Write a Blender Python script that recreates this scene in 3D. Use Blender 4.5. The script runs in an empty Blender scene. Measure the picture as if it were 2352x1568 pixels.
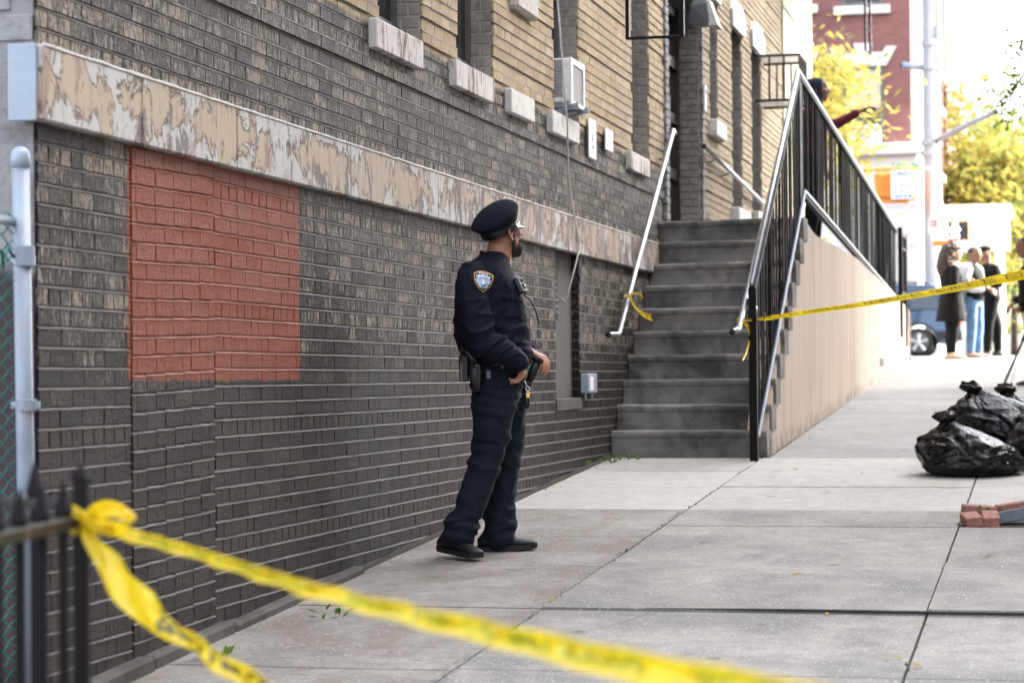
import bpy, math, random
import numpy as np
from mathutils import Vector, Matrix, noise as mnoise
random.seed(7); rng = np.random.default_rng(7)
R_ = math.radians
scene = bpy.context.scene
col = scene.collection

# ------------------------------------------------------------------ camera
FPX, CXP, CYP = 5350.0, 1176.0, 784.0            # focal length in pixels of a 2352-wide frame
YAW, PITCH, ROLL = math.atan(1254/5350.0), 0.0157, -0.008
CAM = Vector((0, 0, 1.5))
_f = Vector((-math.sin(YAW)*math.cos(PITCH), math.cos(YAW)*math.cos(PITCH), math.sin(PITCH)))
_r0 = Vector((math.cos(YAW), math.sin(YAW), 0)); _u0 = _r0.cross(_f)
_r = _r0*math.cos(ROLL) + _u0*math.sin(ROLL); _u = -_r0*math.sin(ROLL) + _u0*math.cos(ROLL)
cam_d = bpy.data.cameras.new('camera'); cam = bpy.data.objects.new('camera', cam_d); col.objects.link(cam)
cam.matrix_world = Matrix(((_r.x, _u.x, -_f.x, CAM.x), (_r.y, _u.y, -_f.y, CAM.y), (_r.z, _u.z, -_f.z, CAM.z), (0, 0, 0, 1)))
cam_d.sensor_width = 36; cam_d.lens = FPX/2352*36; cam_d.clip_end = 3000; cam_d.clip_start = 0.05
cam_d.dof.use_dof = True; cam_d.dof.focus_distance = 12.2; cam_d.dof.aperture_fstop = 3.5
scene.camera = cam

# ------------------------------------------------------------------ sky, sun, exposure
SUN_AZ, SUN_EL = R_(65), R_(33)                   # azimuth from +Y towards +X
world = bpy.data.worlds.new('World'); scene.world = world; world.use_nodes = True
wn = world.node_tree.nodes; wl = world.node_tree.links; wn.clear()
wo = wn.new('ShaderNodeOutputWorld'); wb = wn.new('ShaderNodeBackground'); ws = wn.new('ShaderNodeTexSky')
ws.sky_type = 'NISHITA'; ws.sun_disc = False; ws.sun_elevation = SUN_EL; ws.sun_rotation = SUN_AZ
ws.air_density = 0.7; ws.dust_density = 5.0; ws.ozone_density = 0.4
wb.inputs['Strength'].default_value = 0.15
wh = wn.new('ShaderNodeHueSaturation'); wh.inputs['Saturation'].default_value = 0.32      # camera white balance set for the open shade
wl.new(ws.outputs[0], wh.inputs['Color']); wl.new(wh.outputs[0], wb.inputs[0]); wl.new(wb.outputs[0], wo.inputs[0])
sd = bpy.data.lights.new('sun', 'SUN'); sd.energy = 2.0; sd.angle = R_(0.5); sd.color = (1, .93, .82)
sun = bpy.data.objects.new('sun', sd); col.objects.link(sun)
_sv = Vector((math.sin(SUN_AZ)*math.cos(SUN_EL), math.cos(SUN_AZ)*math.cos(SUN_EL), math.sin(SUN_EL)))
sun.rotation_euler = _sv.to_track_quat('Z', 'Y').to_euler(); sun.location = (20, 20, 40)
vs = scene.view_settings
scene.display_settings.display_device = 'sRGB'
vs.view_transform = 'Standard'; vs.look = 'None'; vs.gamma = 1; vs.exposure = 3.45; vs.use_curve_mapping = False
cy = scene.cycles
cy.use_denoising = True
try: cy.denoiser = 'OPENIMAGEDENOISE'
except Exception: pass
cy.max_bounces = 6; cy.diffuse_bounces = 3; cy.glossy_bounces = 3; cy.transmission_bounces = 4; cy.transparent_max_bounces = 6
cy.sample_clamp_indirect = 6; cy.caustics_reflective = False; cy.caustics_refractive = False

# ------------------------------------------------------------------ helpers
def at(px, py, dep):                              # world point seen at that pixel at a depth along the view
    return CAM + (_r*((px-CXP)/FPX) + _u*((CYP-py)/FPX) + _f)*dep
def onx(px, py, X):
    d = _r*(px-CXP) + _u*(CYP-py) + _f*FPX
    return CAM + d*((X-CAM.x)/d.x)
def ony(px, py, Y):
    d = _r*(px-CXP) + _u*(CYP-py) + _f*FPX
    return CAM + d*((Y-CAM.y)/d.y)
def proj(p):
    v = Vector(p)-CAM; z = v.dot(_f)
    return (CXP+FPX*v.dot(_r)/z, CYP-FPX*v.dot(_u)/z, z)
SLOPE = 0.0495
def gz(Y): return SLOPE*Y if Y < 36 else SLOPE*36 + .008*(Y-36)

def tag(o, label=None, cat=None, group=None, kind=None):
    if label: o['label'] = label
    if cat: o['category'] = cat
    if group: o['group'] = group
    if kind: o['kind'] = kind
    return o
def empty(name, loc=(0, 0, 0), rz=0, label=None, cat=None, group=None, kind=None):
    o = bpy.data.objects.new(name, None); col.objects.link(o)
    o.location = loc; o.rotation_euler = (0, 0, rz); o.empty_display_size = .1
    return tag(o, label, cat, group, kind)
def link(name, me, parent=None, loc=None, rot=None, scale=None):
    o = bpy.data.objects.new(name, me); col.objects.link(o)
    if parent: o.parent = parent
    if loc is not None: o.location = loc
    if rot is not None: o.rotation_euler = rot
    if scale is not None: o.scale = scale
    return o
def copy_tree(o, parent=None):
    c = o.copy(); col.objects.link(c)
    if parent: c.parent = parent
    for ch in o.children: copy_tree(ch, c)
    return c

class MB:
    """collects geometry for one mesh object"""
    def __init__(s): s.v = []; s.f = []; s.mi = []; s.cur = 0
    def add(s, vs, fs):
        b = len(s.v); s.v += [tuple(p) for p in vs]
        for q in fs: s.f.append(tuple(b+i for i in q)); s.mi.append(s.cur)
        return s
    def box(s, a, b, M=None, ch=0):
        (x0, y0, z0), (x1, y1, z1) = a, b
        x0, x1 = min(x0, x1), max(x0, x1); y0, y1 = min(y0, y1), max(y0, y1); z0, z1 = min(z0, z1), max(z0, z1)
        if ch <= 0:
            vs = [(x0,y0,z0),(x1,y0,z0),(x1,y1,z0),(x0,y1,z0),(x0,y0,z1),(x1,y0,z1),(x1,y1,z1),(x0,y1,z1)]
            fs = [(0,3,2,1),(4,5,6,7),(0,1,5,4),(1,2,6,5),(2,3,7,6),(3,0,4,7)]
        else:
            c = min(ch, (x1-x0)*.45, (y1-y0)*.45, (z1-z0)*.45); vs = []; 
            def corner(i, j, k): return ((i*3+j*2+k*1))
            idx = {}
            for i, (xa, sx) in enumerate(((x0, c), (x1, -c))):
                for j, (ya, sy) in enumerate(((y0, c), (y1, -c))):
                    for k, (za, sz) in enumerate(((z0, c), (z1, -c))):
                        idx[i,j,k] = len(vs); vs += [(xa, ya+sy, za+sz), (xa+sx, ya, za+sz), (xa+sx, ya+sy, za)]
            X = lambda i,j,k: idx[i,j,k]; Yv = lambda i,j,k: idx[i,j,k]+1; Z = lambda i,j,k: idx[i,j,k]+2
            fs = [(X(0,0,0),X(0,0,1),X(0,1,1),X(0,1,0)), (X(1,0,0),X(1,1,0),X(1,1,1),X(1,0,1)),
                  (Yv(0,0,0),Yv(1,0,0),Yv(1,0,1),Yv(0,0,1)), (Yv(0,1,0),Yv(0,1,1),Yv(1,1,1),Yv(1,1,0)),
                  (Z(0,0,0),Z(0,1,0),Z(1,1,0),Z(1,0,0)), (Z(0,0,1),Z(1,0,1),Z(1,1,1),Z(0,1,1))]
            for k in (0, 1):
                for j in (0, 1): fs.append((Yv(0,j,k),Yv(1,j,k),Z(1,j,k),Z(0,j,k)) if (j==k) == False else (Z(0,j,k),Z(1,j,k),Yv(1,j,k),Yv(0,j,k)))
                for i in (0, 1): fs.append((X(i,0,k),X(i,1,k),Z(i,1,k),Z(i,0,k)) if (i==k) else (Z(i,0,k),Z(i,1,k),X(i,1,k),X(i,0,k)))
            for i in (0, 1):
                for j in (0, 1): fs.append((X(i,j,0),X(i,j,1),Yv(i,j,1),Yv(i,j,0)) if (i==j) else (Yv(i,j,0),Yv(i,j,1),X(i,j,1),X(i,j,0)))
            for i in (0, 1):
                for j in (0, 1):
                    for k in (0, 1): fs.append((X(i,j,k),Yv(i,j,k),Z(i,j,k)))
        if M is not None: vs = [tuple(M @ Vector(p)) for p in vs]
        return s.add(vs, fs)
    def tube(s, pts, r, n=8, cap=True, flat=None):
        """swept tube; r a number or a list of numbers / (ru, rv)"""
        P = [Vector(p) for p in pts]; m = len(P)
        rs = r if isinstance(r, (list, tuple)) else [r]*m
        rings = []; prev = None
        for i in range(m):
            t = (P[min(i+1, m-1)]-P[max(i-1, 0)])
            t = t.normalized() if t.length > 1e-9 else Vector((0, 0, 1))
            if prev is None:
                ref = Vector(flat) if flat is not None else (Vector((0, 0, 1)) if abs(t.z) < .9 else Vector((1, 0, 0)))
                u = (ref - t*ref.dot(t)).normalized()
            else: u = (prev - t*prev.dot(t)).normalized()
            prev = u; v = t.cross(u); ri = rs[i]; ru, rv = ri if isinstance(ri, (tuple, list)) else (ri, ri)
            rings.append([P[i] + u*(ru*math.cos(2*math.pi*k/n)) + v*(rv*math.sin(2*math.pi*k/n)) for k in range(n)])
        return s.rings(rings, cap)
    def rings(s, rings, cap=True, closed=False):
        n = len(rings[0]); vs = [p for rg in rings for p in rg]; fs = []
        for i in range(len(rings)-1):
            for k in range(n):
                a = i*n+k; b = i*n+(k+1) % n
                fs.append((a, b, b+n, a+n))
        if closed:
            o = (len(rings)-1)*n
            for k in range(n): fs.append((o+k, o+(k+1) % n, (k+1) % n, k))
        elif cap:
            fs.append(tuple(reversed(range(n)))); o = (len(rings)-1)*n; fs.append(tuple(o+k for k in range(n)))
        return s.add(vs, fs)
    def ellipsoid(s, c, r, n=14, m=9, M=None):
        rg = []
        for i in range(m):
            ph = -math.pi/2 + math.pi*(i+.02)/(m-1+.04)
            rg.append([Vector((c[0]+r[0]*math.cos(ph)*math.cos(2*math.pi*k/n), c[1]+r[1]*math.cos(ph)*math.sin(2*math.pi*k/n), c[2]+r[2]*math.sin(ph))) for k in range(n)])
        if M is not None: rg = [[M @ p for p in q] for q in rg]
        return s.rings(rg)
    def lathe(s, c, prof, n=20, axis='z'):
        rg = []
        for (r, h) in prof:
            q = []
            for k in range(n):
                a, b = max(r, 1e-4)*math.cos(2*math.pi*k/n), max(r, 1e-4)*math.sin(2*math.pi*k/n)
                q.append({'z': (c[0]+a, c[1]+b, c[2]+h), 'x': (c[0]+h, c[1]+a, c[2]+b), 'y': (c[0]+b, c[1]+h, c[2]+a)}[axis])
            rg.append(q)
        return s.rings(rg)
    def prism(s, poly, off):
        """extrude polygon points by vector off"""
        n = len(poly); P = [Vector(p) for p in poly]; o = Vector(off)
        return s.add(P+[p+o for p in P], [tuple(reversed(range(n))), tuple(range(n, 2*n))] + [(k, (k+1) % n, n+(k+1) % n, n+k) for k in range(n)])
    def xf(s, M): s.v = [tuple(M @ Vector(p)) for p in s.v]; return s
    def mesh(s, name, mats, smooth=False):
        me = bpy.data.meshes.new(name); me.from_pydata(s.v, [], s.f); me.update()
        mats = mats if isinstance(mats, (list, tuple)) else [mats]
        for m in mats: me.materials.append(m)
        if len(mats) > 1: me.polygons.foreach_set('material_index', s.mi)
        if smooth: me.polygons.foreach_set('use_smooth', [True]*len(me.polygons))
        return me
    def build(s, name, mats, parent=None, smooth=False, **kw):
        return link(name, s.mesh(name, mats, smooth), parent, **kw)

def fixn(me):
    import bmesh
    b = bmesh.new(); b.from_mesh(me); bmesh.ops.recalc_face_normals(b, faces=b.faces); b.to_mesh(me); b.free(); return me
def crom(pts, k=6):
    P = [tuple(p) for p in pts]; out = []
    P = [np.array(p, float) for p in P]
    for i in range(len(P)-1):
        a = P[max(i-1, 0)]; b = P[i]; c = P[i+1]; d = P[min(i+2, len(P)-1)]
        for j in range(k):
            t = j/k
            out.append(.5*((2*b)+(-a+c)*t+(2*a-5*b+4*c-d)*t*t+(-a+3*b-3*c+d)*t**3))
    out.append(P[-1]); return [tuple(float(q) for q in p) for p in out]
def evalmesh(o):
    dg = bpy.context.evaluated_depsgraph_get(); dg.update()
    return bpy.data.meshes.new_from_object(o.evaluated_get(dg))
def organic(name, mb, voxel, mat, parent=None, smooth=4, disp=None, loc=None, rot=None, factor=.5):
    """closed overlapping shapes fused into ONE continuous surface"""
    me = mb.mesh(name, mat); fixn(me)
    o = bpy.data.objects.new('tmp_'+name, me); col.objects.link(o)
    m = o.modifiers.new('r', 'REMESH'); m.mode = 'VOXEL'; m.voxel_size = voxel; m.use_smooth_shade = True
    if smooth:
        m = o.modifiers.new('s', 'SMOOTH'); m.iterations = smooth; m.factor = factor
    em = evalmesh(o); bpy.data.objects.remove(o)
    if disp is not None:
        n = len(em.vertices); co = np.empty(n*3); no = np.empty(n*3)
        em.vertices.foreach_get('co', co); em.vertices.foreach_get('normal', no)
        co = co.reshape(-1, 3); no = no.reshape(-1, 3)
        d = np.array([disp(Vector(c), Vector(q)) for c, q in zip(co, no)])
        co = co + no*d[:, None]; em.vertices.foreach_set('co', co.ravel()); em.update()
    em.polygons.foreach_set('use_smooth', [True]*len(em.polygons))
    em.materials.clear(); em.materials.append(mat); em.name = name
    return link(name, em, parent, loc, rot)
def textmesh(s, size=1.0, bold=0.0, align='CENTER'):
    c = bpy.data.curves.new('t', 'FONT'); c.body = s; c.size = size; c.align_x = align; c.align_y = 'CENTER'; c.offset = bold; c.resolution_u = 3
    o = bpy.data.objects.new('t', c); col.objects.link(o)
    me = evalmesh(o); bpy.data.objects.remove(o)
    vs = [v.co.copy() for v in me.vertices]; fs = [tuple(p.vertices) for p in me.polygons]
    bpy.data.meshes.remove(me); return vs, fs

# ------------------------------------------------------------------ material graph
class G:
    def __init__(s, name):
        s.m = bpy.data.materials.new(name); s.m.use_nodes = True; s.t = s.m.node_tree; s.t.nodes.clear()
        s.o = s.t.nodes.new('ShaderNodeOutputMaterial')
    def n(s, ty, **kw):
        x = s.t.nodes.new('ShaderNode'+ty)
        for k, v in kw.items(): setattr(x, k, v)
        return x
    def put(s, sock, v):
        if isinstance(v, bpy.types.NodeSocket): s.t.links.new(v, sock)
        elif isinstance(v, (tuple, list)) and sock.type == 'RGBA' and len(v) == 3: sock.default_value = (*v, 1)
        else: sock.default_value = v
    def pos(s): return s.n('NewGeometry').outputs['Position']
    def nor(s): return s.n('NewGeometry').outputs['Normal']
    def obj(s): return s.n('TexCoord').outputs['Object']
    def rnd(s): return s.n('ObjectInfo').outputs['Random']
    def attr(s, name, typ='GEOMETRY'):
        return s.n('Attribute', attribute_name=name, attribute_type=typ).outputs['Fac']
    def map(s, v, sc=(1, 1, 1), loc=(0, 0, 0), rot=(0, 0, 0)):
        x = s.n('Mapping'); s.put(x.inputs[0], v); x.inputs['Scale'].default_value = sc; x.inputs['Location'].default_value = loc; x.inputs['Rotation'].default_value = rot
        return x.outputs[0]
    def noise(s, v, sc, det=3, rough=.55, dist=0):
        x = s.n('TexNoise'); s.put(x.inputs['Vector'], v); x.inputs['Scale'].default_value = sc; x.inputs['Detail'].default_value = det
        x.inputs['Roughness'].default_value = rough; x.inputs['Distortion'].default_value = dist; return x.outputs[0]
    def voro(s, v, sc, feat='F1', out=0, rand=1):
        x = s.n('TexVoronoi', feature=feat); s.put(x.inputs['Vector'], v); x.inputs['Scale'].default_value = sc; x.inputs['Randomness'].default_value = rand; return x.outputs[out]
    def ramp(s, f, st, interp='LINEAR'):
        x = s.n('ValToRGB'); s.put(x.inputs[0], f); e = x.color_ramp; e.interpolation = interp
        while len(e.elements) < len(st): e.elements.new(.5)
        for el, (p, c) in zip(e.elements, st):
            el.position = p; el.color = (c, c, c, 1) if isinstance(c, (int, float)) else (*c, 1)
        return x.outputs[0]
    def mix(s, f, a, b, mode='MIX'):
        x = s.n('Mix', data_type='RGBA', blend_type=mode); s.put(x.inputs[0], f); s.put(x.inputs[6], a); s.put(x.inputs[7], b); return x.outputs[2]
    def math(s, op, a, b=0.0, c=0.0):
        x = s.n('Math', operation=op); s.put(x.inputs[0], a); s.put(x.inputs[1], b); s.put(x.inputs[2], c); return x.outputs[0]
    def sm(s, v, a, b):                           # smoothstep mask
        x = s.n('MapRange', interpolation_type='SMOOTHSTEP'); s.put(x.inputs[0], v); x.inputs[1].default_value = a; x.inputs[2].default_value = b; return x.outputs[0]
    def xyz(s, v): x = s.n('SeparateXYZ'); s.put(x.inputs[0], v); return x.outputs
    def scale(s, c, f): return s.mix(1.0, c, s.comb(f), 'MULTIPLY')
    def comb(s, f):
        x = s.n('CombineColor'); [s.put(x.inputs[i], f) for i in range(3)]; return x.outputs[0]
    def bump(s, h, st=.5, d=.01):
        x = s.n('Bump'); s.put(x.inputs['Height'], h); x.inputs['Strength'].default_value = st; x.inputs['Distance'].default_value = d; return x.outputs[0]
    def out(s, c, rough=.7, metal=0, bump=None, spec=.5, coat=0, emit=None, es=0, alpha=None, trans=0, sheen=0):
        b = s.n('BsdfPrincipled'); s.put(b.inputs['Base Color'], c); s.put(b.inputs['Roughness'], rough); s.put(b.inputs['Metallic'], metal)
        b.inputs['Specular IOR Level'].default_value = spec; b.inputs['Coat Weight'].default_value = coat
        if sheen: b.inputs['Sheen Weight'].default_value = sheen
        if bump is not None: s.put(b.inputs['Normal'], bump)
        if emit is not None: s.put(b.inputs['Emission Color'], emit); b.inputs['Emission Strength'].default_value = es
        if trans: b.inputs['Transmission Weight'].default_value = trans
        s.b = b; s.t.links.new(b.outputs[0], s.o.inputs[0]); return s.m

def simple(name, c, rough=.6, metal=0, var=.15, nsc=6, bsc=60, bst=.15, spec=.5, coat=0, sheen=0, det=4, grime=None):
    g = G(name); p = g.obj()
    n = g.noise(p, nsc, det)
    k = g.ramp(n, [(.3, 1-var), (.7, 1+var*.6)])
    cc = g.mix(1.0, c, k, 'MULTIPLY')
    if grime:
        cc = g.mix(g.ramp(g.noise(p, nsc*1.7, 6, .65), [(.52, 0), (.66, .8)]), cc, grime)
    bp = g.bump(g.noise(p, bsc, 3), bst, .004) if bst else None
    rr = g.ramp(n, [(.3, max(0, rough-.07)), (.7, min(1, rough+.07))])
    return g.out(cc, rr, metal, bp, spec, coat, sheen=sheen)

M = {}
M['black_iron'] = simple('black_iron', (.005, .005, .0055), .6, 0, .3, 9, 90, .2, spec=.15)
M['black_iron_worn'] = simple('black_iron_worn', (.018, .017, .016), .5, .0, .35, 14, 90, .25, spec=.35, grime=(.10, .085, .07))
M['steel'] = simple('steel', (.42, .44, .46), .36, .85, .15, 12, 60, .1)
M['pale_paint_steel'] = simple('pale_paint_steel', (.29, .345, .42), .45, .1, .14, 7, 40, .15, grime=(.33, .33, .33))
M['white_paint'] = simple('white_paint', (.74, .74, .72), .5, 0, .06, 5, 40, .1)
M['white_plastic'] = simple('white_plastic', (.82, .84, .87), .38, 0, .05, 8, 40, .05, grime=(.62, .62, .60))
M['dark_slot'] = simple('dark_slot', (.012, .012, .013), .7, 0, .1)
M['ac_fin'] = simple('ac_fin', (.42, .42, .41), .5, .5, .12, 30, 200, .4)
M['glass_dark'] = simple('glass_dark', (.014, .016, .018), .06, 0, .2, 3, 20, 0)
M['frame_grey'] = simple('frame_grey', (.10, .105, .11), .5, 0, .15)
M['black_door'] = simple('black_door', (.010, .010, .011), .3, 0, .2)
M['limestone'] = simple('limestone', (.48, .46, .44), .8, 0, .18, 14, 120, .4, grime=(.27, .20, .18))
M['limestone_w'] = simple('limestone_w', (.62, .61, .58), .8, 0, .12, 10, 120, .4, grime=(.40, .37, .35))
M['paper'] = simple('paper', (.78, .79, .80), .7, 0, .03)
M['ink_blue'] = simple('ink_blue', (.08, .14, .45), .6)
M['ink_grey'] = simple('ink_grey', (.35, .36, .40), .6)
M['ink_black'] = simple('ink_black', (.02, .018, .012), .5)
M['cream_stucco'] = simple('cream_stucco', (.50, .46, .35), .9, 0, .08, 1.2, 90, .3)
M['rubber'] = simple('rubber', (.006, .006, .0065), .6)
M['cord_white'] = simple('cord_white', (.62, .60, .56), .6)
M['orange_paint'] = simple('orange_paint', (.75, .26, .03), .45, 0, .08)
M['green_sign'] = simple('green_sign', (.02, .32, .20), .4)
M['ceramic_white'] = simple('ceramic_white', (.56, .555, .54), .5, 0, .05)
M['signal_face'] = simple('signal_face', (.035, .04, .048), .3)
def emis(name, c, e):
    g = G(name); return g.out((.02, .02, .02), .5, emit=c, es=e)
M['walk_light'] = emis('walk_light', (1, 1, 1), 2.2)
M['red_mark'] = simple('red_mark', (.62, .07, .10), .5)
M['skin_officer'] = simple('skin_officer', (.40, .205, .125), .5, 0, .12, 22, 180, .12)
M['skin_light'] = simple('skin_light', (.52, .32, .23), .5, 0, .1, 22, 180, .1)
M['skin_brown'] = simple('skin_brown', (.25, .125, .075), .5, 0, .1, 22, 180, .1)
M['hair_black'] = simple('hair_black', (.012, .010, .009), .6, 0, .3, 60, 220, .8)
M['beard_black'] = simple('beard_black', (.012, .0095, .008), .75, 0, .3, 90, 320, .9)
M['hair_brown'] = simple('hair_brown', (.045, .025, .016), .55, 0, .35, 40, 120, .8)
def cloth(name, c, sc=340, bst=.25, rough=.85, sheen=.15, var=.18):
    g = G(name); p = g.obj()
    w = g.math('ADD', g.noise(g.map(p, (1, 1, .25)), sc, 2), g.noise(g.map(p, (.25, .25, 1)), sc, 2))
    big = g.noise(p, 9, 4)
    cc = g.mix(1.0, c, g.ramp(big, [(.3, 1-var), (.7, 1+var)]), 'MULTIPLY')
    h = g.math('ADD', g.math('MULTIPLY', w, .35), g.noise(p, 55, 3))
    return g.out(cc, rough, 0, g.bump(h, bst, .004), .2, sheen=sheen)
M['navy_jacket'] = cloth('navy_jacket', (.0038, .0053, .0125), rough=.80, sheen=0)
M['navy_trousers'] = cloth('navy_trousers', (.0070, .0115, .0195), rough=.85, sheen=.02)
M['cap_navy'] = cloth('cap_navy', (.0030, .0045, .0115), rough=.85, sheen=.0)
M['black_cloth'] = cloth('black_cloth', (.004, .004, .0045), sheen=0)
M['denim'] = cloth('denim', (.10, .19, .33), var=.35)
M['grey_cloth'] = cloth('grey_cloth', (.55, .57, .62), var=.08)
M['maroon_cloth'] = cloth('maroon_cloth', (.10, .012, .022))
M['navy_knit'] = cloth('navy_knit', (.012, .016, .035))
M['leather_black'] = simple('leather_black', (.0035, .0035, .004), .42, 0, .25, 18, 120, .3)
M['polymer_black'] = simple('polymer_black', (.0045, .0045, .005), .5, 0, .2, 20, 160, .2)
M['patent_black'] = simple('patent_black', (.008, .008, .009), .08, 0, .1, 10, 30, 0, coat=.6)
M['brass'] = simple('brass', (.75, .55, .18), .25, 1, .1)
M['cam_grey'] = simple('cam_grey', (.20, .21, .22), .35, .3, .1)
M['pole_steel'] = simple('pole_steel', (.30, .32, .345), .5, .1, .1)
M['silver'] = simple('silver', (.75, .75, .74), .22, .9, .1)
M['shoe_black'] = simple('shoe_black', (.005, .0055, .007), .55, 0, .25, 20, 200, .3)
M['shoe_beige'] = simple('shoe_beige', (.48, .34, .25), .6)
M['patch_gold'] = simple('patch_gold', (.62, .36, .10), .6)
M['patch_navy'] = simple('patch_navy', (.012, .014, .035), .8)
M['patch_blue'] = simple('patch_blue', (.20, .42, .72), .7)
M['pale_paper'] = simple('pale_paper', (.20, .26, .33), .8)
M['patch_white'] = simple('patch_white', (.82, .82, .85), .7)
M['patch_brown'] = simple('patch_brown', (.40, .20, .10), .7)
M['patch_red'] = simple('patch_red', (.45, .06, .06), .7)
M['car_blue'] = simple('car_blue', (.020, .062, .135), .25, .3, .06, 3, 40, 0, coat=.8)
M['car_black'] = simple('car_black', (.02, .021, .022), .5)
M['car_glass'] = simple('car_glass', (.05, .07, .09), .05)
M['lamp_red'] = simple('lamp_red', (.55, .02, .02), .2, coat=.5)
M['alloy'] = simple('alloy', (.60, .60, .60), .3, .7)
M['bark'] = simple('bark', (.075, .058, .045), .9, 0, .35, 14, 30, .9)
M['wood_stick'] = simple('wood_stick', (.22, .17, .12), .8, 0, .3)
M['red_brick_loose'] = simple('red_brick_loose', (.30, .125, .095), .9, 0, .3, 30, 120, .6, grime=(.32, .26, .24))
M['blue_stone'] = simple('blue_stone', (.13, .15, .18), .8, 0, .25, 12, 60, .6)
M['soil'] = simple('soil', (.055, .042, .03), .95, 0, .4, 30, 60, .9)
# ================================================================== SETTING MATERIALS
W = -3.40                                         # x of the street facade plane
ZB0, ZB1, ZTAN = 2.392, 2.648, 3.318              # stone band bottom/top, start of unpainted tan brick
CRS = 0.0705                                      # one brick course

def facade_mat(name, mortar):
    g = G(name); p = g.pos(); X, Y, Z = g.xyz(p)
    bv = g.math('ADD', g.attr('bvar'), g.attr('bvar', 'OBJECT'))
    strip = g.noise(g.map(p, (72, 72, 13)), 1, 3, .65)              # tapestry face: fine vertical drag marks
    fine = g.noise(g.map(p, (48, 48, 48)), 1, 4, .7)
    big = g.noise(g.map(p, (.9, .9, 1.6)), 1, 4, .6)
    mid = g.noise(g.map(p, (5, 5, 5)), 1, 4, .6)
    nz = g.math('MULTIPLY', g.math('SUBTRACT', mid, .5), .05)
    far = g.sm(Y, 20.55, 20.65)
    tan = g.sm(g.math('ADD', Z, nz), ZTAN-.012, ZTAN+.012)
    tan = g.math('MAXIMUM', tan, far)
    # unpainted tan brick
    tc = g.ramp(g.math('ADD', g.math('MULTIPLY', bv, .6), g.math('MULTIPLY', mid, .4)), [(.15, (.44, .33, .21)), (.5, (.57, .45, .305)), (.85, (.65, .54, .39))])
    tc = g.mix(g.math('MULTIPLY', g.ramp(big, [(.5, 0), (.72, .45)]), 1), tc, (.31, .25, .185))
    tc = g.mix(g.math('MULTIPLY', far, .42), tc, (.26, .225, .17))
    tc = g.mix(g.ramp(strip, [(.3, .35), (.48, 0)]), tc, (.22, .165, .11))
    # grey paint, worn to the tan face higher up
    hi = g.sm(Z, .9, 1.9)
    stk = g.noise(g.map(p, (88, 88, 18)), 1, 4, .75)
    wear = g.math('ADD', g.math('MULTIPLY', g.math('SUBTRACT', stk, .5), 3.6), g.math('MULTIPLY', g.math('SUBTRACT', big, .5), .7))
    wear = g.math('ADD', wear, g.math('MULTIPLY', g.math('SUBTRACT', bv, .5), .62))
    wear = g.math('ADD', wear, g.math('MULTIPLY', g.math('SUBTRACT', mid, .5), .8))
    wear = g.math('ADD', wear, g.math('MULTIPLY', g.math('SUBTRACT', hi, .99), .90))
    wm = g.sm(wear, .10, .28)
    pc = g.ramp(g.math('ADD', g.math('MULTIPLY', fine, .5), g.math('MULTIPLY', bv, .5)), [(.2, (.015, .0122, .0108)), (.5, (.033, .0272, .0240)), (.8, (.062, .0525, .047))])
    pc = g.mix(g.math('MULTIPLY', hi, g.ramp(big, [(.4, .0), (.62, .55)])), pc, (.033, .030, .028))
    wc = g.mix(g.ramp(fine, [(.35, 0), (.65, 1)]), (.25, .218, .175), (.46, .405, .325))
    lo = g.mix(g.math('MULTIPLY', wm, g.math('ADD', .22, g.math('MULTIPLY', hi, .78))), pc, wc)
    if mortar:
        lo = g.mix(g.ramp(fine, [(.3, 0), (.7, 1)]), (.050, .045, .042), (.135, .123, .115))
        lo = g.mix(g.math('MULTIPLY', g.math('MULTIPLY', hi, .5), g.ramp(mid, [(.4, 0), (.6, 1)])), lo, (.14, .125, .11))
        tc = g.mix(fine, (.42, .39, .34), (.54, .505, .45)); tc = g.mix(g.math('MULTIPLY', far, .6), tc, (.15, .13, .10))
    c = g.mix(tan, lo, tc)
    # the repainted red square
    jag = g.math('MULTIPLY', g.math('SUBTRACT', g.noise(g.map(p, (14, 14, 30)), 1, 3), .5), .035)
    a = g.sm(g.math('ADD', Y, jag), 8.185, 8.195); b = g.sm(g.math('ADD', Y, jag), 10.225, 10.215)
    d = g.sm(g.math('ADD', Z, jag), 1.494, 1.506); e = g.sm(Z, 2.40, 2.39)
    red = g.math('MULTIPLY', g.math('MULTIPLY', a, b), g.math('MULTIPLY', d, e))
    red = g.math('MULTIPLY', red, g.ramp(fine, [(.20, .55), (.30, 1)]))
    rc = g.ramp(g.math('ADD', g.math('MULTIPLY', mid, .6), g.math('MULTIPLY', strip, .4)), [(.25, (.225, .056, .032)), (.5, (.285, .076, .044)), (.75, (.34, .104, .064))])
    c = g.mix(red, c, rc)
    notch = g.math('MULTIPLY', g.sm(Z, .60, .42), g.math('SUBTRACT', 1, far))   # splash dirt at the foot of the wall
    c = g.mix(g.math('MULTIPLY', notch, g.ramp(mid, [(.4, 0), (.7, .5)])), c, (.11, .10, .09))
    gl = g.math('MULTIPLY', g.math('SUBTRACT', 1, tan), g.math('SUBTRACT', 1, g.math('MULTIPLY', wm, .6)))
    ro = g.math('SUBTRACT', .88, g.math('MULTIPLY', gl, .30 if not mortar else .42))
    grit = g.noise(g.map(p, (210, 210, 120)), 1, 2, .6)
    h = g.math('ADD', g.math('MULTIPLY', strip, .8 if not mortar else .2), g.math('MULTIPLY', fine, .7)); h = g.math('ADD', h, g.math('MULTIPLY', grit, .5))
    return g.out(c, ro, 0, g.bump(h, 1.0, .020 if not mortar else .010), .22 if not mortar else .45)
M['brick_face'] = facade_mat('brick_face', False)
M['mortar'] = facade_mat('mortar', True)

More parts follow.
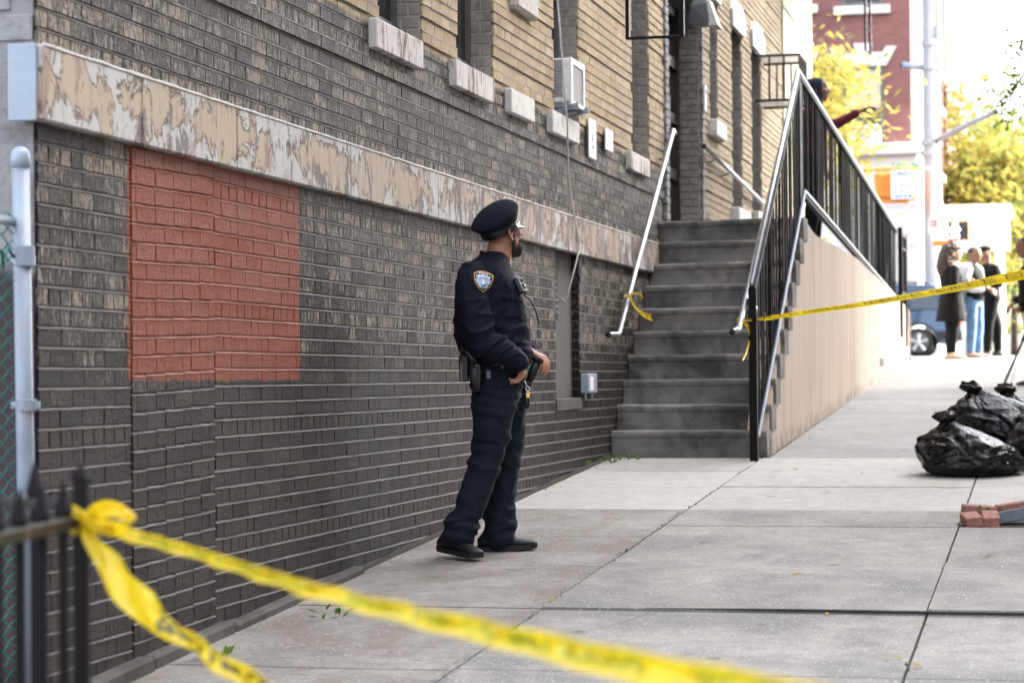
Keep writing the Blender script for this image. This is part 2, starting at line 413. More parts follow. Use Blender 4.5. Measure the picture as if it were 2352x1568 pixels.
def peel_mat():
    g = G('peeling_stone'); p = g.pos(); X, Y, Z = g.xyz(p)
    wob = g.noise(g.map(p, (6, 6, 6)), 1, 4, .6)
    n1 = g.noise(g.map(p, (2.6, 2.6, 1.7)), 1, 9, .70, .7)
    n2 = g.noise(g.map(p, (4.4, 4.4, 2.4), (3, 7, 1)), 1, 8, .70, .7)
    n3 = g.noise(g.map(p, (70, 70, 22)), 1, 4, .7)
    zz = g.math('MULTIPLY', g.math('ABSOLUTE', g.math('SUBTRACT', Z, 2.535)), .95)    # edges keep more of the old white coat
    v = g.math('ADD', n1, zz)
    tanc = g.mix(n3, (.36, .30, .225), (.52, .435, .335))
    tanc = g.mix(g.ramp(n2, [(.55, 0), (.68, .55)]), tanc, (.40, .25, .17))
    farw = g.sm(Y, 10.5, 14.5)
    tanc = g.mix(g.math('MULTIPLY', farw, .45), tanc, (.40, .32, .28))
    white = g.mix(n3, (.40, .40, .39), (.58, .58, .56))
    grey = g.mix(n3, (.14, .125, .12), (.25, .23, .22))
    c = g.mix(g.ramp(v, [(.565, 0), (.575, 1)]), tanc, white)
    rim = g.ramp(v, [(.545, 0), (.563, 1), (.575, 1), (.584, 0)])
    c = g.mix(g.math('MULTIPLY', rim, .75), c, (.13, .085, .065))
    gm = g.math('ADD', n2, g.math('MULTIPLY', farw, .05))
    c = g.mix(g.ramp(gm, [(.575, 0), (.585, 1)]), c, grey)
    pk = g.noise(g.map(p, (4.2, 4.2, 2.2), (9, 2, 4)), 1, 6, .65, 1.0)
    c = g.mix(g.math('MULTIPLY', g.ramp(g.math('ADD', pk, g.math('MULTIPLY', farw, .07)), [(.59, 0), (.615, 1)]), .8), c, g.mix(n3, (.24, .15, .125), (.40, .29, .25)))
    c = g.mix(g.ramp(n3, [(.70, 0), (.78, .8)]), c, (.10, .08, .07))
    dirt = g.noise(g.map(p, (26, 26, 3.2)), 1, 6, .7)
    c = g.mix(g.ramp(dirt, [(.52, 0), (.72, .6)]), c, (.12, .105, .095))
    h = g.math('ADD', g.math('MULTIPLY', g.ramp(v, [(.56, 0), (.58, 1)]), 1.0), g.math('MULTIPLY', n3, .35))
    h = g.math('ADD', h, g.math('MULTIPLY', g.ramp(gm, [(.575, 0), (.59, 1)]), -.6))
    return g.out(c, .75, 0, g.bump(h, .9, .006), .3)
M['peeling_stone'] = peel_mat()
def peel_sill():
    g = G('peeling_sill'); p = g.pos(); n = g.noise(g.map(p, (5, 9, 2.2)), 1, 7, .66, .8); n2 = g.noise(g.map(p, (50, 50, 16)), 1, 4, .7)
    c = g.ramp(g.math('ADD', g.math('MULTIPLY', n, .75), g.math('MULTIPLY', n2, .25)), [(.36, (.14, .085, .08)), (.43, (.25, .17, .155)), (.465, (.36, .32, .30)), (.49, (.56, .54, .51)), (.7, (.66, .64, .62))])
    return g.out(c, .8, 0, g.bump(n2, .7, .005), .3)
M['peel_sill'] = peel_sill()

def concrete(name, c, speck=0, stain=None, streak=0, bump=.35, big=.14):
    g = G(name); p = g.pos()
    n0 = g.noise(p, 1.1, 5, .6); n1 = g.noise(p, 9, 5, .65); n2 = g.noise(p, 120, 3, .7)
    r = g.attr('shade', 'OBJECT')
    cc = g.mix(1, c, g.ramp(n0, [(.3, 1-big), (.7, 1+big)]), 'MULTIPLY')
    cc = g.mix(1, cc, g.ramp(n1, [(.3, .86), (.7, 1.12)]), 'MULTIPLY')
    cc = g.mix(1, cc, g.ramp(n2, [(.3, .80), (.7, 1.2)]), 'MULTIPLY')
    cc = g.mix(1, cc, g.comb(g.math('ADD', 1, r)), 'MULTIPLY')
    if stain:
        cc = g.mix(g.ramp(g.noise(g.map(p, (1, .7, 1)), 2.1, 7, .68, .6), [(.44, 0), (.63, .8)]), cc, stain)
    if speck:
        vd = g.voro(p, 56); vc = g.voro(p, 56, out=1)
        s = g.math('MULTIPLY', g.sm(vd, .34, .22), g.sm(g.xyz(vc)[0], 1-speck, 1-speck+.02))
        cc = g.mix(s, cc, g.mix(g.xyz(vc)[1], (.31, .30, .285), (.58, .565, .535)))
        ds = g.math('MULTIPLY', g.sm(g.voro(g.map(p, (1, 1, 1), (3, 4, 5)), 52), .28, .18), g.sm(g.xyz(g.voro(g.map(p, (1, 1, 1), (3, 4, 5)), 52, out=1))[0], .80, .82))
        cc = g.mix(g.math('MULTIPLY', ds, .8), cc, (.09, .085, .08))
    if streak:
        cc = g.mix(g.ramp(g.noise(g.map(p, (11, 42, 11)), 1, 5, .7), [(.56, 0), (.68, streak)]), cc, (.10, .092, .085))
    gum = g.math('MULTIPLY', g.sm(g.voro(p, 3.3), .13, .09), g.sm(g.xyz(g.voro(p, 3.3, out=1))[1], .62, .66))
    cc = g.mix(g.math('MULTIPLY', gum, .55), cc, (.09, .085, .08))
    return g.out(cc, .9, 0, g.bump(g.math('ADD', g.math('MULTIPLY', n2, .6), g.math('MULTIPLY', n1, .4)), bump, .006), .3)
M['flag_old'] = concrete('flag_old', (.272, .259, .240), speck=.36, stain=(.185, .178, .17), big=.2)
M['flag_wall'] = concrete('flag_wall', (.275, .257, .233), speck=.20, stain=(.18, .155, .13), streak=.85, big=.2)
M['flag_new'] = concrete('flag_new', (.39, .375, .348), speck=.0, streak=.25, bump=.2, big=.05)
M['flag_far'] = concrete('flag_far', (.27, .265, .25), speck=.35)
M['joint_dirt'] = concrete('joint_dirt', (.045, .042, .036), bump=.8)
M['stair_concrete'] = concrete('stair_concrete', (.225, .217, .203), stain=(.045, .043, .041), bump=.3, big=.25)
M['curb_stone'] = concrete('curb_stone', (.26, .26, .26), bump=.4)
M['asphalt'] = concrete('asphalt', (.05, .05, .052), speck=.1, bump=.7)
M['ledge'] = concrete('ledge', (.105, .098, .092), stain=(.05, .046, .042), bump=.8, big=.3)
M['ledge_rust'] = concrete('ledge_rust', (.14, .118, .105), stain=(.15, .095, .078), bump=.5)
def cement():
    g = G('cement_render'); p = g.pos(); n = g.noise(p, 5, 6, .65, .5); n2 = g.noise(p, 40, 4, .7); z = g.xyz(p)[2]
    c = g.ramp(g.math('ADD', g.math('MULTIPLY', n, .7), g.math('MULTIPLY', n2, .3)), [(.3, (.14, .13, .125)), (.5, (.25, .25, .25)), (.68, (.33, .345, .36))])
    c = g.mix(g.sm(g.math('ADD', z, g.math('MULTIPLY', n, .3)), 2.12, 2.0), c, g.mix(n2, (.035, .024, .027), (.075, .055, .06)))
    return g.out(c, .9, 0, g.bump(n2, .7, .01), .3)
M['cement_render'] = cement()
M['reveal_grey'] = simple('reveal_grey', (.30, .28, .255), .85, 0, .3, 6, 60, .6, grime=(.14, .13, .12))
def stucco():
    g = G('tan_stucco'); p = g.pos()
    n = g.noise(g.map(p, (5, 5, .55)), 1, 5, .6); n2 = g.noise(p, 130, 3); n3 = g.noise(p, .8, 4)
    c = g.mix(1, (.47, .385, .315), g.ramp(n, [(.3, .84), (.7, 1.10)]), 'MULTIPLY')
    c = g.mix(1, c, g.ramp(n3, [(.3, .92), (.7, 1.06)]), 'MULTIPLY')
    X, Y, Z = g.xyz(p); foot = g.math('SUBTRACT', Z, g.math('MULTIPLY', Y, SLOPE))
    c = g.mix(g.math('MULTIPLY', g.sm(foot, .16, .0), g.ramp(g.noise(p, 9, 5, .7), [(.45, 0), (.6, .85)])), c, (.16, .14, .12))
    return g.out(c, .92, 0, g.bump(n2, .25, .004), .25)
M['tan_stucco'] = stucco()
def brick_tex(name, c1, c2, mo, sc=1, axis='x'):
    g = G(name); p = g.pos(); X, Y, Z = g.xyz(p)
    v = g.n('CombineXYZ'); g.put(v.inputs[0], X if axis == 'x' else Y); g.put(v.inputs[1], Z)
    b = g.n('TexBrick'); g.put(b.inputs['Vector'], v.outputs[0]); g.put(b.inputs['Color1'], c1); g.put(b.inputs['Color2'], c2); g.put(b.inputs['Mortar'], mo)
    b.inputs['Scale'].default_value = sc; b.inputs['Brick Width'].default_value = .21; b.inputs['Row Height'].default_value = .0677; b.inputs['Mortar Size'].default_value = .008
    c = g.mix(1, b.outputs[0], g.ramp(g.noise(p, .9, 5), [(.3, .82), (.7, 1.15)]), 'MULTIPLY')
    return g.out(c, .9, 0, g.bump(b.outputs[1], .3, .01), .3)
M['red_brick'] = brick_tex('red_brick', (.19, .072, .068), (.235, .096, .088), (.22, .15, .14))
M['red_brick_sunlit'] = brick_tex('red_brick_sunlit', (.33, .16, .15), (.38, .19, .175), (.34, .24, .22), 1, 'y')  # paler copy of the end wall brick, sunlight put into its colour
M['far_brick'] = brick_tex('far_brick', (.20, .12, .09), (.24, .15, .11), (.22, .18, .16))
M['far_brick_y'] = brick_tex('far_brick_y', (.20, .12, .09), (.24, .15, .11), (.22, .18, .16), 1, 'y')

# ================================================================== GROUND AND PAVEMENT
def sheet(name, x0, x1, y0, y1, dz, m, n=40):
    b = MB(); ys = [y0+(y1-y0)*i/n for i in range(n+1)]
    vs = []; 
    for y in ys: vs += [(x0, y, gz(y)+dz), (x1, y, gz(y)+dz)]
    b.add(vs, [(2*i, 2*i+1, 2*i+3, 2*i+2) for i in range(n)])
    o = b.build(name, m); o['kind'] = 'structure'; return o
sheet('ground', -400, 400, -60, 900, -.35, M['asphalt'], 192)
sheet('road', 1.25, 8.6, -40, 36.4, -.12, M['asphalt'], 40)
sheet('road', -60, 60, 38.2, 55.2, -.10, M['asphalt'], 20)
sheet('road', 1.25, 8.6, 56, 400, -.10, M['asphalt'], 60)

walk = MB()
for (x0, x1, y0, y1) in ((-3.6, 1.05, -2, 37.9), (-12, 1.05, 55.6, 150), (8.9, 13, -40, 37.5)):
    n = 30; ys = [y0+(y1-y0)*i/n for i in range(n+1)]
    vs = []
    for y in ys: vs += [(x0, y, gz(y)-.022), (x1, y, gz(y)-.022)]
    walk.add(vs, [(2*i, 2*i+1, 2*i+3, 2*i+2) for i in range(n)])
sidewalk = walk.build('sidewalk', M['joint_dirt']); sidewalk['kind'] = 'structure'
def slab(x0, x1, y0, y1, m, lift=0, tilt=0, gap=.006, shade=0):
    b = MB(); c = .006
    # slightly uneven top, small rounded arris, real joint around it
    nx, ny = 5, 5; xs = np.linspace(x0+gap, x1-gap, nx); ys = np.linspace(y0+gap, y1-gap, ny)
    vs = []; 
    for j, y in enumerate(ys):
        for i, x in enumerate(xs):
            e = (.004 if i in (0, nx-1) or j in (0, ny-1) else 0)
            vs.append((x, y, gz(y)+lift+tilt*(y-(y0+y1)/2)-e+.0025*mnoise.noise(Vector((x*1.3, y*1.3, 0)))))
    fs = [(j*nx+i, j*nx+i+1, (j+1)*nx+i+1, (j+1)*nx+i) for j in range(ny-1) for i in range(nx-1)]
    per = [i for i in range(nx)] + [j*nx+nx-1 for j in range(1, ny)] + [(ny-1)*nx+i for i in range(nx-2, -1, -1)] + [j*nx for j in range(ny-2, 0, -1)]
    b0 = len(vs); vs += [(vs[k][0], vs[k][1], vs[k][2]-.07) for k in per]; L = len(per)
    fs += [(per[k], b0+k, b0+(k+1) % L, per[(k+1) % L]) for k in range(L)]
    b.add(vs, fs); o = b.build('paving_slab', m, sidewalk, smooth=False); o['shade'] = shade; return o
XJ = (-3.40, -2.21, -.55, 1.05)
rows_wall = [2.0, 3.55, 5.1, 6.8, 8.43, 9.98, 11.4, 12.62, 14.05, 15.45, 16.65, 17.75]
rows_mid = [2.0, 3.6, 5.2, 6.85, 8.45, 9.95, 11.56, 13.2, 14.05, 15.5, 16.55, 17.75]
rr = random.Random(3)
for (xa, xb, rows, m) in ((XJ[0], XJ[1], rows_wall, 'flag_wall'), (XJ[1], XJ[2], rows_mid, 'flag_old'), (XJ[2], XJ[3], rows_mid, 'flag_old')):
    for a, b in zip(rows[:-1], rows[1:]):
        mm = m
        if a >= 14.0: mm = 'flag_new'
        if xa == XJ[2] and 13.1 < a < 14.0: continue           # the tree pit
        lift = 0
        if mm == 'flag_old' and a == 9.95: lift = .022 if xa == XJ[2] else .008
        slab(xa, xb, a, b, M[mm], lift + rr.uniform(-.002, .002), (-.004 if lift else 0), shade=rr.uniform(-.06, .06))
y = 17.75; k = 0
for yy in [20.4, 22.9, 25.1, 27.0, 29.2, 31.4, 33.6, 35.8, 37.85]:
    for xa, xb in ((-2.16, -.55), (-.55, 1.05)):
        slab(xa, xb, y, yy, M['flag_far'], rr.uniform(-.002, .002), shade=rr.uniform(-.05, .05))
    if yy > 34: slab(-6, -2.17, y if y > 34 else 34.9, yy, M['flag_far'])
    y = yy
curb = MB()
for i in range(14):
    a = -2+i*2.85; curb.box((1.07, a+.005, gz(a)-.4), (1.23, a+2.845, gz(a)+.0))
    for q in range(-8, 0):
        vx = curb.v[q]; curb.v[q] = (vx[0], vx[1], vx[2]+SLOPE*(vx[1]-a))
c_o = curb.build('kerb', M['curb_stone']); c_o['kind'] = 'structure'

# ================================================================== THE BRICK BUILDING
house = empty('brick_building', (W, 7.4, 0.3), 0, 'long brick building with dark painted base, red painted patch and peeling stone band', 'building')
hx = Matrix.Translation((-W, -7.4, -.3))
def part(mb, name, m, parent=None, smooth=False):
    """world-space geometry parented under the building"""
    mb.xf(hx); return mb.build(name, m, parent or house, smooth)

Y0, Y1, ZT = 7.40, 29.65, 7.6
A_ = lambda px, py: onx(px, py, W).y
WIN = {  # opening y0,y1,z0,z1
 'w1': (11.52, 12.36, 3.36, 5.2), 'w2': (13.13, 14.02, 3.36, 5.2), 'w4': (15.80, 16.66, 3.36, 5.2), 'w5': (18.86, 19.68, 3.36, 5.2),
 'A': (23.30, 23.83, 4.09, 5.33), 'B': (24.95, 25.74, 3.32, 5.265), 'C': (26.62, 27.48, 3.39, 5.275)}
DOOR = (20.63, 22.62, 2.885, 5.4)
BWIN = (15.84, 16.68, 1.352, ZB0)
SILLS = [(11.36, 12.25), (12.97, 13.90), (14.36, 15.03), (15.60, 16.51), (18.62, 19.50)]
INF = (8.215, 9.10)                                # a bricked-up opening laid slightly out of level
openings = [v for v in WIN.values()] + [DOOR]
def blocked(z0, z1):
    iv = [(o[0], o[1]) for o in openings if o[2] < z1-.01 and o[3] > z0+.01]
    if z0 > 3.19 and z1 < 3.37: iv += SILLS
    if z1 <= ZB0+.01:
        if z1 > BWIN[2]: iv.append(BWIN[:2])
        iv.append(INF)
    return sorted(iv)
bricks = []                                        # (y0,y1,z0,z1,proud,var)
JT, JH, LS, LH = .012, .0042, .188, .0865
def course(z0, z1, ya, yb, header, off, proud, iv, cz=None, tanrow=0):
    L = LH if header else LS
    y = ya - off
    while y < yb:
        l = L
        if not header and rr.random() < .16: l = LH
        a, b = y, y+l
        y = b+(.0085 if header else JH)
        segs = [(max(a, ya), min(b, yb))]
        for (u, v) in iv:
            ns = []
            for (s, e) in segs:
                if e <= u or s >= v: ns.append((s, e))
                else:
                    if s < u-.012: ns.append((s, u-.002))
                    if e > v+.012: ns.append((v+.002, e))
            segs = ns
        for (s, e) in segs:
            if e-s < .02: continue
            bz = 0 if cz is None else cz((s+e)/2)
            bricks.append((s, e, z0+bz, z1+bz, proud+rr.uniform(-.0009, .0009), min(1, max(0, rr.gauss(.5, .2)+tanrow))))
# lower zone, counted down from the stone band
i = 0; z = ZB0-.004
while z > .26:
    hd = (i % 7 == 1)
    course(z-CRS+JT, z, Y0, DOOR[0] if False else 17.95 if z < .9 else 20.6, hd, (.0 if hd else (.096*(i % 2)))+rr.uniform(0, .01), 0, blocked(z-CRS, z), None, .26 if hd else -.04)
    i += 1; z -= CRS
z = ZB0-.004; i = 0
while z > .33:
    course(z-CRS*1.02+JT, z, INF[0]+.006, INF[1]-.006, False, .05+.096*(i % 2), .004, [], lambda y: (y-INF[0])*.024-.012)
    i += 1; z -= CRS*1.02
# upper zone
z = ZB1+.004; i = 0
while z < ZT:
    grv = (i % 6 == 5); hd = (i % 7 == 0)
    ya = Y0
    pr = 0 if z < ZTAN-.01 else .012
    course(z, z+CRS-JT, ya, Y1, hd, (.0 if hd else .096*(i % 2))+rr.uniform(0, .01), ((pr-.010) if z > ZTAN-.01 else -.004) if grv else (pr+.010 if i % 6 == 0 and 0 < i and z < ZTAN-.01 else pr), blocked(z, z+CRS), None, .22 if hd else -.03)
    i += 1; z += CRS
# lower zone beyond the door, seen above the landing
z = ZB1; i = 0
z = 2.85-CRS*4
while z < ZB1: course(z, z+CRS-JT, DOOR[1], Y1, False, .096*(i % 2), .0, [], None); i += 1; z += CRS

def brick_shape(L, H, seed):
    """one brick with the weathered mortar lip over it, face towards +x; centred on y,z"""
    q = random.Random(seed); xs = 4; vs = []; u = [k/(xs-1) for k in range(xs)]
    def row(x, half, z, jx, jz): 
        for t in u: vs.append((x+q.uniform(-jx, jx), -half+2*half*t, z+q.uniform(-jz, jz)))
    row(.0, L/2-.0012, -H/2+.0018, .0010, .0012); row(.0, L/2-.0012, H/2-.0015, .0010, .0012)          # face
    row(-.014, L/2, -H/2, 0, 0)                                                                        # back, bottom
    row(.0030, L/2+.0025, H/2+.0012, .0012, .0016); row(-.0085, L/2+.0025, H/2+JT*.93, .0006, .001)      # mortar lip
    row(-.014, L/2, H/2, 0, 0)
    fs = []; mi = []
    def strip(a, b, m):
        for k in range(xs-1): fs.append((a*xs+k, a*xs+k+1, b*xs+k+1, b*xs+k)); mi.append(m)
    strip(0, 1, 0); strip(2, 0, 0); strip(1, 3, 1); strip(3, 4, 1)
    fs.append((2*xs, 0, xs, 5*xs)); fs.append((xs-1, 3*xs-1, 6*xs-1, 2*xs-1)); mi += [0, 0]
    return vs, fs, mi
shapes = {(t, s): brick_shape(LS if t else LH, CRS-JT, s*7+t) for t in (0, 1) for s in range(5)}
shape_me = {}
for k, (vs, fs, mi_) in shapes.items():
    me = bpy.data.meshes.new('brick'); me.from_pydata(vs, [], fs); me.materials.append(M['brick_face']); me.materials.append(M['mortar']); me.polygons.foreach_set('material_index', mi_); shape_me[k] = me
def shown(b):
    pa = proj((W, b[0], b[2])); pb = proj((W, b[1], b[3]))
    if pb[0] < 70 or pa[0] > 2352 or pa[1] < 0 or pb[1] > 1568: return 0
    if b[0] > 10.25 and b[0] < 13.2 and 600 < pa[1] < 1250 and 1060 < pa[0] < 1210: return 0
    return (pb[0]-pa[0])*(pa[1]-pb[1])
order = sorted(range(len(bricks)), key=lambda k: -shown(bricks[k]))
single = set(order[:298])
allv, allf, allr, allm = [], [], [], []
for k, b in enumerate(bricks):
    s, e, z0, z1, pr, var = b; L = e-s; H = z1-z0; t = 1 if L > .13 else 0; key = (t, rr.randrange(5)); L0 = LS if t else LH
    if k in single:
        o = link('brick', shape_me[key], house, (pr, (s+e)/2-7.4, (z0+z1)/2-.3), (rr.uniform(-.006, .006), 0, rr.uniform(-.003, .003)), (1, L/L0, H/(CRS-JT)))
        o['bvar'] = var
    else:
        vs, fs, mi_ = shapes[key]; bb = len(allv)
        allv += [(x+pr, y*L/L0+(s+e)/2-7.4, zz*H/(CRS-JT)+(z0+z1)/2-.3) for (x, y, zz) in vs]
        allf += [tuple(bb+q for q in f) for f in fs]; allr += [var]*len(fs); allm += mi_
me = bpy.data.meshes.new('bricks'); me.from_pydata(allv, [], allf); me.materials.append(M['brick_face']); me.materials.append(M['mortar']); me.polygons.foreach_set('material_index', allm)
at_ = me.attributes.new('bvar', 'FLOAT', 'FACE'); at_.data.foreach_set('value', allr)
o = link('bricks', me, house); o['kind'] = 'stuff'
print('bricks', len(bricks))

# backing wall (mortar) with the real openings left out, reveals as solid returns
def wall_grid(xb, rects, ya, yb, za, zb):
    """mortar sheet at x=xb split round the openings"""
    ys = sorted({ya, yb, *[r[0] for r in rects], *[r[1] for r in rects]}); zs = sorted({za, zb, *[r[2] for r in rects], *[r[3] for r in rects]})
    ys = [q for q in ys if ya <= q <= yb]; zs = [q for q in zs if za <= q <= zb]
    b = MB()
    for p, q in zip(ys[:-1], ys[1:]):
        for s, t in zip(zs[:-1], zs[1:]):
            cy_, cz_ = (p+q)/2, (s+t)/2
            if any(r[0] < cy_ < r[1] and r[2] < cz_ < r[3] for r in rects): continue
            b.add([(xb, p, s), (xb, q, s), (xb, q, t), (xb, p, t)], [(0, 1, 2, 3)])
    for r in rects:                                # reveals 0.28 m deep
        d = xb-.30
        b.add([(xb, r[0], r[2]), (xb, r[1], r[2]), (xb, r[1], r[3]), (xb, r[0], r[3]), (d, r[0], r[2]), (d, r[1], r[2]), (d, r[1], r[3]), (d, r[0], r[3])],
              [(0, 4, 5, 1), (1, 5, 6, 2), (2, 6, 7, 3), (3, 7, 4, 0)])
    return b
part(wall_grid(W-.0065, openings+[BWIN], Y0, Y1, .2, ZT), 'mortar_wall', M['mortar'])
rv = MB()                                          # bricks returning into the window and door reveals, far jamb only is seen
for (a, b_, z0, z1) in list(WIN.values())+[DOOR]:
    z = z0+.004; i = 0
    while z < z1-.03:
        for q, (xa, xb2) in enumerate((((0, -.101), (-.11, -.20)) if i % 2 else ((0, -.06), (-.07, -.17)))):
            rv.box((W-.005+xa, b_-.009, z), (W-.005+xb2, b_+.01, z+CRS-JT), ch=.003)
        z += CRS; i += 1
o = part(rv, 'reveal_bricks', M['reveal_grey']); o['kind'] = 'stuff'
core = MB(); core.box((W-6, Y0+.32, .1), (W-.34, 33.1, 9.5)); part(core, 'inner_core', M['dark_slot'])
roof_b = MB(); roof_b.box((W-6.1, Y0-.02, 9.5), (W+.12, 33.3, 9.8)); part(roof_b, 'roof', M['limestone'])
par = MB(); par.box((W-.3, Y0, ZT), (W-.012, 29.6, 9.5)); part(par, 'upper_wall', M['mortar'])
# return wall facing the camera at the corner
ret = MB(); ret.box((W-6, Y0-.012, .1), (W-.012, Y0+.3, 9.5)); part(ret, 'return_wall', M['cement_render'])
for r in range(6):
    z = 2.67+r*CRS*1.5
    for q in range(5):
        b = MB(); b.box((W-.012-.165*q-(.08 if r % 2 else 0)-.155, Y0-.02, z), (W-.012-.165*q-(.08 if r % 2 else 0), Y0+.05, z+.09), ch=.004); part(b, 'corner_block', M['cement_render'])

# stone band
bj = [7.335, 8.235, 9.28, 10.9, 12.55, 14.02, 15.55, 17.15, 18.65, 20.05]
for k in range(len(bj)-1):
    b = MB(); b.box((W-.05, bj[k]+.004, ZB0), (W+.042, bj[k+1]-.004, ZB1), ch=.006); part(b, 'band_stone', M['peeling_stone'])
b = MB(); b.box((W-.075, 7.322, ZB0-.004), (W+.03, 7.336, ZB1+.003), ch=.003); part(b, 'corner_plate', M['pale_paint_steel'])
b = MB()
for k in range(120):
    y = 7.36+(20.0-7.36)*k/119
    b.add([], []) 
bp = [(W+.040+.004*mnoise.noise(Vector((i*.7, 0, 0))), 7.36+i*.10, ZB1+.003+.004*mnoise.noise(Vector((i*.9, 5, 0)))) for i in range(127)]
b.tube(bp, [.006+.005*abs(mnoise.noise(Vector((i*1.3, 9, 0)))) for i in range(127)], 6); part(b, 'band_top_mortar', M['limestone_w'])
# sills
for k, (a, c) in enumerate(SILLS):
    b = MB(); b.box((W-.2, a, 3.185), (W+.046, c, 3.340), ch=.006)
    part(b, 'window_sill', M['peel_sill'] if k in (0, 1, 4) else M['limestone_w'])
# bricked-up small window keeps its stone lintel
b = MB(); b.box((W-.1, 14.5, 3.87), (W+.06, 15.12, 4.12), ch=.02); part(b, 'stone_lintel', M['limestone'])
# windows: frame > pane
def window(a, c, z0, z1, d=.13, bars=1, light=False):
    fr = MB(); x = W-d; t = .05
    fr.box((x-.05, a+.002, z0+.002), (x, a+t, z1-.002)); fr.box((x-.05, c-t, z0+.002), (x, c-.012, z1-.002))
    fr.box((x-.05, a+t, z0+.002), (x-.001, c-t, z0+.09)); fr.box((x-.05, a+t, z1-.06), (x-.001, c-t, z1-.002))
    zm = (z0+z1)/2; fr.box((x-.045, a+t, zm-.03), (x+.003, c-t, zm+.03))
    f = part(fr, 'window', M['pale_paint_steel'] if light else M['frame_grey'])
    pn = MB(); pn.box((x-.035, a+t, z0+.09), (x-.028, c-t, zm-.03)); pn.xf(hx); pn.build('pane', M['glass_dark'], f)
    pn = MB(); pn.box((x-.025, a+t, zm+.03), (x-.018, c-t, z1-.06)); pn.xf(hx); pn.build('pane', M['glass_dark'], f)
    if bars:                                       # insect screen rail and pale inner sill strip
        s = MB(); s.box((x+.0, a+.01, z0+.003), (x+.05, c-.02, z0+.022)); s.xf(hx); s.build('sill_strip', M['white_paint'], f)
    return f
for k in ('w1', 'w2', 'w4', 'w5'): window(*WIN[k])
for k in ('A', 'B', 'C'): window(*WIN[k], d=.16, bars=0, light=True)
for k, zz in (('A', 5.33), ('B', 5.265), ('C', 5.275)):
    a, c = WIN[k][:2]; b = MB()
    b.prism([(W+.05, a-.1, zz), (W+.05, c+.08, zz), (W+.05, c+.14, zz+.16), (W+.05, c-.1, zz+.30), (W+.05, a+.05, zz+.30), (W+.05, a-.14, zz+.18)], (-.1, 0, 0)); part(b, 'stone_lintel', M['limestone_w'])
for k, zz in (('A', 4.09), ('B', 3.32), ('C', 3.39)):
    a, c = WIN[k][:2]; b = MB(); b.box((W-.2, a-.06, zz-.17), (W+.09, c+.12, zz), ch=.01); part(b, 'window_sill', M['limestone_w'])
# door: frame > glass
b = MB(); a, c, z0, z1 = DOOR; x = W-.20
for (p, q) in ((a+.01, a+.10), (a+.93, a+1.06), (c-.12, c-.012)): b.box((x-.06, p, z0+.004), (x+.01, q, z1-.3))
for zz in (z0+.004, z0+.52, z0+1.06, z0+1.60, z1-.40): b.box((x-.055, a+.10, zz), (x+.005, a+.93, zz+.10)); b.box((x-.055, a+1.06, zz), (x+.005, c-.12, zz+.10))
door = part(b, 'door', M['black_door'])
for (p, q) in ((a+.10, a+.93), (a+1.06, c-.12)):
    for zz in (z0+.104, z0+.62, z0+1.16, z0+1.70):
        g_ = MB(); g_.box((x-.04, p, zz), (x-.03, q, zz+.42 if zz < z0+1.7 else z1-.40)); g_.xf(hx); g_.build('pane', M['glass_dark'], door)
h_ = MB(); h_.tube([(x+.02, a+.97, z0+.95), (x+.07, a+.97, z0+.95), (x+.07, a+.97, z0+1.25), (x+.02, a+.97, z0+1.25)], .011); h_.xf(hx); h_.build('handle', M['steel'], door)
b = MB(); b.box((W-.25, a-.03, z1-.3), (W+.10, c+.06, z1), ch=.01); part(b, 'door_lintel', M['frame_grey'])
for (p, q) in ((a-.20, a-.008), (c+.004, c+.17)):
    b = MB(); z = 2.9; i = 0
    while z < 6.5:
        b.box((W-.03, p+(.03 if i % 2 else 0), z), (W+.035, q-(.03 if i % 2 else 0), z+CRS-.008), ch=.003); z += CRS; i += 1
    o = part(b, 'door_quoins', M['cement_render'])
# basement opening: board, vent grille, sill
b = MB(); z = BWIN[2]+.004
while z < BWIN[3]-.03:
    b.box((W-.006, BWIN[1]-.006, z), (W-.07, BWIN[1]+.01, z+CRS-JT), ch=.003); z += CRS
o = part(b, 'reveal_bricks', M['brick_face']); o['kind'] = 'stuff'
b = MB(); b.box((W-.12, BWIN[0], BWIN[2]), (W-.060, BWIN[1], BWIN[3])); part(b, 'basement_board', simple('board_taupe', (.115, .106, .098), .8, 0, .08, 3, 60, .2, grime=(.095, .085, .078)))
b = MB(); ya, za = BWIN[0]+.03, 1.93
b.box((W-.059, ya-.02, za-.02), (W-.050, ya+.30, za)); b.box((W-.059, ya-.02, za), (W-.053, ya+.30, BWIN[3]-.05))
vent = part(b, 'vent_grille', M['dark_slot'])
for k in range(9):
    s = MB(); s.box((W-.052, ya, za+.02+k*.043), (W-.030, ya+.05+.22*(1-k/9.0), za+.038+k*.043)); s.xf(hx); s.build('slat', M['frame_grey'], vent)
b = MB(); b.box((W-.11, BWIN[0]-.02, BWIN[2]-.085), (W+.012, BWIN[1]+.02, BWIN[2]+.002), ch=.006); part(b, 'basement_sill', M['ledge'])
# cream rendered end bay
b = MB(); b.box((W-.35, 29.66, .9), (W+.035, 33.2, 9.5)); part(b, 'cream_bay', M['cream_stucco'])
for zz in (4.15, 6.2):
    b = MB(); b.box((W+.03, 29.67, zz), (W+.05, 33.2, zz+.02)); part(b, 'render_joint', M['limestone'])
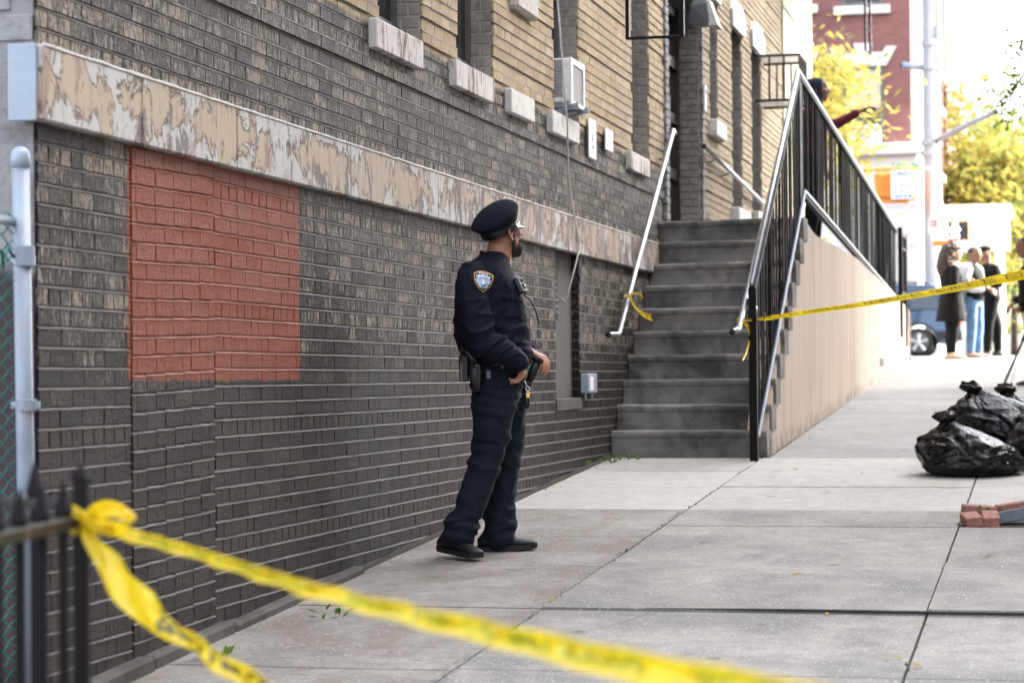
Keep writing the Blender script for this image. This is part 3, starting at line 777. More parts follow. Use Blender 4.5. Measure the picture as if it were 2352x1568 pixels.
# ledge along the foot of the wall: broken kerb strip
b = MB(); seg = [7.4, 8.3, 9.2, 10.1, 11.05]
for k in range(4):
    a, c = seg[k]+.01, seg[k+1]-.012; t = gz(a)+.030+.02*rr.random(); wd = .045+.02*rr.random()
    b.box((W-.01, a, gz(a)-.1), (W+wd, c, t), ch=.012)
    for q in range(-24, 0):
        vx = b.v[q]; b.v[q] = (vx[0]+.006*mnoise.noise(Vector((vx[1]*4, vx[2]*9, k))), vx[1], vx[2]+SLOPE*(vx[1]-a)+.005*mnoise.noise(Vector((vx[1]*5, k, 0))))
part(b, 'foot_ledge', M['ledge'])
b = MB(); n = 40                                   # rough fillet of old mortar where wall meets pavement
rg = []
for k in range(n+1):
    y = 7.4+(17.85-7.4)*k/n; u = .005+.02*mnoise.noise(Vector((y*1.7, 3, 0))); t = .018+.022*mnoise.noise(Vector((y*2.3, 8, 0)))
    rg.append([(W-.03, y, gz(y)-.03), (W+.03+u, y, gz(y)-.02), (W+.02+u, y, gz(y)+.012), (W+.012, y, gz(y)+t), (W-.03, y, gz(y)+t)])
b.rings(rg); part(b, 'foot_fillet', M['joint_dirt'])
# hairline cracks in the flags and grit lying in the long joint
def crack(pts, w, seed):
    b = MB(); c = crom(pts, 14); vs = []
    for i, (x, y) in enumerate(c):
        e = .012*mnoise.noise(Vector((i*.45, seed, 0))); f = w*(.35+.65*abs(mnoise.noise(Vector((i*.3, seed, 4)))))*(1 if 0 < i < len(c)-1 else .1)
        t = (c[min(i+1, len(c)-1)][0]-c[max(i-1, 0)][0], c[min(i+1, len(c)-1)][1]-c[max(i-1, 0)][1]); l = math.hypot(*t) or 1; nx_, ny_ = -t[1]/l, t[0]/l
        for s_ in (-1, 1): X_, Y_ = x+nx_*(e+s_*f), y+ny_*(e+s_*f); vs.append((X_, Y_, gz(Y_)+.0045))
    b.add(vs, [(2*i, 2*i+1, 2*i+3, 2*i+2) for i in range(len(c)-1)]); b.build('crack', M['joint_dirt'], sidewalk)
crack([(-1.75, 13.05), (-1.3, 13.12), (-.95, 13.3), (-.57, 13.33)], .005, 1); crack([(-1.85, 10.10), (-1.4, 10.16), (-.9, 10.14), (-.6, 10.10)], .006, 2)
crack([(-2.2, 9.2), (-1.9, 9.35), (-1.75, 9.7), (-1.72, 9.94)], .003, 3); crack([(-3.1, 10.6), (-2.8, 10.8), (-2.6, 11.2), (-2.22, 11.35)], .003, 4); crack([(-.5, 12.0), (-.1, 12.1), (.4, 11.9)], .004, 5)
gb = MB(); rg5 = random.Random(11)
for _ in range(420):
    q = rg5.random(); y = 8.0+6.0*q**1.4; x = -2.21+rg5.gauss(0, .018); r_ = rg5.uniform(.002, .006); z = gz(y)-.002
    gb.add([(x-r_, y-r_, z), (x+r_, y-r_*.6, z), (x+r_*.7, y+r_, z), (x-r_*.8, y+r_*.8, z), (x, y, z+r_*1.3)], [(0, 1, 4), (1, 2, 4), (2, 3, 4), (3, 0, 4)])
go = gb.build('grit', M['curb_stone'], sidewalk); go['kind'] = 'stuff'
# ================================================================== STOOP: steps, cheek wall, railings
stoop = empty('stoop', (-2.7, 17.85, .885), 0, 'grey concrete stoop with ten worn steps and a long tan stucco cheek wall', 'stoop')
sx = Matrix.Translation((2.7, -17.85, -.885))
def spart(mb, name, m, parent=None, smooth=False): mb.xf(sx); return mb.build(name, m, parent or stoop, smooth)
STX = -2.18                                       # right-hand edge of the steps
for k in range(1, 11):
    z = .885+.199*k; yy = 17.85+.26*(k-1); rn = random.Random(k)
    xr = -2.18+.0055*(k-1); sk = .010*(k-1)/9.0            # the old steps sag a little to the wall side
    yb = yy+.31 if k < 10 else 20.52
    def zt(x): return z - sk*(x-xr)/(W-xr)*1.6 + .004*mnoise.noise(Vector((x*2.2, k*3.1, 0)))
    n = 30; b = MB(); xs = [W+.004+(xr-W-.004)*i/n for i in range(n+1)]
    prof = lambda x: [(x, yb, zt(x)), (x, yy+.012, zt(x)), (x, yy-.006, zt(x)-.006), (x, yy-.012+.008*mnoise.noise(Vector((x*4, k, 1))), zt(x)-.020-.006*max(0, mnoise.noise(Vector((x*7, k, 5))))), (x, yy-.008, zt(x)-.045), (x, yy+.006, zt(x)-.062),
                      (x, yy+.012+.003*mnoise.noise(Vector((x*2, k, 7))), z-.13), (x, yy+.006, z-.204 if k > 1 else .6), (x, yb, z-.204 if k > 1 else .6)]
    b.rings([prof(x) for x in xs]); spart(b, 'step', M['stair_concrete'], smooth=False)
# landing and ramp behind the cheek wall
def ramp_z(y): return 2.875 if y < 22 else 2.875-(y-22)*.048
b = MB(); b.rings([[(W+.01, y, ramp_z(y)), (-2.25, y, ramp_z(y)), (-2.25, y, ramp_z(y)-.3), (W+.01, y, ramp_z(y)-.3)] for y in (20.5, 21.85, 24, 26, 28, 30, 32, 34.8)]); spart(b, 'ramp', M['stair_concrete'])
# cheek wall: its sloping underside follows the steps, its top the ramp
top = [(17.96, 1.0)]
for k in range(2, 11):
    top += [(17.85+.26*(k-1)+.03, .885+.199*k-.03)]
top += [(20.55, 2.86), (21.0, 2.87), (21.6, 2.80), (23.5, 2.80), (26.0, 2.80), (28.4, 2.76), (30.5, 2.62), (33.6, 2.50), (34.85, 2.44)]
b = MB(); sk_ = lambda y: -2.195+.0045*(y-17.85)
P = [(sk_(y), y, z) for y, z in top] + [(sk_(34.85), 34.85, 1.2), (sk_(17.96), 17.96, .5)]
b.prism(P, (-.16, 0, 0)); spart(b, 'cheek_wall', M['tan_stucco'])
b = MB(); b.box((-2.125, 34.86, 1.2), (-3.3, 34.98, 2.44)); spart(b, 'end_wall', M['tan_stucco'])
p_ = onx(2028, 832, -2.13); b = MB(); b.box((sk_(p_.y)-.02, p_.y-.3, p_.z-.045), (sk_(p_.y)+.006, p_.y+.3, p_.z+.05)); spart(b, 'drain_hole', M['dark_slot'])

# --- black railing along the open side, silver tops
rail = empty('stoop_railing', (-2.265, 17.72, .88), 0, 'tall black picket railing with silver top rail running up the stoop and down the ramp', 'railing')
rx = Matrix.Translation((2.265, -17.72, -.88)); RX = -2.265
def rpart(mb, name, m, smooth=False): mb.xf(rx); return mb.build(name, m, rail, smooth)
PK_T, PK_B = Vector((-2.17, 20.2, 4.10)), Vector((-2.17, 20.42, 3.095))
LO_T, LO_B = Vector((-2.235, 17.46, 2.145)), Vector((-2.235, 17.52, 1.025))
EN_T, EN_B = Vector((-2.17, 32.6, 3.485)), Vector((-2.17, 32.2, 2.54))
def bar(a, c, w, h): 
    b = MB(); d = (Vector(c)-Vector(a)); L = d.length; q = d.to_track_quat('Y', 'Z').to_matrix().to_4x4()
    return b.box((-w/2, 0, -h/2), (w/2, L, h/2), Matrix.Translation(a) @ q, ch=.004)
rpart(bar(LO_T, PK_T, .05, .05), 'top_rail', M['black_iron']); rpart(bar(PK_T, EN_T, .05, .05), 'top_rail', M['black_iron'])
rpart(bar(LO_B, PK_B, .045, .05), 'bottom_rail', M['black_iron']); rpart(bar(PK_B, EN_B, .045, .05), 'bottom_rail', M['black_iron'])
b = MB(); b.tube([LO_T+Vector((.0, -.02, .045)), PK_T+Vector((0, 0, .045)), EN_T+Vector((0, 0, .045))], .021, 10); rpart(b, 'rail_cap', M['steel'], True)
# flat pale strip lying on the bottom rail
for (p, q) in ((LO_B, PK_B), (PK_B, EN_B)):
    rpart(bar(p+Vector((.03, 0, .02)), q+Vector((.03, 0, .02)), .018, .03), 'rail_strip', M['pale_paint_steel'])
b = MB(); b.box((-2.265, 17.46, .84), (-2.205, 17.52, 2.16), ch=.004); rpart(b, 'newel_post', M['black_iron'])
b = MB(); b.box((-2.185, 20.2, 2.95), (-2.155, 20.4, 4.09)); rpart(b, 'peak_post', M['black_iron'])
pk = None
def lerp(a, c, t): return a+(c-a)*t
for (a0, a1, b0, b1, n) in ((LO_T, PK_T, LO_B, PK_B, 30), (PK_T, EN_T, PK_B, EN_B, 100)):
    for i in range(1, n):
        t = i/n; T = lerp(a0, a1, t); B = lerp(b0, b1, max(0, (T.y-b0.y)/(b1.y-b0.y)))
        if pk is None:
            m_ = MB(); m_.box((-.0065, -.0065, 0), (.0065, .0065, 1)); pk = m_.mesh('picket', M['black_iron'])
        link('picket', pk, rail, (T.x+2.265+rr.uniform(-.006, .006), T.y-17.72, B.z-.88), (rr.uniform(-.004, .004), rr.uniform(-.005, .005), rr.uniform(-.16, .16)), (1, 1, T.z-B.z))
for (y, z0, z1) in ((32.75, 2.02, 3.55), (33.75, 1.9, 3.50)):
    b = MB(); b.box((-2.15, y-.035, z0), (-2.09, y+.035, z1), ch=.005); rpart(b, 'end_post', M['black_iron'])
b = MB(); b.box((-2.14, 32.8, 3.44), (-2.10, 33.7, 3.49)); rpart(b, 'end_panel_rail', M['black_iron'])
for (za, zb) in ((2.62, 2.67), (3.26, 3.29)):
    b = MB(); b.box((-2.14, 32.8, za), (-2.10, 33.7, zb)); rpart(b, 'end_panel_rail', M['black_iron'])
for i in range(1, 7):
    b = MB(); y = 32.8+i*.13; b.box((-2.128, y-.008, 2.65), (-2.112, y+.008, 3.46)); rpart(b, 'picket', M['black_iron'])
# --- three wall / inner handrails (silver tubes)
def handrail(name, pts, r, label, brk, wallx, dark=None):
    t = empty(name, pts[0], 0, label, 'handrail', 'silver tube handrails of the stoop'); q = Matrix.Translation(-Vector(pts[0]))
    b = MB(); b.tube(crom(pts, 1), r, 12); b.xf(q); b.build('rail_tube', M['steel'], t, True)
    for e in (pts[0], pts[-1]):
        b = MB(); b.lathe((0, 0, 0), [(r*.2, -.012), (r*1.08, -.01), (r*1.08, .012), (r*.2, .014)], 12, 'y'); b.xf(Matrix.Translation(e)); b.xf(q); b.build('end_cap', M['rubber'], t, True)
    for p in brk:
        p = Vector(p); b = MB(); b.tube([p, p+Vector((0, 0, -.05)), (wallx, p.y, p.z-.07)], .009, 8); b.lathe((0, 0, 0), [(.001, 0), (.03, .002), (.03, .008), (.001, .012)], 10, 'x'); 
        for i in range(-40, 0): v = b.v[i]; b.v[i] = (v[0]+wallx, v[1]+p.y, v[2]+p.z-.07)
        b.xf(q); b.build('wall_bracket', M['steel'], t, True)
    return t
HX = W+.09
a, c = onx(1546, 299, HX), onx(1421, 768, HX)
mid = lambda t: tuple(a+(c-a)*t)
handrail('handrail', [tuple(a+Vector((0, .10, -.02))), tuple(a), mid(.5), tuple(c), tuple(c+Vector((-.0, -.42, -.01)))], .021, 'silver tube handrail on the dark brick wall left of the steps', [mid(.12), mid(.55)], W)
HX2 = -2.29
a2, c2 = onx(1822, 215, HX2), onx(1697, 755, HX2)
handrail('handrail', [tuple(a2), tuple(a2+(c2-a2)*.5), tuple(c2), tuple(c2+Vector((0, -.35, -.03)))], .021, 'silver tube handrail on the black railing right of the steps', [tuple(a2+(c2-a2)*t) for t in (.2, .55, .9)], -2.21)
HX3 = W+.08
a3, c3 = onx(1618, 336, HX3), onx(1775, 488, HX3)
handrail('handrail', [tuple(a3+Vector((0, -.02, 0))), tuple(a3+(c3-a3)*.5), tuple(c3)], .021, 'silver tube handrail past the black door along the tan wall', [tuple(a3+(c3-a3)*t) for t in (.12, .30)], W)

# ================================================================== THINGS ON THE FACADE
ac = empty('air_conditioner', (W, 16.15, 3.41), 0, 'white window air conditioner with slotted side on a strut above the notices', 'air conditioner')
q = Matrix.Translation((-W, -16.15, -3.41))
ax0, ax1, ay0, ay1, az0, az1 = W-.24, -3.302, 15.95, 16.40, 3.412, 3.738
b = MB(); b.box((ax0, ay0, az0+.02), (ax1-.012, ay1, az1), ch=.006); b.xf(q); b.build('case', M['white_plastic'], ac)
b = MB(); t = .03
b.box((ax1-.013, ay0-.004, az0), (ax1+.01, ay0+t, az1+.004), ch=.004); b.box((ax1-.013, ay1-t, az0), (ax1+.01, ay1+.004, az1+.004), ch=.004)
b.box((ax1-.013, ay0+t, az0), (ax1+.009, ay1-t, az0+t), ch=.004); b.box((ax1-.013, ay0+t, az1-t-.01), (ax1+.009, ay1-t, az1+.004), ch=.004); b.xf(q); b.build('front_frame', M['white_plastic'], ac)
b = MB(); b.box((ax1-.012, ay0+t, az0+t), (ax1-.004, ay1-t, az1-t-.01)); b.xf(q); fin = b.build('condenser', M['ac_fin'], ac)
b = MB()
for k in range(1, 26): zz = az0+t+k*(az1-az0-2*t)/26; b.box((ax1-.004, ay0+t, zz-.0015), (ax1+.001, ay1-t, zz+.0015))
b.xf(q); b.build('condenser_fins', M['ac_fin'], fin)
for k in range(21):
    zz = az0+.055+k*.0125
    for (u, v) in ((-.235, -.115), (-.108, -.060)) if False else ((ax0+.10, ax1-.145), (ax1-.135, ax1-.058)):
        b = MB(); b.box((u, ay0-.0015, zz), (v, ay0+.004, zz+.0065)); b.xf(q); b.build('side_slot', M['dark_slot'], ac)
b = MB(); b.box((ax0, ay0+.02, az0-.012), (ax1+.05, ay0+.05, az0+.012)); b.box((ax0, ay1-.05, az0-.012), (ax1+.05, ay1-.02, az0+.012)); b.xf(q); b.build('support_arm', M['pale_paint_steel'], ac)
b = MB(); b.tube([(W-.03, ay1-.035, 3.36), (ax1+.045, ay1-.035, az0-.004)], .012, 8); b.xf(q); b.build('strut', M['pale_paint_steel'], ac)
b = MB(); b.tube([(W-.03, ay0+.035, 3.36), (ax1+.045, ay0+.035, az0-.004)], .012, 8); b.xf(q); b.build('strut', M['pale_paint_steel'], ac)

def cable(name, pts, r, m, label, cat='cable'):
    p0 = Vector(pts[0]); b = MB(); b.tube(crom(pts, 5), r, 7); b.xf(Matrix.Translation(-p0)); return tag(b.build(name, m, None, True, loc=p0), label, cat)
cable('white_cable', [tuple(onx(1277, -40, -3.26)), tuple(onx(1284, 40, -3.26)), tuple(onx(1291, 130, -3.262)), tuple(onx(1297, 220, -3.265)), tuple(onx(1303, 285, -3.30)), tuple(onx(1304, 345, -3.325)), tuple(onx(1308, 420, -3.345)), tuple(onx(1320, 500, -3.345)), tuple(onx(1330, 560, -3.348)), tuple(onx(1324, 600, -3.36)), tuple(onx(1309, 655, -3.40)), tuple(onx(1300, 690, -3.43)), tuple(onx(1292, 688, -3.455)), tuple(onx(1281, 680, -3.49))], .0065, M['cord_white'], 'thin white cable hanging down the wall past the air conditioner into the basement vent')
def notice(name, p, label):
    """sheet on the wall from four pixel corners, real thickness"""
    X = W+.032; a = onx(*p[0], X); c = onx(*p[1], X); z1, z0 = onx(*p[0], X).z, onx(*p[2], X).z
    t = empty(name, (X, a.y, z0), 0, label, 'notice', 'paper notices on the wall')
    b = MB(); b.box((-.004, 0, 0), (.004, c.y-a.y, z1-z0)); b.build('sheet', M['paper'], t); return t, c.y-a.y, z1-z0
t, w, h = notice('wall_notice', ((1351.5, 270), (1368, 278), (1352.5, 360)), 'tall white notice with blue marks on the brick beside the window')
for (u, v, du, dv) in ((.45, .56, .12, .05), (.48, .49, .14, .055), (.42, .62, .3, .01), (.5, .27, .16, .06), (.6, .31, .06, .05), (.42, .30, .05, .02)):
    b = MB(); b.box((.004, w*(u-du/2), h*(v-dv/2)), (.0055, w*(u+du/2), h*(v+dv/2))); b.build('blue_mark', M['ink_blue'], t)
for k in range(4):
    b = MB(); b.box((.004, w*.5, h*(.18-k*.035)), (.0055, w*.66, h*(.195-k*.035))); b.build('grey_mark', M['ink_grey'], t)
t, w, h = notice('wall_notice', ((1390, 293), (1407, 301), (1391, 343)), 'small pale notice, blank and sun-bleached, right of the tall one')
b = MB(); b.box((.004, w*.3, h*.15), (.0052, w*.8, h*.80)); b.build('faded_print', simple('faded', (.66, .66, .72), .7), t)
# electrical box
p = onx(1338, 905, W+.02); eb = empty('electrical_box', (W, p.y, 1.36), 0, 'small pale blue electrical box on the dark brick beside the basement window', 'electrical box')
eb.location.z = onx(1338, 903, W).z
b = MB(); b.box((.0, .02, 0), (.06, .36, .145), ch=.008); b.build('case', M['pale_paint_steel'], eb)
b = MB(); b.box((.06, .06, .02), (.066, .19, .12), ch=.004); b.build('cover', M['paper'], eb)
b = MB(); b.tube([(.03, .06, 0), (.03, .06, -.05)], .01); b.tube([(.03, .30, 0), (.03, .30, -.04)], .01); b.build('conduit', M['steel'], eb)
# flood lamp, intercom
p = onx(1632, 40, W+.25); fl = empty('flood_lamp', (W, p.y, p.z+.1), 0, 'dark grey flood lamp on the wall above and right of the black door', 'lamp')
b = MB(); b.tube([(0, 0, .12), (.12, 0, .14), (.2, 0, .06)], .018, 8); b.build('bracket', M['frame_grey'], fl)
b = MB(); b.rings([[(.06, -.13, -.17), (.06, .13, -.17), (.26, .15, -.17), (.26, -.15, -.17)], [(.08, -.12, .0), (.08, .12, .0), (.24, .12, .02), (.24, -.12, .02)], [(.12, -.06, .1), (.12, .06, .1), (.2, .06, .1), (.2, -.06, .1)]]); b.build('hood', M['frame_grey'], fl)
b = MB(); b.rings([[(.25, -.15, -.20), (.25, .15, -.20), (.34, .16, -.20), (.34, -.16, -.20)], [(.235, -.12, .04), (.235, .12, .04), (.255, .12, .05), (.255, -.12, .05)]]); b.build('visor', M['limestone_w'], fl)
p = onx(1604, 260, W+.05); it = empty('door_plate', (W+.036, 22.66, 4.10), 0, 'narrow white plate on the brick jamb right of the black door', 'plate')
b = MB(); b.box((0, 0, 0), (.02, .10, .27), ch=.004); b.build('plate', M['paper'], it)
b = MB(); b.box((.02, .03, .18), (.024, .07, .22)); b.build('button', M['ink_grey'], it)
# projecting window cage
cg = empty('window_cage', (W, 27.1, 4.75), 0, 'projecting white topped black bar cage on the far window', 'window guard')
ca = onx(1748, 232, W); y0, y1 = 27.0, 27.75; z0, z1 = 4.70, 5.22
for k, (zz) in enumerate((z0, z1)):
    b = MB()
    for (p, q_) in (((0, y0), (.52, y0)), ((.52, y0), (.52, y1)), ((.52, y1), (0, y1))): b.tube([(p[0], p[1]-27.1, zz-4.75), (q_[0], q_[1]-27.1, zz-4.75)], .016, 6)
    b.build('hoop', M['black_iron_worn'], cg)
    for k in range(4):
        b = MB(); y = y0-27.1+.08+k*.19; b.box((.01, y, zz-4.75+.012), (.51, y+.05, zz-4.75+.024)); b.build('flat_bar', M['white_paint'], cg)
for (x, y) in [(.17, y0), (.34, y0), (.52, y0), (.52, y0+.15), (.52, y0+.30), (.52, y0+.45), (.52, y0+.60), (.52, y1), (.17, y1), (.34, y1)]:
    b = MB(); b.tube([(x, y-27.1, z0-4.75), (x, y-27.1, z1-4.75)], .012, 6); b.build('upright', M['black_iron_worn'], cg)
# fire escapes: platform above the frame, drop ladder hanging into view
def fire_escape(x0, x1, ya, label, zb, along, yp0, yp1):
    t = empty('fire_escape', (W, ya, 6.6), 0, label, 'fire escape', 'fire escape ladders hanging over the entrance'); q = Matrix.Translation((-W, -ya, -6.6))
    b = MB()
    for k in range(9): b.box((W+.02+k*.115, yp0, 6.58), (W+.05+k*.115, yp1, 6.61))
    b.box((W, yp0-.03, 6.53), (W+1.02, yp0, 6.62)); b.box((W, yp1, 6.53), (W+1.02, yp1+.03, 6.62)); b.xf(q); b.build('platform', M['black_iron'], t)
    pa, pb = ((x0, ya), (x1, ya)) if not along else ((x0, ya), (x0+.03, ya+.42))
    for (x, y) in (pa, pb):
        b = MB(); b.box((x-.014, y-.02, zb), (x+.014, y+.02, 6.6), ch=.004); b.xf(q); b.build('stringer', M['black_iron'], t)
        b = MB(); b.box((x+.0142, y-.021, zb+.02), (x+.0165, y-.004, 6.55)); b.xf(q); b.build('white_edge', M['paper'], t)  # thin white strip down one edge of the stringer
    z = zb+.01
    while z < 6.5:
        b = MB(); b.tube([(*pa, z), (*pb, z)], .011, 6); b.xf(q); b.build('rung', M['black_iron'], t); z += .31
xa = -3.05; ya = 3.05*5350/(2430-1442)
zb = onx(1442, 92, xa).z
fire_escape(xa, xa+.405, onx(1442, 92, xa).y, 'black fire escape drop ladder hanging before the black door, bottom rung in view', zb, False, 17.6, 20.2)
xb = -2.45; pp = onx(1988, 117, xb)
fire_escape(xb, xb, pp.y, 'black fire escape ladder seen edge on against the red corner building', pp.z, True, 28.5, 31.0)
# ================================================================== PEOPLE
def Rz(a): return Matrix.Rotation(a, 4, 'Z')
def Ry(a): return Matrix.Rotation(a, 4, 'Y')
def Rx(a): return Matrix.Rotation(a, 4, 'X')
T_ = Matrix.Translation
def limb(mb, pts, radii, n=14, k=5, flat=None):
    """tapered limb through the joints with rounded ends"""
    q = [(*p, *(r if isinstance(r, tuple) else (r, r))) for p, r in zip(pts, radii)]
    c = crom(q, k); P = [Vector(v[:3]) for v in c]; R = [(v[3], v[4]) for v in c]
    d0 = (P[0]-P[1]).normalized(); d1 = (P[-1]-P[-2]).normalized(); r0 = min(R[0]); r1 = min(R[-1])
    P = [P[0]+d0*r0*.75, P[0]+d0*r0*.45]+P+[P[-1]+d1*r1*.45, P[-1]+d1*r1*.75]
    R = [(R[0][0]*.35, R[0][1]*.35), (R[0][0]*.8, R[0][1]*.8)]+R+[(R[-1][0]*.8, R[-1][1]*.8), (R[-1][0]*.35, R[-1][1]*.35)]
    mb.tube([tuple(p) for p in P], R, n, True, flat)
def oval(z, xb, xf, hw, n=24, p=2.3, y0=0.0):
    cx, rx_ = (xb+xf)/2, (xf-xb)/2; out = []
    for k in range(n):
        a = 2*math.pi*k/n; ca, sa = math.cos(a), math.sin(a)
        e = 2/p; out.append(Vector((cx+rx_*math.copysign(abs(ca)**e, ca), y0+hw*math.copysign(abs(sa)**e, sa), z)))
    return out
def stack(mb, rows, n=24, k=4, p=2.3, M_=None):
    c = crom(rows, k); rg = [oval(v[0], v[1], v[2], v[3], n, p, v[4] if len(v) > 4 else 0) for v in c]
    if M_ is not None: rg = [[M_ @ q for q in r] for r in rg]
    mb.rings(rg)
HEAD = [(0, .045, .088, .020), (.012, .020, .097, .034), (.035, -.015, .102, .046), (.06, -.045, .104, .056), (.09, -.068, .104, .064), (.12, -.085, .102, .070), (.145, -.092, .104, .074), (.17, -.094, .104, .0755), (.195, -.088, .096, .070), (.215, -.070, .076, .056), (.228, -.045, .048, .036), (.233, -.02, .02, .014)]
def head_parts(mb, H):
    stack(mb, HEAD, 22, 3, 2.2, H)
    def L(*p): return tuple(H @ Vector(p))
    limb(mb, [L(.100, 0, .142), L(.112, 0, .118), L(.122, 0, .098)], [.009, .012, .015], 10, 3)
    limb(mb, [L(.108, -.014, .093), L(.108, .014, .093)], [.011, .011], 8, 2)
    limb(mb, [L(.082, -.05, .146), L(.1, 0, .149), L(.082, .05, .146)], [.010, .012, .010], 8, 4)
    limb(mb, [L(.098, -.022, .062), L(.106, 0, .064), L(.098, .022, .062)], [.006, .010, .006], 8, 3)
    limb(mb, [L(.097, -.02, .052), L(.104, 0, .051), L(.097, .02, .052)], [.006, .009, .006], 8, 3)
    limb(mb, [L(.066, -.056, .11), L(.085, -.045, .10)], [.018, .016], 8, 2); limb(mb, [L(.066, .056, .11), L(.085, .045, .10)], [.018, .016], 8, 2)
    for s in (-1, 1):
        e = [(.004, .134), (-.010, .139), (-.022, .130), (-.024, .113), (-.014, .093), (-.002, .078), (.006, .083)]
        limb(mb, [L(x, s*(.080+.012*(-x*25 if x < 0 else 0)), z) for x, z in e], [.0055, .006, .0065, .0065, .006, .0065, .004], 8, 3)
        limb(mb, [L(-.002, s*.072, .088), L(-.008, s*.075, .128)], [.010, .012], 8, 2)
        limb(mb, [L(.012, s*.075, .100), L(.010, s*.078, .112)], [.005, .005], 6, 2)
def hand(mb, wrist, knuck, palm_n, curl, spread=.019, s=1.0, thumb=None, thick=.013, fl=1.0, side=1):
    """palm and five separate fingers; wrist -> knuckles, fingers curl towards palm_n"""
    w, k = Vector(wrist), Vector(knuck); d = (k-w).normalized(); nrm = Vector(palm_n); nrm = (nrm-d*nrm.dot(d)).normalized(); a = d.cross(nrm)*side
    for t in (-1.2, -.4, .4, 1.2): limb(mb, [tuple(w+a*t*.011*s), tuple((w+k)/2+a*t*.016*s), tuple(k+a*t*spread*.98*s)], [(.016*s), (.0155*s), (.0125*s)], 10, 3)
    lens = [(.042, .026, .021), (.046, .030, .022), (.043, .028, .022), (.034, .021, .019)]
    for i, t in enumerate((-1.5, -.5, .5, 1.5)):
        p = k+a*t*spread*s; ang = 0; pts = [tuple(p-d*.014*s)]; q = p; pts.append(tuple(q))
        for j, l in enumerate(lens[i]):
            ang += curl[j] + .05*(i-1.5); v = d*math.cos(ang)+nrm*math.sin(ang); q = q+v*l*s*fl; pts.append(tuple(q))
        limb(mb, pts, [.0095*s, .0095*s, .0088*s, .0080*s, .0068*s], 8, 3)
    if thumb:
        b0 = w+d*.022*s-a*.022*s
        pts = [tuple(b0)]; q = b0
        for (u, v, ww), l in zip(thumb, (.042, .032, .026)): q = q+(d*u+nrm*v-a*ww).normalized()*l*s; pts.append(tuple(q))
        limb(mb, pts, [.014*s, .0115*s, .0098*s, .0078*s], 8, 3)
def fold(p, sc, amp, st=(1, 1, 1)):
    v = Vector((p.x*st[0], p.y*st[1], p.z*st[2]))*sc
    n = mnoise.noise(v+Vector((mnoise.noise(v*.7), 0, 0))*1.2); return amp*(1-2*abs(n))

def crease(p, sc, amp, st=(1, 1, 1), pw=3):
    v = Vector((p.x*st[0], p.y*st[1], p.z*st[2]))*sc; v += Vector((mnoise.noise(v*.6), mnoise.noise(v*.6+Vector((5, 0, 0))), 0))*.6
    r = 1-2.2*abs(mnoise.noise(v)); return amp*max(0, r)**pw
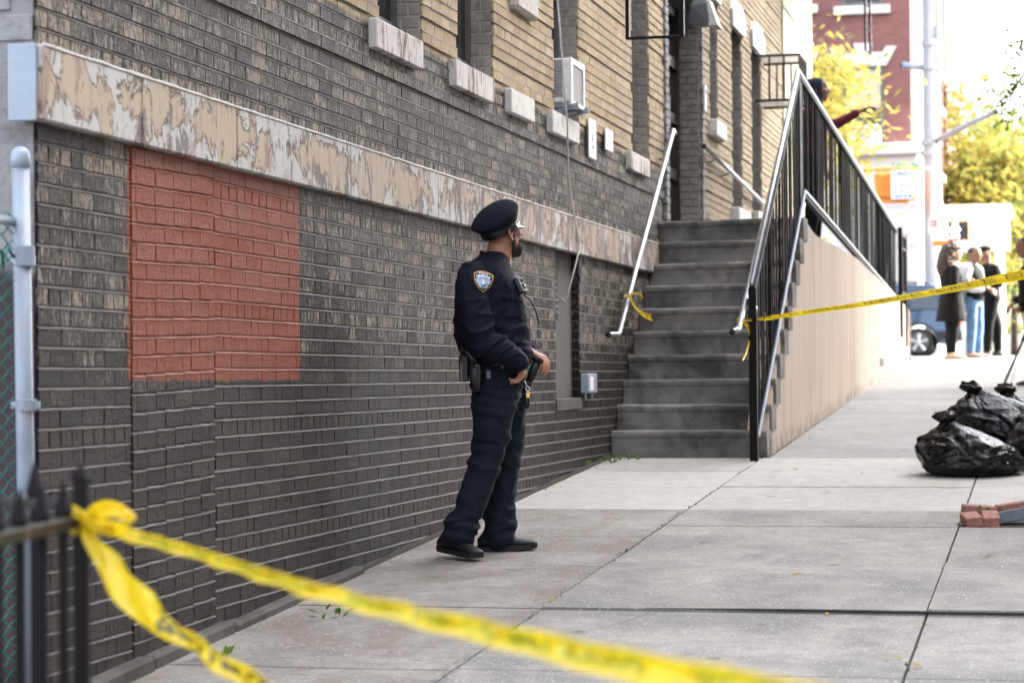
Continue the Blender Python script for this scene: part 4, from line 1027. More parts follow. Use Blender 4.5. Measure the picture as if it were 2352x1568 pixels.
# ---------------------------------------------------------------- the officer
OD = 12.1; OPX = 1140.0
org = at(OPX, 868.5+.93*5350/OD, OD)
def Q(px, py, y=0.0):                              # officer-local point from where it is seen
    d = OD+y; lat = (px-CXP+.008*(868-py))*d/FPX - (OPX-CXP)*OD/FPX
    return (lat, y, .93+(868.5-py)*d/FPX)
def officer():
    org.z = gz(org.y)+.0
    H = T_((.048, .004, 1.552)) @ Rz(R_(46)) @ Ry(R_(-10)) @ Matrix.Scale(1.03, 4)
    body = MB(); head_parts(body, H)
    limb(body, [(.028, 0, 1.42), (.022, 0, 1.50), (.030, 0, 1.58), (.035, 0, 1.63)], [(.072, .074), (.068, .068), (.065, .064), (.062, .060)], 16, 4)
    stack(body, [(.95, -.10, .10, .15), (1.1, -.10, .13, .15), (1.3, -.11, .12, .17), (1.42, -.09, .09, .15), (1.47, -.05, .07, .08)], 20, 3)
    # near (right) arm and hand on the belt
    wr = Vector(Q(1201, 843, -.185))
    limb(body, [Q(1092, 640, -.2), Q(1107, 782, -.27), tuple(wr)], [.045, .04, .026], 10, 4)
    kn = Vector(Q(1207, 866, -.185))
    hand(body, tuple(wr), tuple(kn), (-1, .1, .0), (.95, .95, .7), .0175, 1.0, [(.7, .5, -.2), (.5, .8, 0), (.3, 1, .1)], side=1)
    # far (left) hand draped over the pouch
    wl_ = Vector(Q(1224, 816, .06)); kl = Vector(Q(1249, 827, .0))
    limb(body, [Q(1105, 640, .2), Q(1135, 775, .27), tuple(wl_)], [.045, .04, .026], 10, 4)
    hand(body, tuple(wl_), tuple(kl), (-.35, .25, -1), (.75, .65, .35), .0175, 1.0, [(.35, 1, .9), (.3, 1, .3), (.1, 1, .0)], side=-1)
    for (a, b, c, y) in ((( 1140, 880), (1128, 1045), (1056, 1240), -.1), ((1168, 890), (1166, 1050), (1150, 1240), .12)):
        limb(body, [Q(*a, y), Q(*b, y), Q(*c, y)], [.075, .055, .04], 10, 4)
    me = organic('person', body, .0042, M['skin_officer'], None, 2, None)
    me.location = org; me.rotation_euler = (0, 0, YAW)
    tag(me, 'bearded police officer in dark navy uniform and peaked cap before the dark brick wall', 'person')
    P = me
    # --- jacket: torso, sleeves and collar as one cloth
    J = MB()
    def row(py, pb, pf, hw, y0=0): a = Q(pb, py)[0]; b = Q(pf, py)[0]; return (Q(0, py)[2], a, b, hw, y0)
    stack(J, [row(838, 1074, 1216, .190), row(815, 1062, 1222, .198), row(795, 1055, 1221, .205), row(773, 1050, 1218, .208), row(739, 1047, 1213, .212), row(708, 1048, 1209, .216), row(677, 1050, 1203, .218), row(650, 1053, 1190, .214), row(628, 1063, 1180, .192), row(611, 1080, 1176, .150), row(596, 1100, 1172, .10), row(584, 1112, 1165, .07)], 30, 3, 2.5)
    limb(J, [Q(1088, 632, -.165), Q(1086, 665, -.215), Q(1092, 720, -.25), Q(1105, 778, -.262), Q(1118, 794, -.258), Q(1150, 806, -.24), Q(1180, 826, -.212), Q(1196, 840, -.19)], [.070, .080, .080, .073, .069, .058, .050, .044], 18, 4)
    limb(J, [Q(1100, 630, .165), Q(1098, 665, .215), Q(1105, 720, .25), Q(1128, 772, .255), Q(1170, 795, .21), Q(1214, 812, .09)], [.07, .085, .08, .072, .058, .045], 16, 4)
    el = Vector(Q(1112, 785, -.26)); sh = Vector(Q(1090, 650, -.2)); cu = Vector(Q(1198, 842, -.19))
    def jd(p, n):
        d = .0035*mnoise.noise(p*7)+fold(p, 9, .0022, (1, 1, .8))
        w = math.exp(-((p-el).length/.13)**2)                     # creases radiating at the elbow
        d += w*.0055*math.sin((p.x*.55-p.z)*88+2.2*mnoise.noise(p*9))*(.5+.5*mnoise.noise(p*6+Vector((3, 1, 0))))
        w2 = math.exp(-((p.z-.985)/.05)**2)                        # blousing above the belt
        d += w2*(.009+.006*mnoise.noise(Vector((p.x*16, p.y*16, p.z*5))))
        if p.y < -.12 and p.z > 1.2: d += .0035*math.sin((p.x+p.z*.25)*70+3*mnoise.noise(p*5))*math.exp(-((p.z-1.3)/.12)**2)
        tor = math.exp(-((p.z-1.12)/.13)**2)*(1 if abs(p.y) < .205 else .35)
        d += tor*.0075*fold(Vector((p.x*.8+p.z*.55, p.y*.8, p.z-p.x*.35)), 7.5, 1, (1, .7, 1.5))
        arm = 1 if p.y < -.18 else 0
        d += arm*.0055*fold(Vector((p.x+p.z*.5, p.y*.5, p.z*.9-p.x*.6)), 10, 1, (.8, .8, 1.7))
        d += crease(Vector((p.x+p.z*.4, p.y*.6, p.z-p.x*.5)), 8, .008*(.35+tor+w+.7*arm), (.8, .8, 1.5))
        fr = (p.x-.1)/.1
        if fr > 0: d += min(fr, 1)*.004*math.sin(p.z*46+p.y*22+2.5*mnoise.noise(p*6))
        return d
    j = organic('jacket', J, .0048, M['navy_jacket'], P, 4, jd)
    # shirt front placket, pocket with flap, yoke seam, hem
    def surf(mesh_o, p, d):
        hit, loc, no, _ = mesh_o.ray_cast(Vector(p), Vector(d)); return (loc, no) if hit else (Vector(p), Vector(d))
    def drape(mb, grid, outw, mesh_o, d, th=.003):
        """patch of cloth laid on a surface along direction d: grid of start points"""
        top = []; 
        for r in grid:
            q = []
            for p in r: loc, no = surf(mesh_o, p, d); q.append(loc - Vector(d).normalized()*outw)
            top.append(q)
        ny, nx = len(top), len(top[0]); vs = [p for r in top for p in r]; vb = [p+Vector(d).normalized()*(outw+.004) for p in vs]
        fs = [(a*nx+b, a*nx+b+1, (a+1)*nx+b+1, (a+1)*nx+b) for a in range(ny-1) for b in range(nx-1)]
        per = [b for b in range(nx)]+[a*nx+nx-1 for a in range(1, ny)]+[(ny-1)*nx+b for b in range(nx-2, -1, -1)]+[a*nx for a in range(ny-2, 0, -1)]
        N = len(vs); L = len(per); fs += [(per[(k+1) % L], per[k], N+per[k], N+per[(k+1) % L]) for k in range(L)]
        mb.add(vs+vb, fs)
    dv = Vector((-.75, .66, 0))
    def gridp(px0, px1, py0, py1, nx, ny, far=(.7, -.62, 0)):
        return [[Vector(Q(px0+(px1-px0)*i/nx, py0+(py1-py0)*k/ny, 0))+Vector(far)*.0+Vector((.55, -.48, 0)) for i in range(nx+1)] for k in range(ny+1)]
    dvi = Vector((0, 1, 0))
    def gridn(px0, px1, py0, py1, nx, ny): return [[Vector((*Q(px0+(px1-px0)*i/nx, py0+(py1-py0)*k/ny, -.15)[:1], -.6, Q(0, py0+(py1-py0)*k/ny, -.15)[2])) for i in range(nx+1)] for k in range(ny+1)]
    b = MB(); drape(b, gridn(1164, 1200, 693, 738, 6, 6), .003, j, dvi); b.build('chest_pocket', M['navy_jacket'], j, True)
    b = MB(); drape(b, gridn(1160, 1203, 684, 699, 6, 3), .006, j, dvi); b.build('pocket_flap', M['navy_jacket'], j, True)
    # collar: upright band folded over, open at the throat
    b = MB(); rgo = []
    cN = Vector((.030, 0, 0)); 
    for k in range(25):
        a = R_(35)+R_(290)*k/24; t = abs(k-12)/12.0
        ca, sa = math.cos(a), math.sin(a)
        zt = 1.578-.098*t**1.8; zb = 1.512-.112*t**1.6
        pin = Vector((.022+.083*ca*-1*-1 if False else .022+.080*ca, .078*sa, zt)); pout = Vector((.020+(.112+.014*t)*ca, (.108+.01*t)*sa, zb)); pmid = Vector((.021+.092*ca, .091*sa, zt+.006))
        pin2 = Vector((.022+.074*ca, .072*sa, zb-.02))
        rgo.append([pin2, pin, pmid, pout, pout-Vector((ca*.004, sa*.004, .004)), Vector((.021+.084*ca, .083*sa, zt-.012))])
    b.rings(rgo); b.build('collar', M['navy_jacket'], j, True)
    # captain's bars on the near collar wing
    loc = Vector(Q(1160, 609, -.115)); g1 = MB()
    for dx in (-.006, .006): g1.box((-.0035+dx, -.003, -.011), (.0035+dx, .002, .011), ch=.001)
    g1.box((-.006, -.002, .004), (.006, .0015, .006)); g1.box((-.006, -.002, -.006), (.006, .0015, -.004))
    g1.xf(T_(loc) @ Rz(R_(18)) @ Ry(R_(-14))); g1.build('collar_bars', M['brass'], j)
    # cuff buttons
    # shoulder patch: shield laid on the sleeve
    pc = (1113.5, 651); hw_ = 23.0
    def shield(t0, t1, sc):
        out = []
        top = [(-.98, .72), (-.5, .95), (0, 1.02), (.5, .95), (.98, .72)]
        side = [(.96, .25), (.82, -.25), (.52, -.70), (0, -1.12)]
        pts = top+side+[(-x, y) for x, y in reversed(side[:-1])]
        dn = []
        for q in range(len(pts)):
            x0, y0 = pts[q]; x1, y1 = pts[(q+1) % len(pts)]
            for f in (0, .33, .67): dn.append(((x0+(x1-x0)*f)*sc, (y0+(y1-y0)*f)*sc))
        return dn
    jb = j.data
    def onsleeve(u, v, lift):
        px = pc[0]+u*hw_+v*1.0; py = pc[1]-v*hw_*1.02+u*3.0; p = Q(px, py, -.28); loc, no = surf(j, (p[0], -.7, p[2]), (0, 1, 0)); return Vector((p[0], loc.y-lift, p[2]))
    def patch_poly(poly, lift, name, m, par):
        mb = MB(); c = (sum(p[0] for p in poly)/len(poly), sum(p[1] for p in poly)/len(poly)); n = len(poly)
        R3 = []
        for s_ in (1, .9, .8, .7, .6, .5, .4, .3, .2, .1): R3.append([onsleeve(c[0]+(p[0]-c[0])*s_, c[1]+(p[1]-c[1])*s_, lift) for p in poly])
        vs = [p for r in R3 for p in r]+[onsleeve(*c, lift)]; fs = []
        for q in range(9):
            for k in range(n): fs.append((q*n+k, q*n+(k+1) % n, (q+1)*n+(k+1) % n, (q+1)*n+k))
        for k in range(n): fs.append((9*n+k, 9*n+(k+1) % n, 10*n))
        bs = len(vs); vs += [onsleeve(*p, -.004) for p in poly]; fs += [(k, bs+k, bs+(k+1) % n, (k+1) % n) for k in range(n)]
        mb.add(vs, fs); return mb.build(name, m, par, True)
    pa = patch_poly(shield(0, 0, 1.0), .0040, 'shoulder_patch', M['patch_gold'], P)
    patch_poly(shield(0, 0, .90), .0052, 'patch_field', M['patch_navy'], pa)
    patch_poly([(x*.62, y*.62-.06) for x, y in shield(0, 0, 1.0)], .0062, 'patch_rim', M['patch_white'], pa)
    patch_poly([(x*.55, y*.55-.06) for x, y in shield(0, 0, 1.0)], .0070, 'patch_shield', M['patch_blue'], pa)
    patch_poly([(.30*math.cos(a*.628)*1.0, -.06+.22*math.sin(a*.628)) for a in range(10)], .0078, 'patch_seal', M['patch_white'], pa)
    patch_poly([(-.22, -.16), (-.05, -.16), (-.07, .08), (-.2, .06)], .0084, 'patch_figure', M['patch_brown'], pa)
    patch_poly([(.06, -.16), (.22, -.16), (.2, .06), (.08, .08)], .0084, 'patch_figure', M['patch_red'], pa)
    patch_poly([(-.2, .14), (0, .20), (.2, .14), (.18, .20), (0, .27), (-.18, .20)], .0084, 'patch_eagle', M['patch_gold'], pa)
    def patch_text(s, size, path):
        vs, fs = textmesh(s, size, .012)
        if not vs: return
        w = max(v.x for v in vs)-min(v.x for v in vs); mb = MB(); out = []
        for v in vs: u, t = path(v.x/w, v.y); out.append(onsleeve(u, t, .0075))
        mb.add(out, fs); mb.build('patch_lettering', M['patch_white'], pa)
    patch_text('POLICE', .34, lambda x, y: (x*.92, .78+y*.75-.16*x*x*1.0))
    patch_text('DEPARTMENT', .30, lambda x, y: (x*1.50, .54+y*.75-.44*x*x))
    def side_path(sg):
        def f(x, y):
            t = x+.5 if sg < 0 else .5-x          # 0 top .. 1 bottom
            u = sg*(.82-.60*t**1.35); v = .20-.98*t
            nx_, ny_ = .85*sg, -.5*1
            k = y*.62*sg*-1
            return (u+(.9)*k*-1*1.0, v+(.45)*k*sg*-1*1.0) if sg < 0 else (u+.9*k, v-.45*k*-1*-1)
        return f
    def band_text(s, sg):
        vs, fs = textmesh(s, .30, .012); w = max(v.x for v in vs)-min(v.x for v in vs); mb = MB(); out = []
        for v in vs:
            tt = v.x/w+.5; t = max(.001, tt if sg < 0 else 1-tt)
            c0 = Vector((sg*(.76-.52*t**1.3), .18-.86*t)); e = .02
            c1 = Vector((sg*(.76-.52*(t+e)**1.3), .18-.86*(t+e))); tg = (c1-c0).normalized()
            if sg > 0: tg = -tg
            nn = Vector((-tg.y, tg.x)); q = c0+nn*v.y*.62; out.append(onsleeve(q.x, q.y, .0075))
        mb.add(out, fs); mb.build('patch_lettering', M['patch_white'], pa)
    band_text('CITY OF', -1); band_text('NEW YORK', 1)
    # body camera on the chest, tilted with the shirt front
    c0 = Vector(Q(1187, 663, -.10)); loc, no = surf(j, c0+Vector((.5, -.35, 0)), (-.82, .57, 0)); 
    bc = MB(); bc.box((-.014, -.030, -.046), (.014, .030, .046), ch=.010); Mx = T_(loc+Vector((.010, -.010, 0))) @ Rz(R_(-32)) @ Ry(R_(-27)); bc.xf(Mx); cam_b = bc.build('body_camera', M['polymer_black'], P, False)
    f = MB(); f.box((.0145, -.024, -.040), (.020, .024, .040), ch=.006); f.xf(Mx); fp = f.build('camera_face', M['cam_grey'], cam_b)
    f = MB(); f.lathe((.020, 0, -.012), [(.001, 0), (.015, .001), (.014, .004), (.001, .005)], 14, 'x'); f.box((.020, -.014, .012), (.0225, .014, .030)); f.xf(Mx); f.build('camera_lens', M['patent_black'], cam_b)
    f = MB(); f.tube([tuple(Mx @ Vector(v)) for v in ((.0, .0, -.052), (.012, .02, -.09), (.0, .045, -.15), (-.02, .06, -.21))], .004, 6); f.build('camera_cord', M['rubber'], cam_b, True)
    # badge lower on the front edge
    # --- trousers
    Tt = MB()
    stack(Tt, [row(822, 1078, 1212, .176), row(850, 1080, 1210, .182), row(880, 1086, 1205, .186), row(905, 1089, 1200, .188), row(930, 1094, 1196, .17)], 26, 3, 2.4)
    near = [(1144, 880, .125, .105), (1141, 915, .122, .105), (1136, 960, .110, .10), (1132, 1008, .094, .092), (1122, 1053, .086, .086), (1107, 1100, .081, .082), (1090, 1147, .075, .08), (1079, 1185, .071, .078), (1067, 1207, .083, .082), (1062, 1222, .082, .08), (1056, 1243, .080, .075)]
    limb(Tt, [Q(a, b, -.10-.03*(b-880)/360) for a, b, _, _ in near], [(r2*.95, r1*.95) for _, _, r1, r2 in near], 18, 4, flat=(0, 1, 0))
    far = [(1168, 880, .105, .10), (1173, 915, .100, .10), (1174, 960, .093, .095), (1168, 1015, .090, .092), (1164, 1056, .087, .088), (1158, 1108, .082, .084), (1150, 1163, .084, .082), (1150, 1200, .088, .084), (1151, 1222, .083, .082), (1152, 1244, .076, .076)]
    limb(Tt, [Q(a, b, .10+.04*(b-880)/360) for a, b, _, _ in far], [(r2*.94, r1*.94) for _, _, r1, r2 in far], 18, 4, flat=(0, 1, 0))
    kn_ = Vector(Q(1130, 1040, -.1))
    def td(p, n):
        hem = math.exp(-((p.z-.15)/.085)**2)               # stacked folds over the shoes
        d = .0035*mnoise.noise(p*8)+fold(p, 8, .0022, (1.3, 1, .5))+.0042*fold(Vector((p.x+p.z*.25, p.y, p.z*.8-p.x*.7)), 7.5, 1, (1.1, .6, 1.3))+hem*.007*fold(Vector((p.x, p.y, p.z-p.x*.5)), 12, 1, (.6, .6, 1.6))*(1 if p.z < .78 else .5)
        d += hem*.0045*math.sin(p.z*80+p.x*32+3.0*mnoise.noise(p*9))
        d += crease(Vector((p.x+p.z*.3, p.y, p.z-p.x*.6)), 7, .008, (.8, .6, 1.3))+hem*crease(Vector((p.x, p.y, p.z-p.x*.3)), 11, .010, (.6, .6, 1.7))
        w = math.exp(-((p.z-.53)/.12)**2); d += w*.0045*math.sin((p.z+p.x*.5)*62+3*mnoise.noise(p*7))
        w = math.exp(-((p.z-.83)/.07)**2); d += w*.004*math.sin((p.z*1.0+p.x*.25)*120+3*mnoise.noise(p*8))
        return d
    tr = organic('trousers', Tt, .0058, M['navy_trousers'], P, 5, td)
    def gridt(px0, px1, py0, py1, nx, ny, sk=0): return [[Vector((Q(px0+(px1-px0)*i/nx, py0+(py1-py0)*k/ny, -.2)[0], -.6, Q(0, py0+(py1-py0)*k/ny+sk*i/nx, -.2)[2])) for i in range(nx+1)] for k in range(ny+1)]
    b = MB(); drape(b, gridt(1094, 1152, 952, 1016, 7, 7, 10), .010, tr, dvi); b.build('cargo_pocket', M['navy_trousers'], tr, True)
    b = MB(); drape(b, gridt(1091, 1158, 938, 955, 7, 3, 13), .015, tr, dvi); b.build('pocket_flap', M['navy_trousers'], tr, True)
    b = MB(); drape(b, gridt(1158, 1183, 889, 894, 4, 1, -3), .0015, tr, dvi); b.build('pocket_slit', M['navy_jacket'], tr, True)
    b = MB(); drape(b, gridt(1142, 1148, 858, 898, 1, 5), .003, tr, dvi); b.build('pocket_welt', M['navy_trousers'], tr, True)
    b = MB(); drape(b, gridt(1120, 1130, 856, 874, 2, 3), .004, tr, dvi); b.build('folded_paper', M['pale_paper'], tr, True)
    # --- duty belt
    b = MB(); rg = [oval(Q(0, py)[2], Q(1074, py)[0], Q(1216, py)[0], .197, 40, 2.4) for py in (848, 847, 829, 828)]
    rg[0] = oval(Q(0, 848)[2], Q(1080, 848)[0], Q(1211, 848)[0], .188, 40, 2.4); rg[3] = oval(Q(0, 828)[2], Q(1080, 828)[0], Q(1211, 828)[0], .188, 40, 2.4)
    b.rings(rg); belt = b.build('duty_belt', M['patent_black'], P, True)
    for py in (831, 844):
        p = Q(1158, py, -.19); b = MB(); b.ellipsoid((p[0], -.205, p[2]), (.0075, .006, .0075), 10, 6); b.build('brass_snap', M['brass'], belt, True)
    p = Q(1157, 838, -.19); b = MB(); b.box((p[0]-.013, -.209, p[2]-.034), (p[0]+.013, -.19, p[2]+.03), ch=.004); b.build('belt_keeper', M['leather_black'], belt)
    p = Q(1140, 836, -.19); b = MB(); b.box((p[0]-.026, -.212, p[2]-.026), (p[0]+.028, -.186, p[2]+.024), ch=.008); b.build('belt_pouch', M['leather_black'], belt)
    # holster with pistol on the near hip
    b = MB(); rg = []
    for (py, a, c, yo, th) in ((838, 1083, 1109, -.215, .022), (856, 1081, 1113, -.222, .028), (872, 1081, 1111, -.225, .030), (890, 1086, 1108, -.222, .026), (901, 1092, 1108, -.218, .022), (906, 1094, 1106, -.216, .016)):
        rg.append(oval(Q(0, py, -.2)[2], Q(a, py, -.2)[0], Q(c, py, -.2)[0], th, 16, 3.2, yo))
    b.rings(rg); hol = b.build('holster', M['polymer_black'], P, True)
    b = MB(); g0 = Q(1086, 836, -.22); b.rings([oval(Q(0, py, -.2)[2], Q(a, py, -.2)[0], Q(c, py, -.2)[0], .014, 12, 3, -.222) for (py, a, c) in ((842, 1085, 1104), (828, 1077, 1099), (815, 1070, 1086), (809, 1066, 1080))]); b.build('pistol_grip', M['leather_black'], hol, True)
    for (px, py) in ((1098, 845), (1104, 862)):
        p = Q(px, py, -.2); b = MB(); b.ellipsoid((p[0], -.250, p[2]), (.005, .004, .005), 8, 5); b.build('rivet', M['silver'], hol, True)
    b = MB(); p = Q(1104, 868, -.2); b.box((p[0]-.010, -.256, p[2]-.05), (p[0]+.006, -.246, p[2]+.06), ch=.003); b.build('retention_strap', M['leather_black'], hol)
    # radio with antenna behind the holster
    b = MB(); p = Q(1069, 857, -.16); b.box((p[0]-.024, -.20, p[2]-.055), (p[0]+.026, -.15, p[2]+.085), ch=.008); rd = b.build('radio', M['polymer_black'], P)
    b = MB(); q = Q(1066, 800, -.16); b.tube([(p[0]-.008, -.18, p[2]+.08), (q[0], -.18, q[2])], [.011, .009], 10); b.build('antenna', M['rubber'], rd, True)
    b = MB(); b.box((p[0]-.018, -.2045, p[2]-.05), (p[0]-.008, -.198, p[2]+.04)); b.build('radio_edge', M['frame_grey'], rd)
    # flashlight pouch / ring at the front, under the far hand
    a1, a2 = Vector(Q(1238, 836, -.03)), Vector(Q(1217, 886, -.06))
    b = MB(); b.tube([tuple(a1), tuple(lerp(a1, a2, .3)), tuple(lerp(a1, a2, .62)), tuple(lerp(a1, a2, .64)), tuple(a2)], [.021, .023, .024, .020, .019], 14); fl = b.build('flashlight', M['polymer_black'], P, True)
    b = MB(); d = (a2-a1).normalized(); b.tube([tuple(a1-d*.016), tuple(a1+d*.004)], [.030, .031], 16); b.build('flashlight_head', M['rubber'], fl, True)
    b = MB(); b.tube([tuple(a2-d*.004), tuple(a2+d*.014)], [.023, .022], 14); b.build('tail_cap', M['rubber'], fl, True)
    b = MB(); k1 = Vector(Q(1208, 880, -.1)); pts = [tuple(k1), Q(1212, 890, -.11), Q(1211, 900, -.11), Q(1216, 905, -.11), Q(1220, 897, -.11), Q(1214, 892, -.11)]; b.tube(crom(pts, 4), .0028, 6); ky = b.build('key_ring', M['silver'], P, True)
    b = MB(); p = Q(1216, 914, -.115); b.box((p[0]-.012, -.121, p[2]-.016), (p[0]+.012, -.112, p[2]+.016), ch=.005); b.build('brass_badge', M['brass'], ky)
    b = MB(); b.ellipsoid((Q(1214, 928, -.1)[0], -.11, Q(0, 928, -.1)[2]), (.017, .012, .040), 12, 8); b.build('key_fob', M['leather_black'], ky, True)
    # --- cap in the head frame
    Cm = H @ T_((0.000, 0, .129)) @ Ry(R_(-15))
    def ring(z, rx_, ry_, dx=0, tilt=0, n=40, oct=0):
        out = []
        for k in range(n):
            a = 2*math.pi*k/n; o = 1+oct*math.cos(8*a); x = dx+rx_*o*math.cos(a); out.append(Cm @ Vector((x, ry_*o*math.sin(a), z+tilt*x)))
        return out
    b = MB(); b.rings([ring(-.012, .106, .086), ring(.0, .110, .089), ring(.030, .112, .091), ring(.032, .109, .088)]); capb = b.build('cap', M['leather_black'], P, True)
    b = MB(); tl = .20
    rows_ = [(.026, .110, .090, 0, .02, 0), (.030, .113, .093, 0, .03, 0), (.050, .122, .110, -.004, .10, .006), (.070, .130, .124, -.006, .16, .012), (.079, .132, .126, -.006, .22, .016), (.089, .129, .122, -.006, .225, .013), (.107, .107, .102, -.004, .23, .005), (.121, .070, .068, 0, .23, .002), (.128, .032, .031, .002, .23, 0), (.129, .008, .008, .002, .23, 0)]
    c_ = crom(rows_, 3); b.rings([ring(z, a, c, dx, t, 48, o) for z, a, c, dx, t, o in c_]); b.build('cap_crown', M['cap_navy'], capb, True)
    b = MB(); vis = []
    for s in range(7):
        t = s/6; row_ = []
        for k in range(19):
            a = R_(-68+136*k/18); rr_ = 1+.46*t*math.cos(a*1.25)**.8 if math.cos(a*1.25) > 0 else 1
            row_.append(Cm @ Vector((.106*rr_*math.cos(a), .087*(1+.10*t)*math.sin(a), .004-.052*t*math.cos(a)**2*1.0)))
        vis.append(row_)
    vs = [p for r in vis for p in r]; m_ = 19; fs = [(a*m_+k, a*m_+k+1, (a+1)*m_+k+1, (a+1)*m_+k) for a in range(6) for k in range(18)]
    N = len(vs); vs2 = [p-Vector((0, 0, .004)) for p in vs]; fs += [tuple(N+q for q in reversed(f)) for f in fs]; fs += [(6*m_+k, 6*m_+k+1, N+6*m_+k+1, N+6*m_+k) for k in range(18)]
    b.add(vs+vs2, fs); b.build('visor', M['patent_black'], capb, True)
    b = MB(); pts = [tuple(Cm @ Vector((.114*math.cos(R_(a)), .094*math.sin(R_(a)), .010))) for a in range(-75, 76, 10)]; b.tube(pts, (.008, .003) and .0055, 6); b.build('chin_strap', M['patent_black'], capb, True)
    for s in (-1, 1):
        b = MB(); q = Cm @ Vector((.114*math.cos(R_(72)), s*.094*math.sin(R_(72)), .011)); b.ellipsoid(tuple(q), (.0085, .0085, .0085), 10, 6); b.build('cap_button', M['silver'], capb, True)
    b = MB(); b.prism([(0, -.022, -.02), (0, .022, -.02), (0, .026, .012), (0, 0, .030), (0, -.026, .012)], (.006, 0, 0)); b.xf(Cm @ T_((.112, 0, .032)) @ Ry(R_(12))); b.build('cap_badge', M['silver'], capb)
    # --- hair fade and full beard
    hb = MB(); rows_ = [(z, xb-.0035, xf+.002, hw+.0035) for z, xb, xf, hw in HEAD[5:]]
    c_ = crom(rows_, 3); rg = [oval(z, xb, xf, hw, 40, 2.2) for z, xb, xf, hw in c_]
    keep = [[p for p in r] for r in rg]; vs = []; n = 40; fs = []
    for r in rg: vs += r
    for i_ in range(len(rg)-1):
        for k in range(n):
            p = (rg[i_][k]+rg[i_+1][(k+1) % n])/2
            lowlim = .142
            if p.x > .062 or p.z < lowlim-.01: continue
            fs.append((i_*n+k, i_*n+(k+1) % n, (i_+1)*n+(k+1) % n, (i_+1)*n+k))
    hb.add([H @ v for v in vs], fs); hb.build('hair', M['hair_black'], P, True)
    bd = MB()
    def L(*p): return tuple(H @ Vector(p))
    stack(bd, [(-.018, .052, .100, .026), (-.012, .034, .108, .038), (-.002, .020, .112, .0475), (.015, .006, .115, .0545), (.030, .014, .113, .0590), (.042, .040, .108, .0570), (.052, .066, .100, .0480)], 24, 3, 2.3, H)
    for s in (-1, 1):
        limb(bd, [L(.026, s*.0560, .028), L(.020, s*.0650, .055), L(.020, s*.0715, .085), L(.022, s*.0735, .112)], [(.020, .0045), (.015, .0036), (.011, .0028), (.008, .0022)], 10, 3, flat=tuple(H.to_3x3() @ Vector((1, 0, 0))))
    limb(bd, [L(.088, -.036, .062), L(.106, -.018, .078), L(.112, 0, .080), L(.106, .018, .078), L(.088, .036, .062)], [.010, .009, .008, .009, .010], 8, 3)
    organic('beard', bd, .0045, M['beard_black'], P, 2, lambda p, n: .0028*mnoise.noise(p*95)+.0018*mnoise.noise(p*220))
    for s in (-1, 1):
        b = MB(); b.ellipsoid(L(.086, s*.034, .128), (.013, .013, .011), 10, 6); ey = b.build('eye', M['paper'], P, True)
        b = MB(); b.ellipsoid(L(.0975, s*.035, .128), (.004, .0055, .0055), 8, 5); b.build('pupil', M['hair_black'], ey, True)
        b = MB(); limb(b, [L(.098, s*.014, .150), L(.1, s*.034, .154), L(.088, s*.052, .149)], [.004, .005, .003], 6, 3); b.build('eyebrow', M['hair_black'], P, True)
    # --- shoes
    def shoe(heel, toe, zl, ztoe, mat_):
        hl, to = Vector(heel), Vector(toe); d = (to-hl); L_ = d.length; d.normalize(); a = Vector((0, 0, 1)).cross(d).normalized(); up = d.cross(a)
        prof = [(-.01, .024, .055, .010), (.02, .034, .098, .0), (.07, .037, .112, .0), (.12, .038, .108, .0), (.16, .040, .088, 0), (.20, .044, .068, 0), (.24, .046, .058, 0), (.275, .042, .050, .001), (.298, .030, .040, .006), (.308, .014, .026, .012)]
        b = MB(); rg = []
        for t, w, h, z0 in prof:
            c = hl+d*(t*L_/.305); q = []
            for k in range(16):
                an = 2*math.pi*k/16; sx_, sz_ = math.cos(an), math.sin(an)
                ww = w*(1 if sz_ < 0 else (1-.35*sz_)); q.append(c+a*(ww*math.copysign(abs(sx_)**.75, sx_))+up*(z0+.016+(h-.016)*(.5+.5*math.copysign(abs(sz_)**.8, sz_))))
            rg.append(q)
        b.rings(rg); s_o = b.build('shoe', mat_, P, True)
        b = MB(); rg = []
        for t, w, h, z0 in [(-.014, .02, 0, .004)]+[(x[0], x[1]+.005, 0, x[3]*.6) for x in prof[1:-1]]+[(.312, .016, 0, .010)]:
            c = hl+d*(t*L_/.305); rg.append([c+a*w+up*(z0), c+a*w*1.02+up*(z0+.026), c-a*w*1.02+up*(z0+.026), c-a*w+up*z0])
        b.rings(rg); b.build('sole', M['rubber'], s_o)
        b = MB()
        for q in range(4):
            t = .13+q*.022; c = hl+d*(t*L_/.305); h = .112-q*.014; b.tube([tuple(c+a*.024+up*(h-.010)), tuple(c+up*(h+.003)), tuple(c-a*.024+up*(h-.010))], .0032, 6)
        b.build('laces', M['leather_black'], s_o, True)
    yr = lambda px, py, y: (Q(px, py, y)[0], y)
    hx_, tx_ = Q(1015, 1256, -.03), Q(1106, 1288, -.235)
    shoe((hx_[0], -.05, .028), (tx_[0], -.25, .0), 0, 0, M['shoe_black'])
    hx_, tx_ = Q(1105, 1271, .15), Q(1235, 1262, .15)
    shoe((hx_[0], .15, .008), (tx_[0], .155, .020), 0, 0, M['shoe_black'])
    return me
officer()
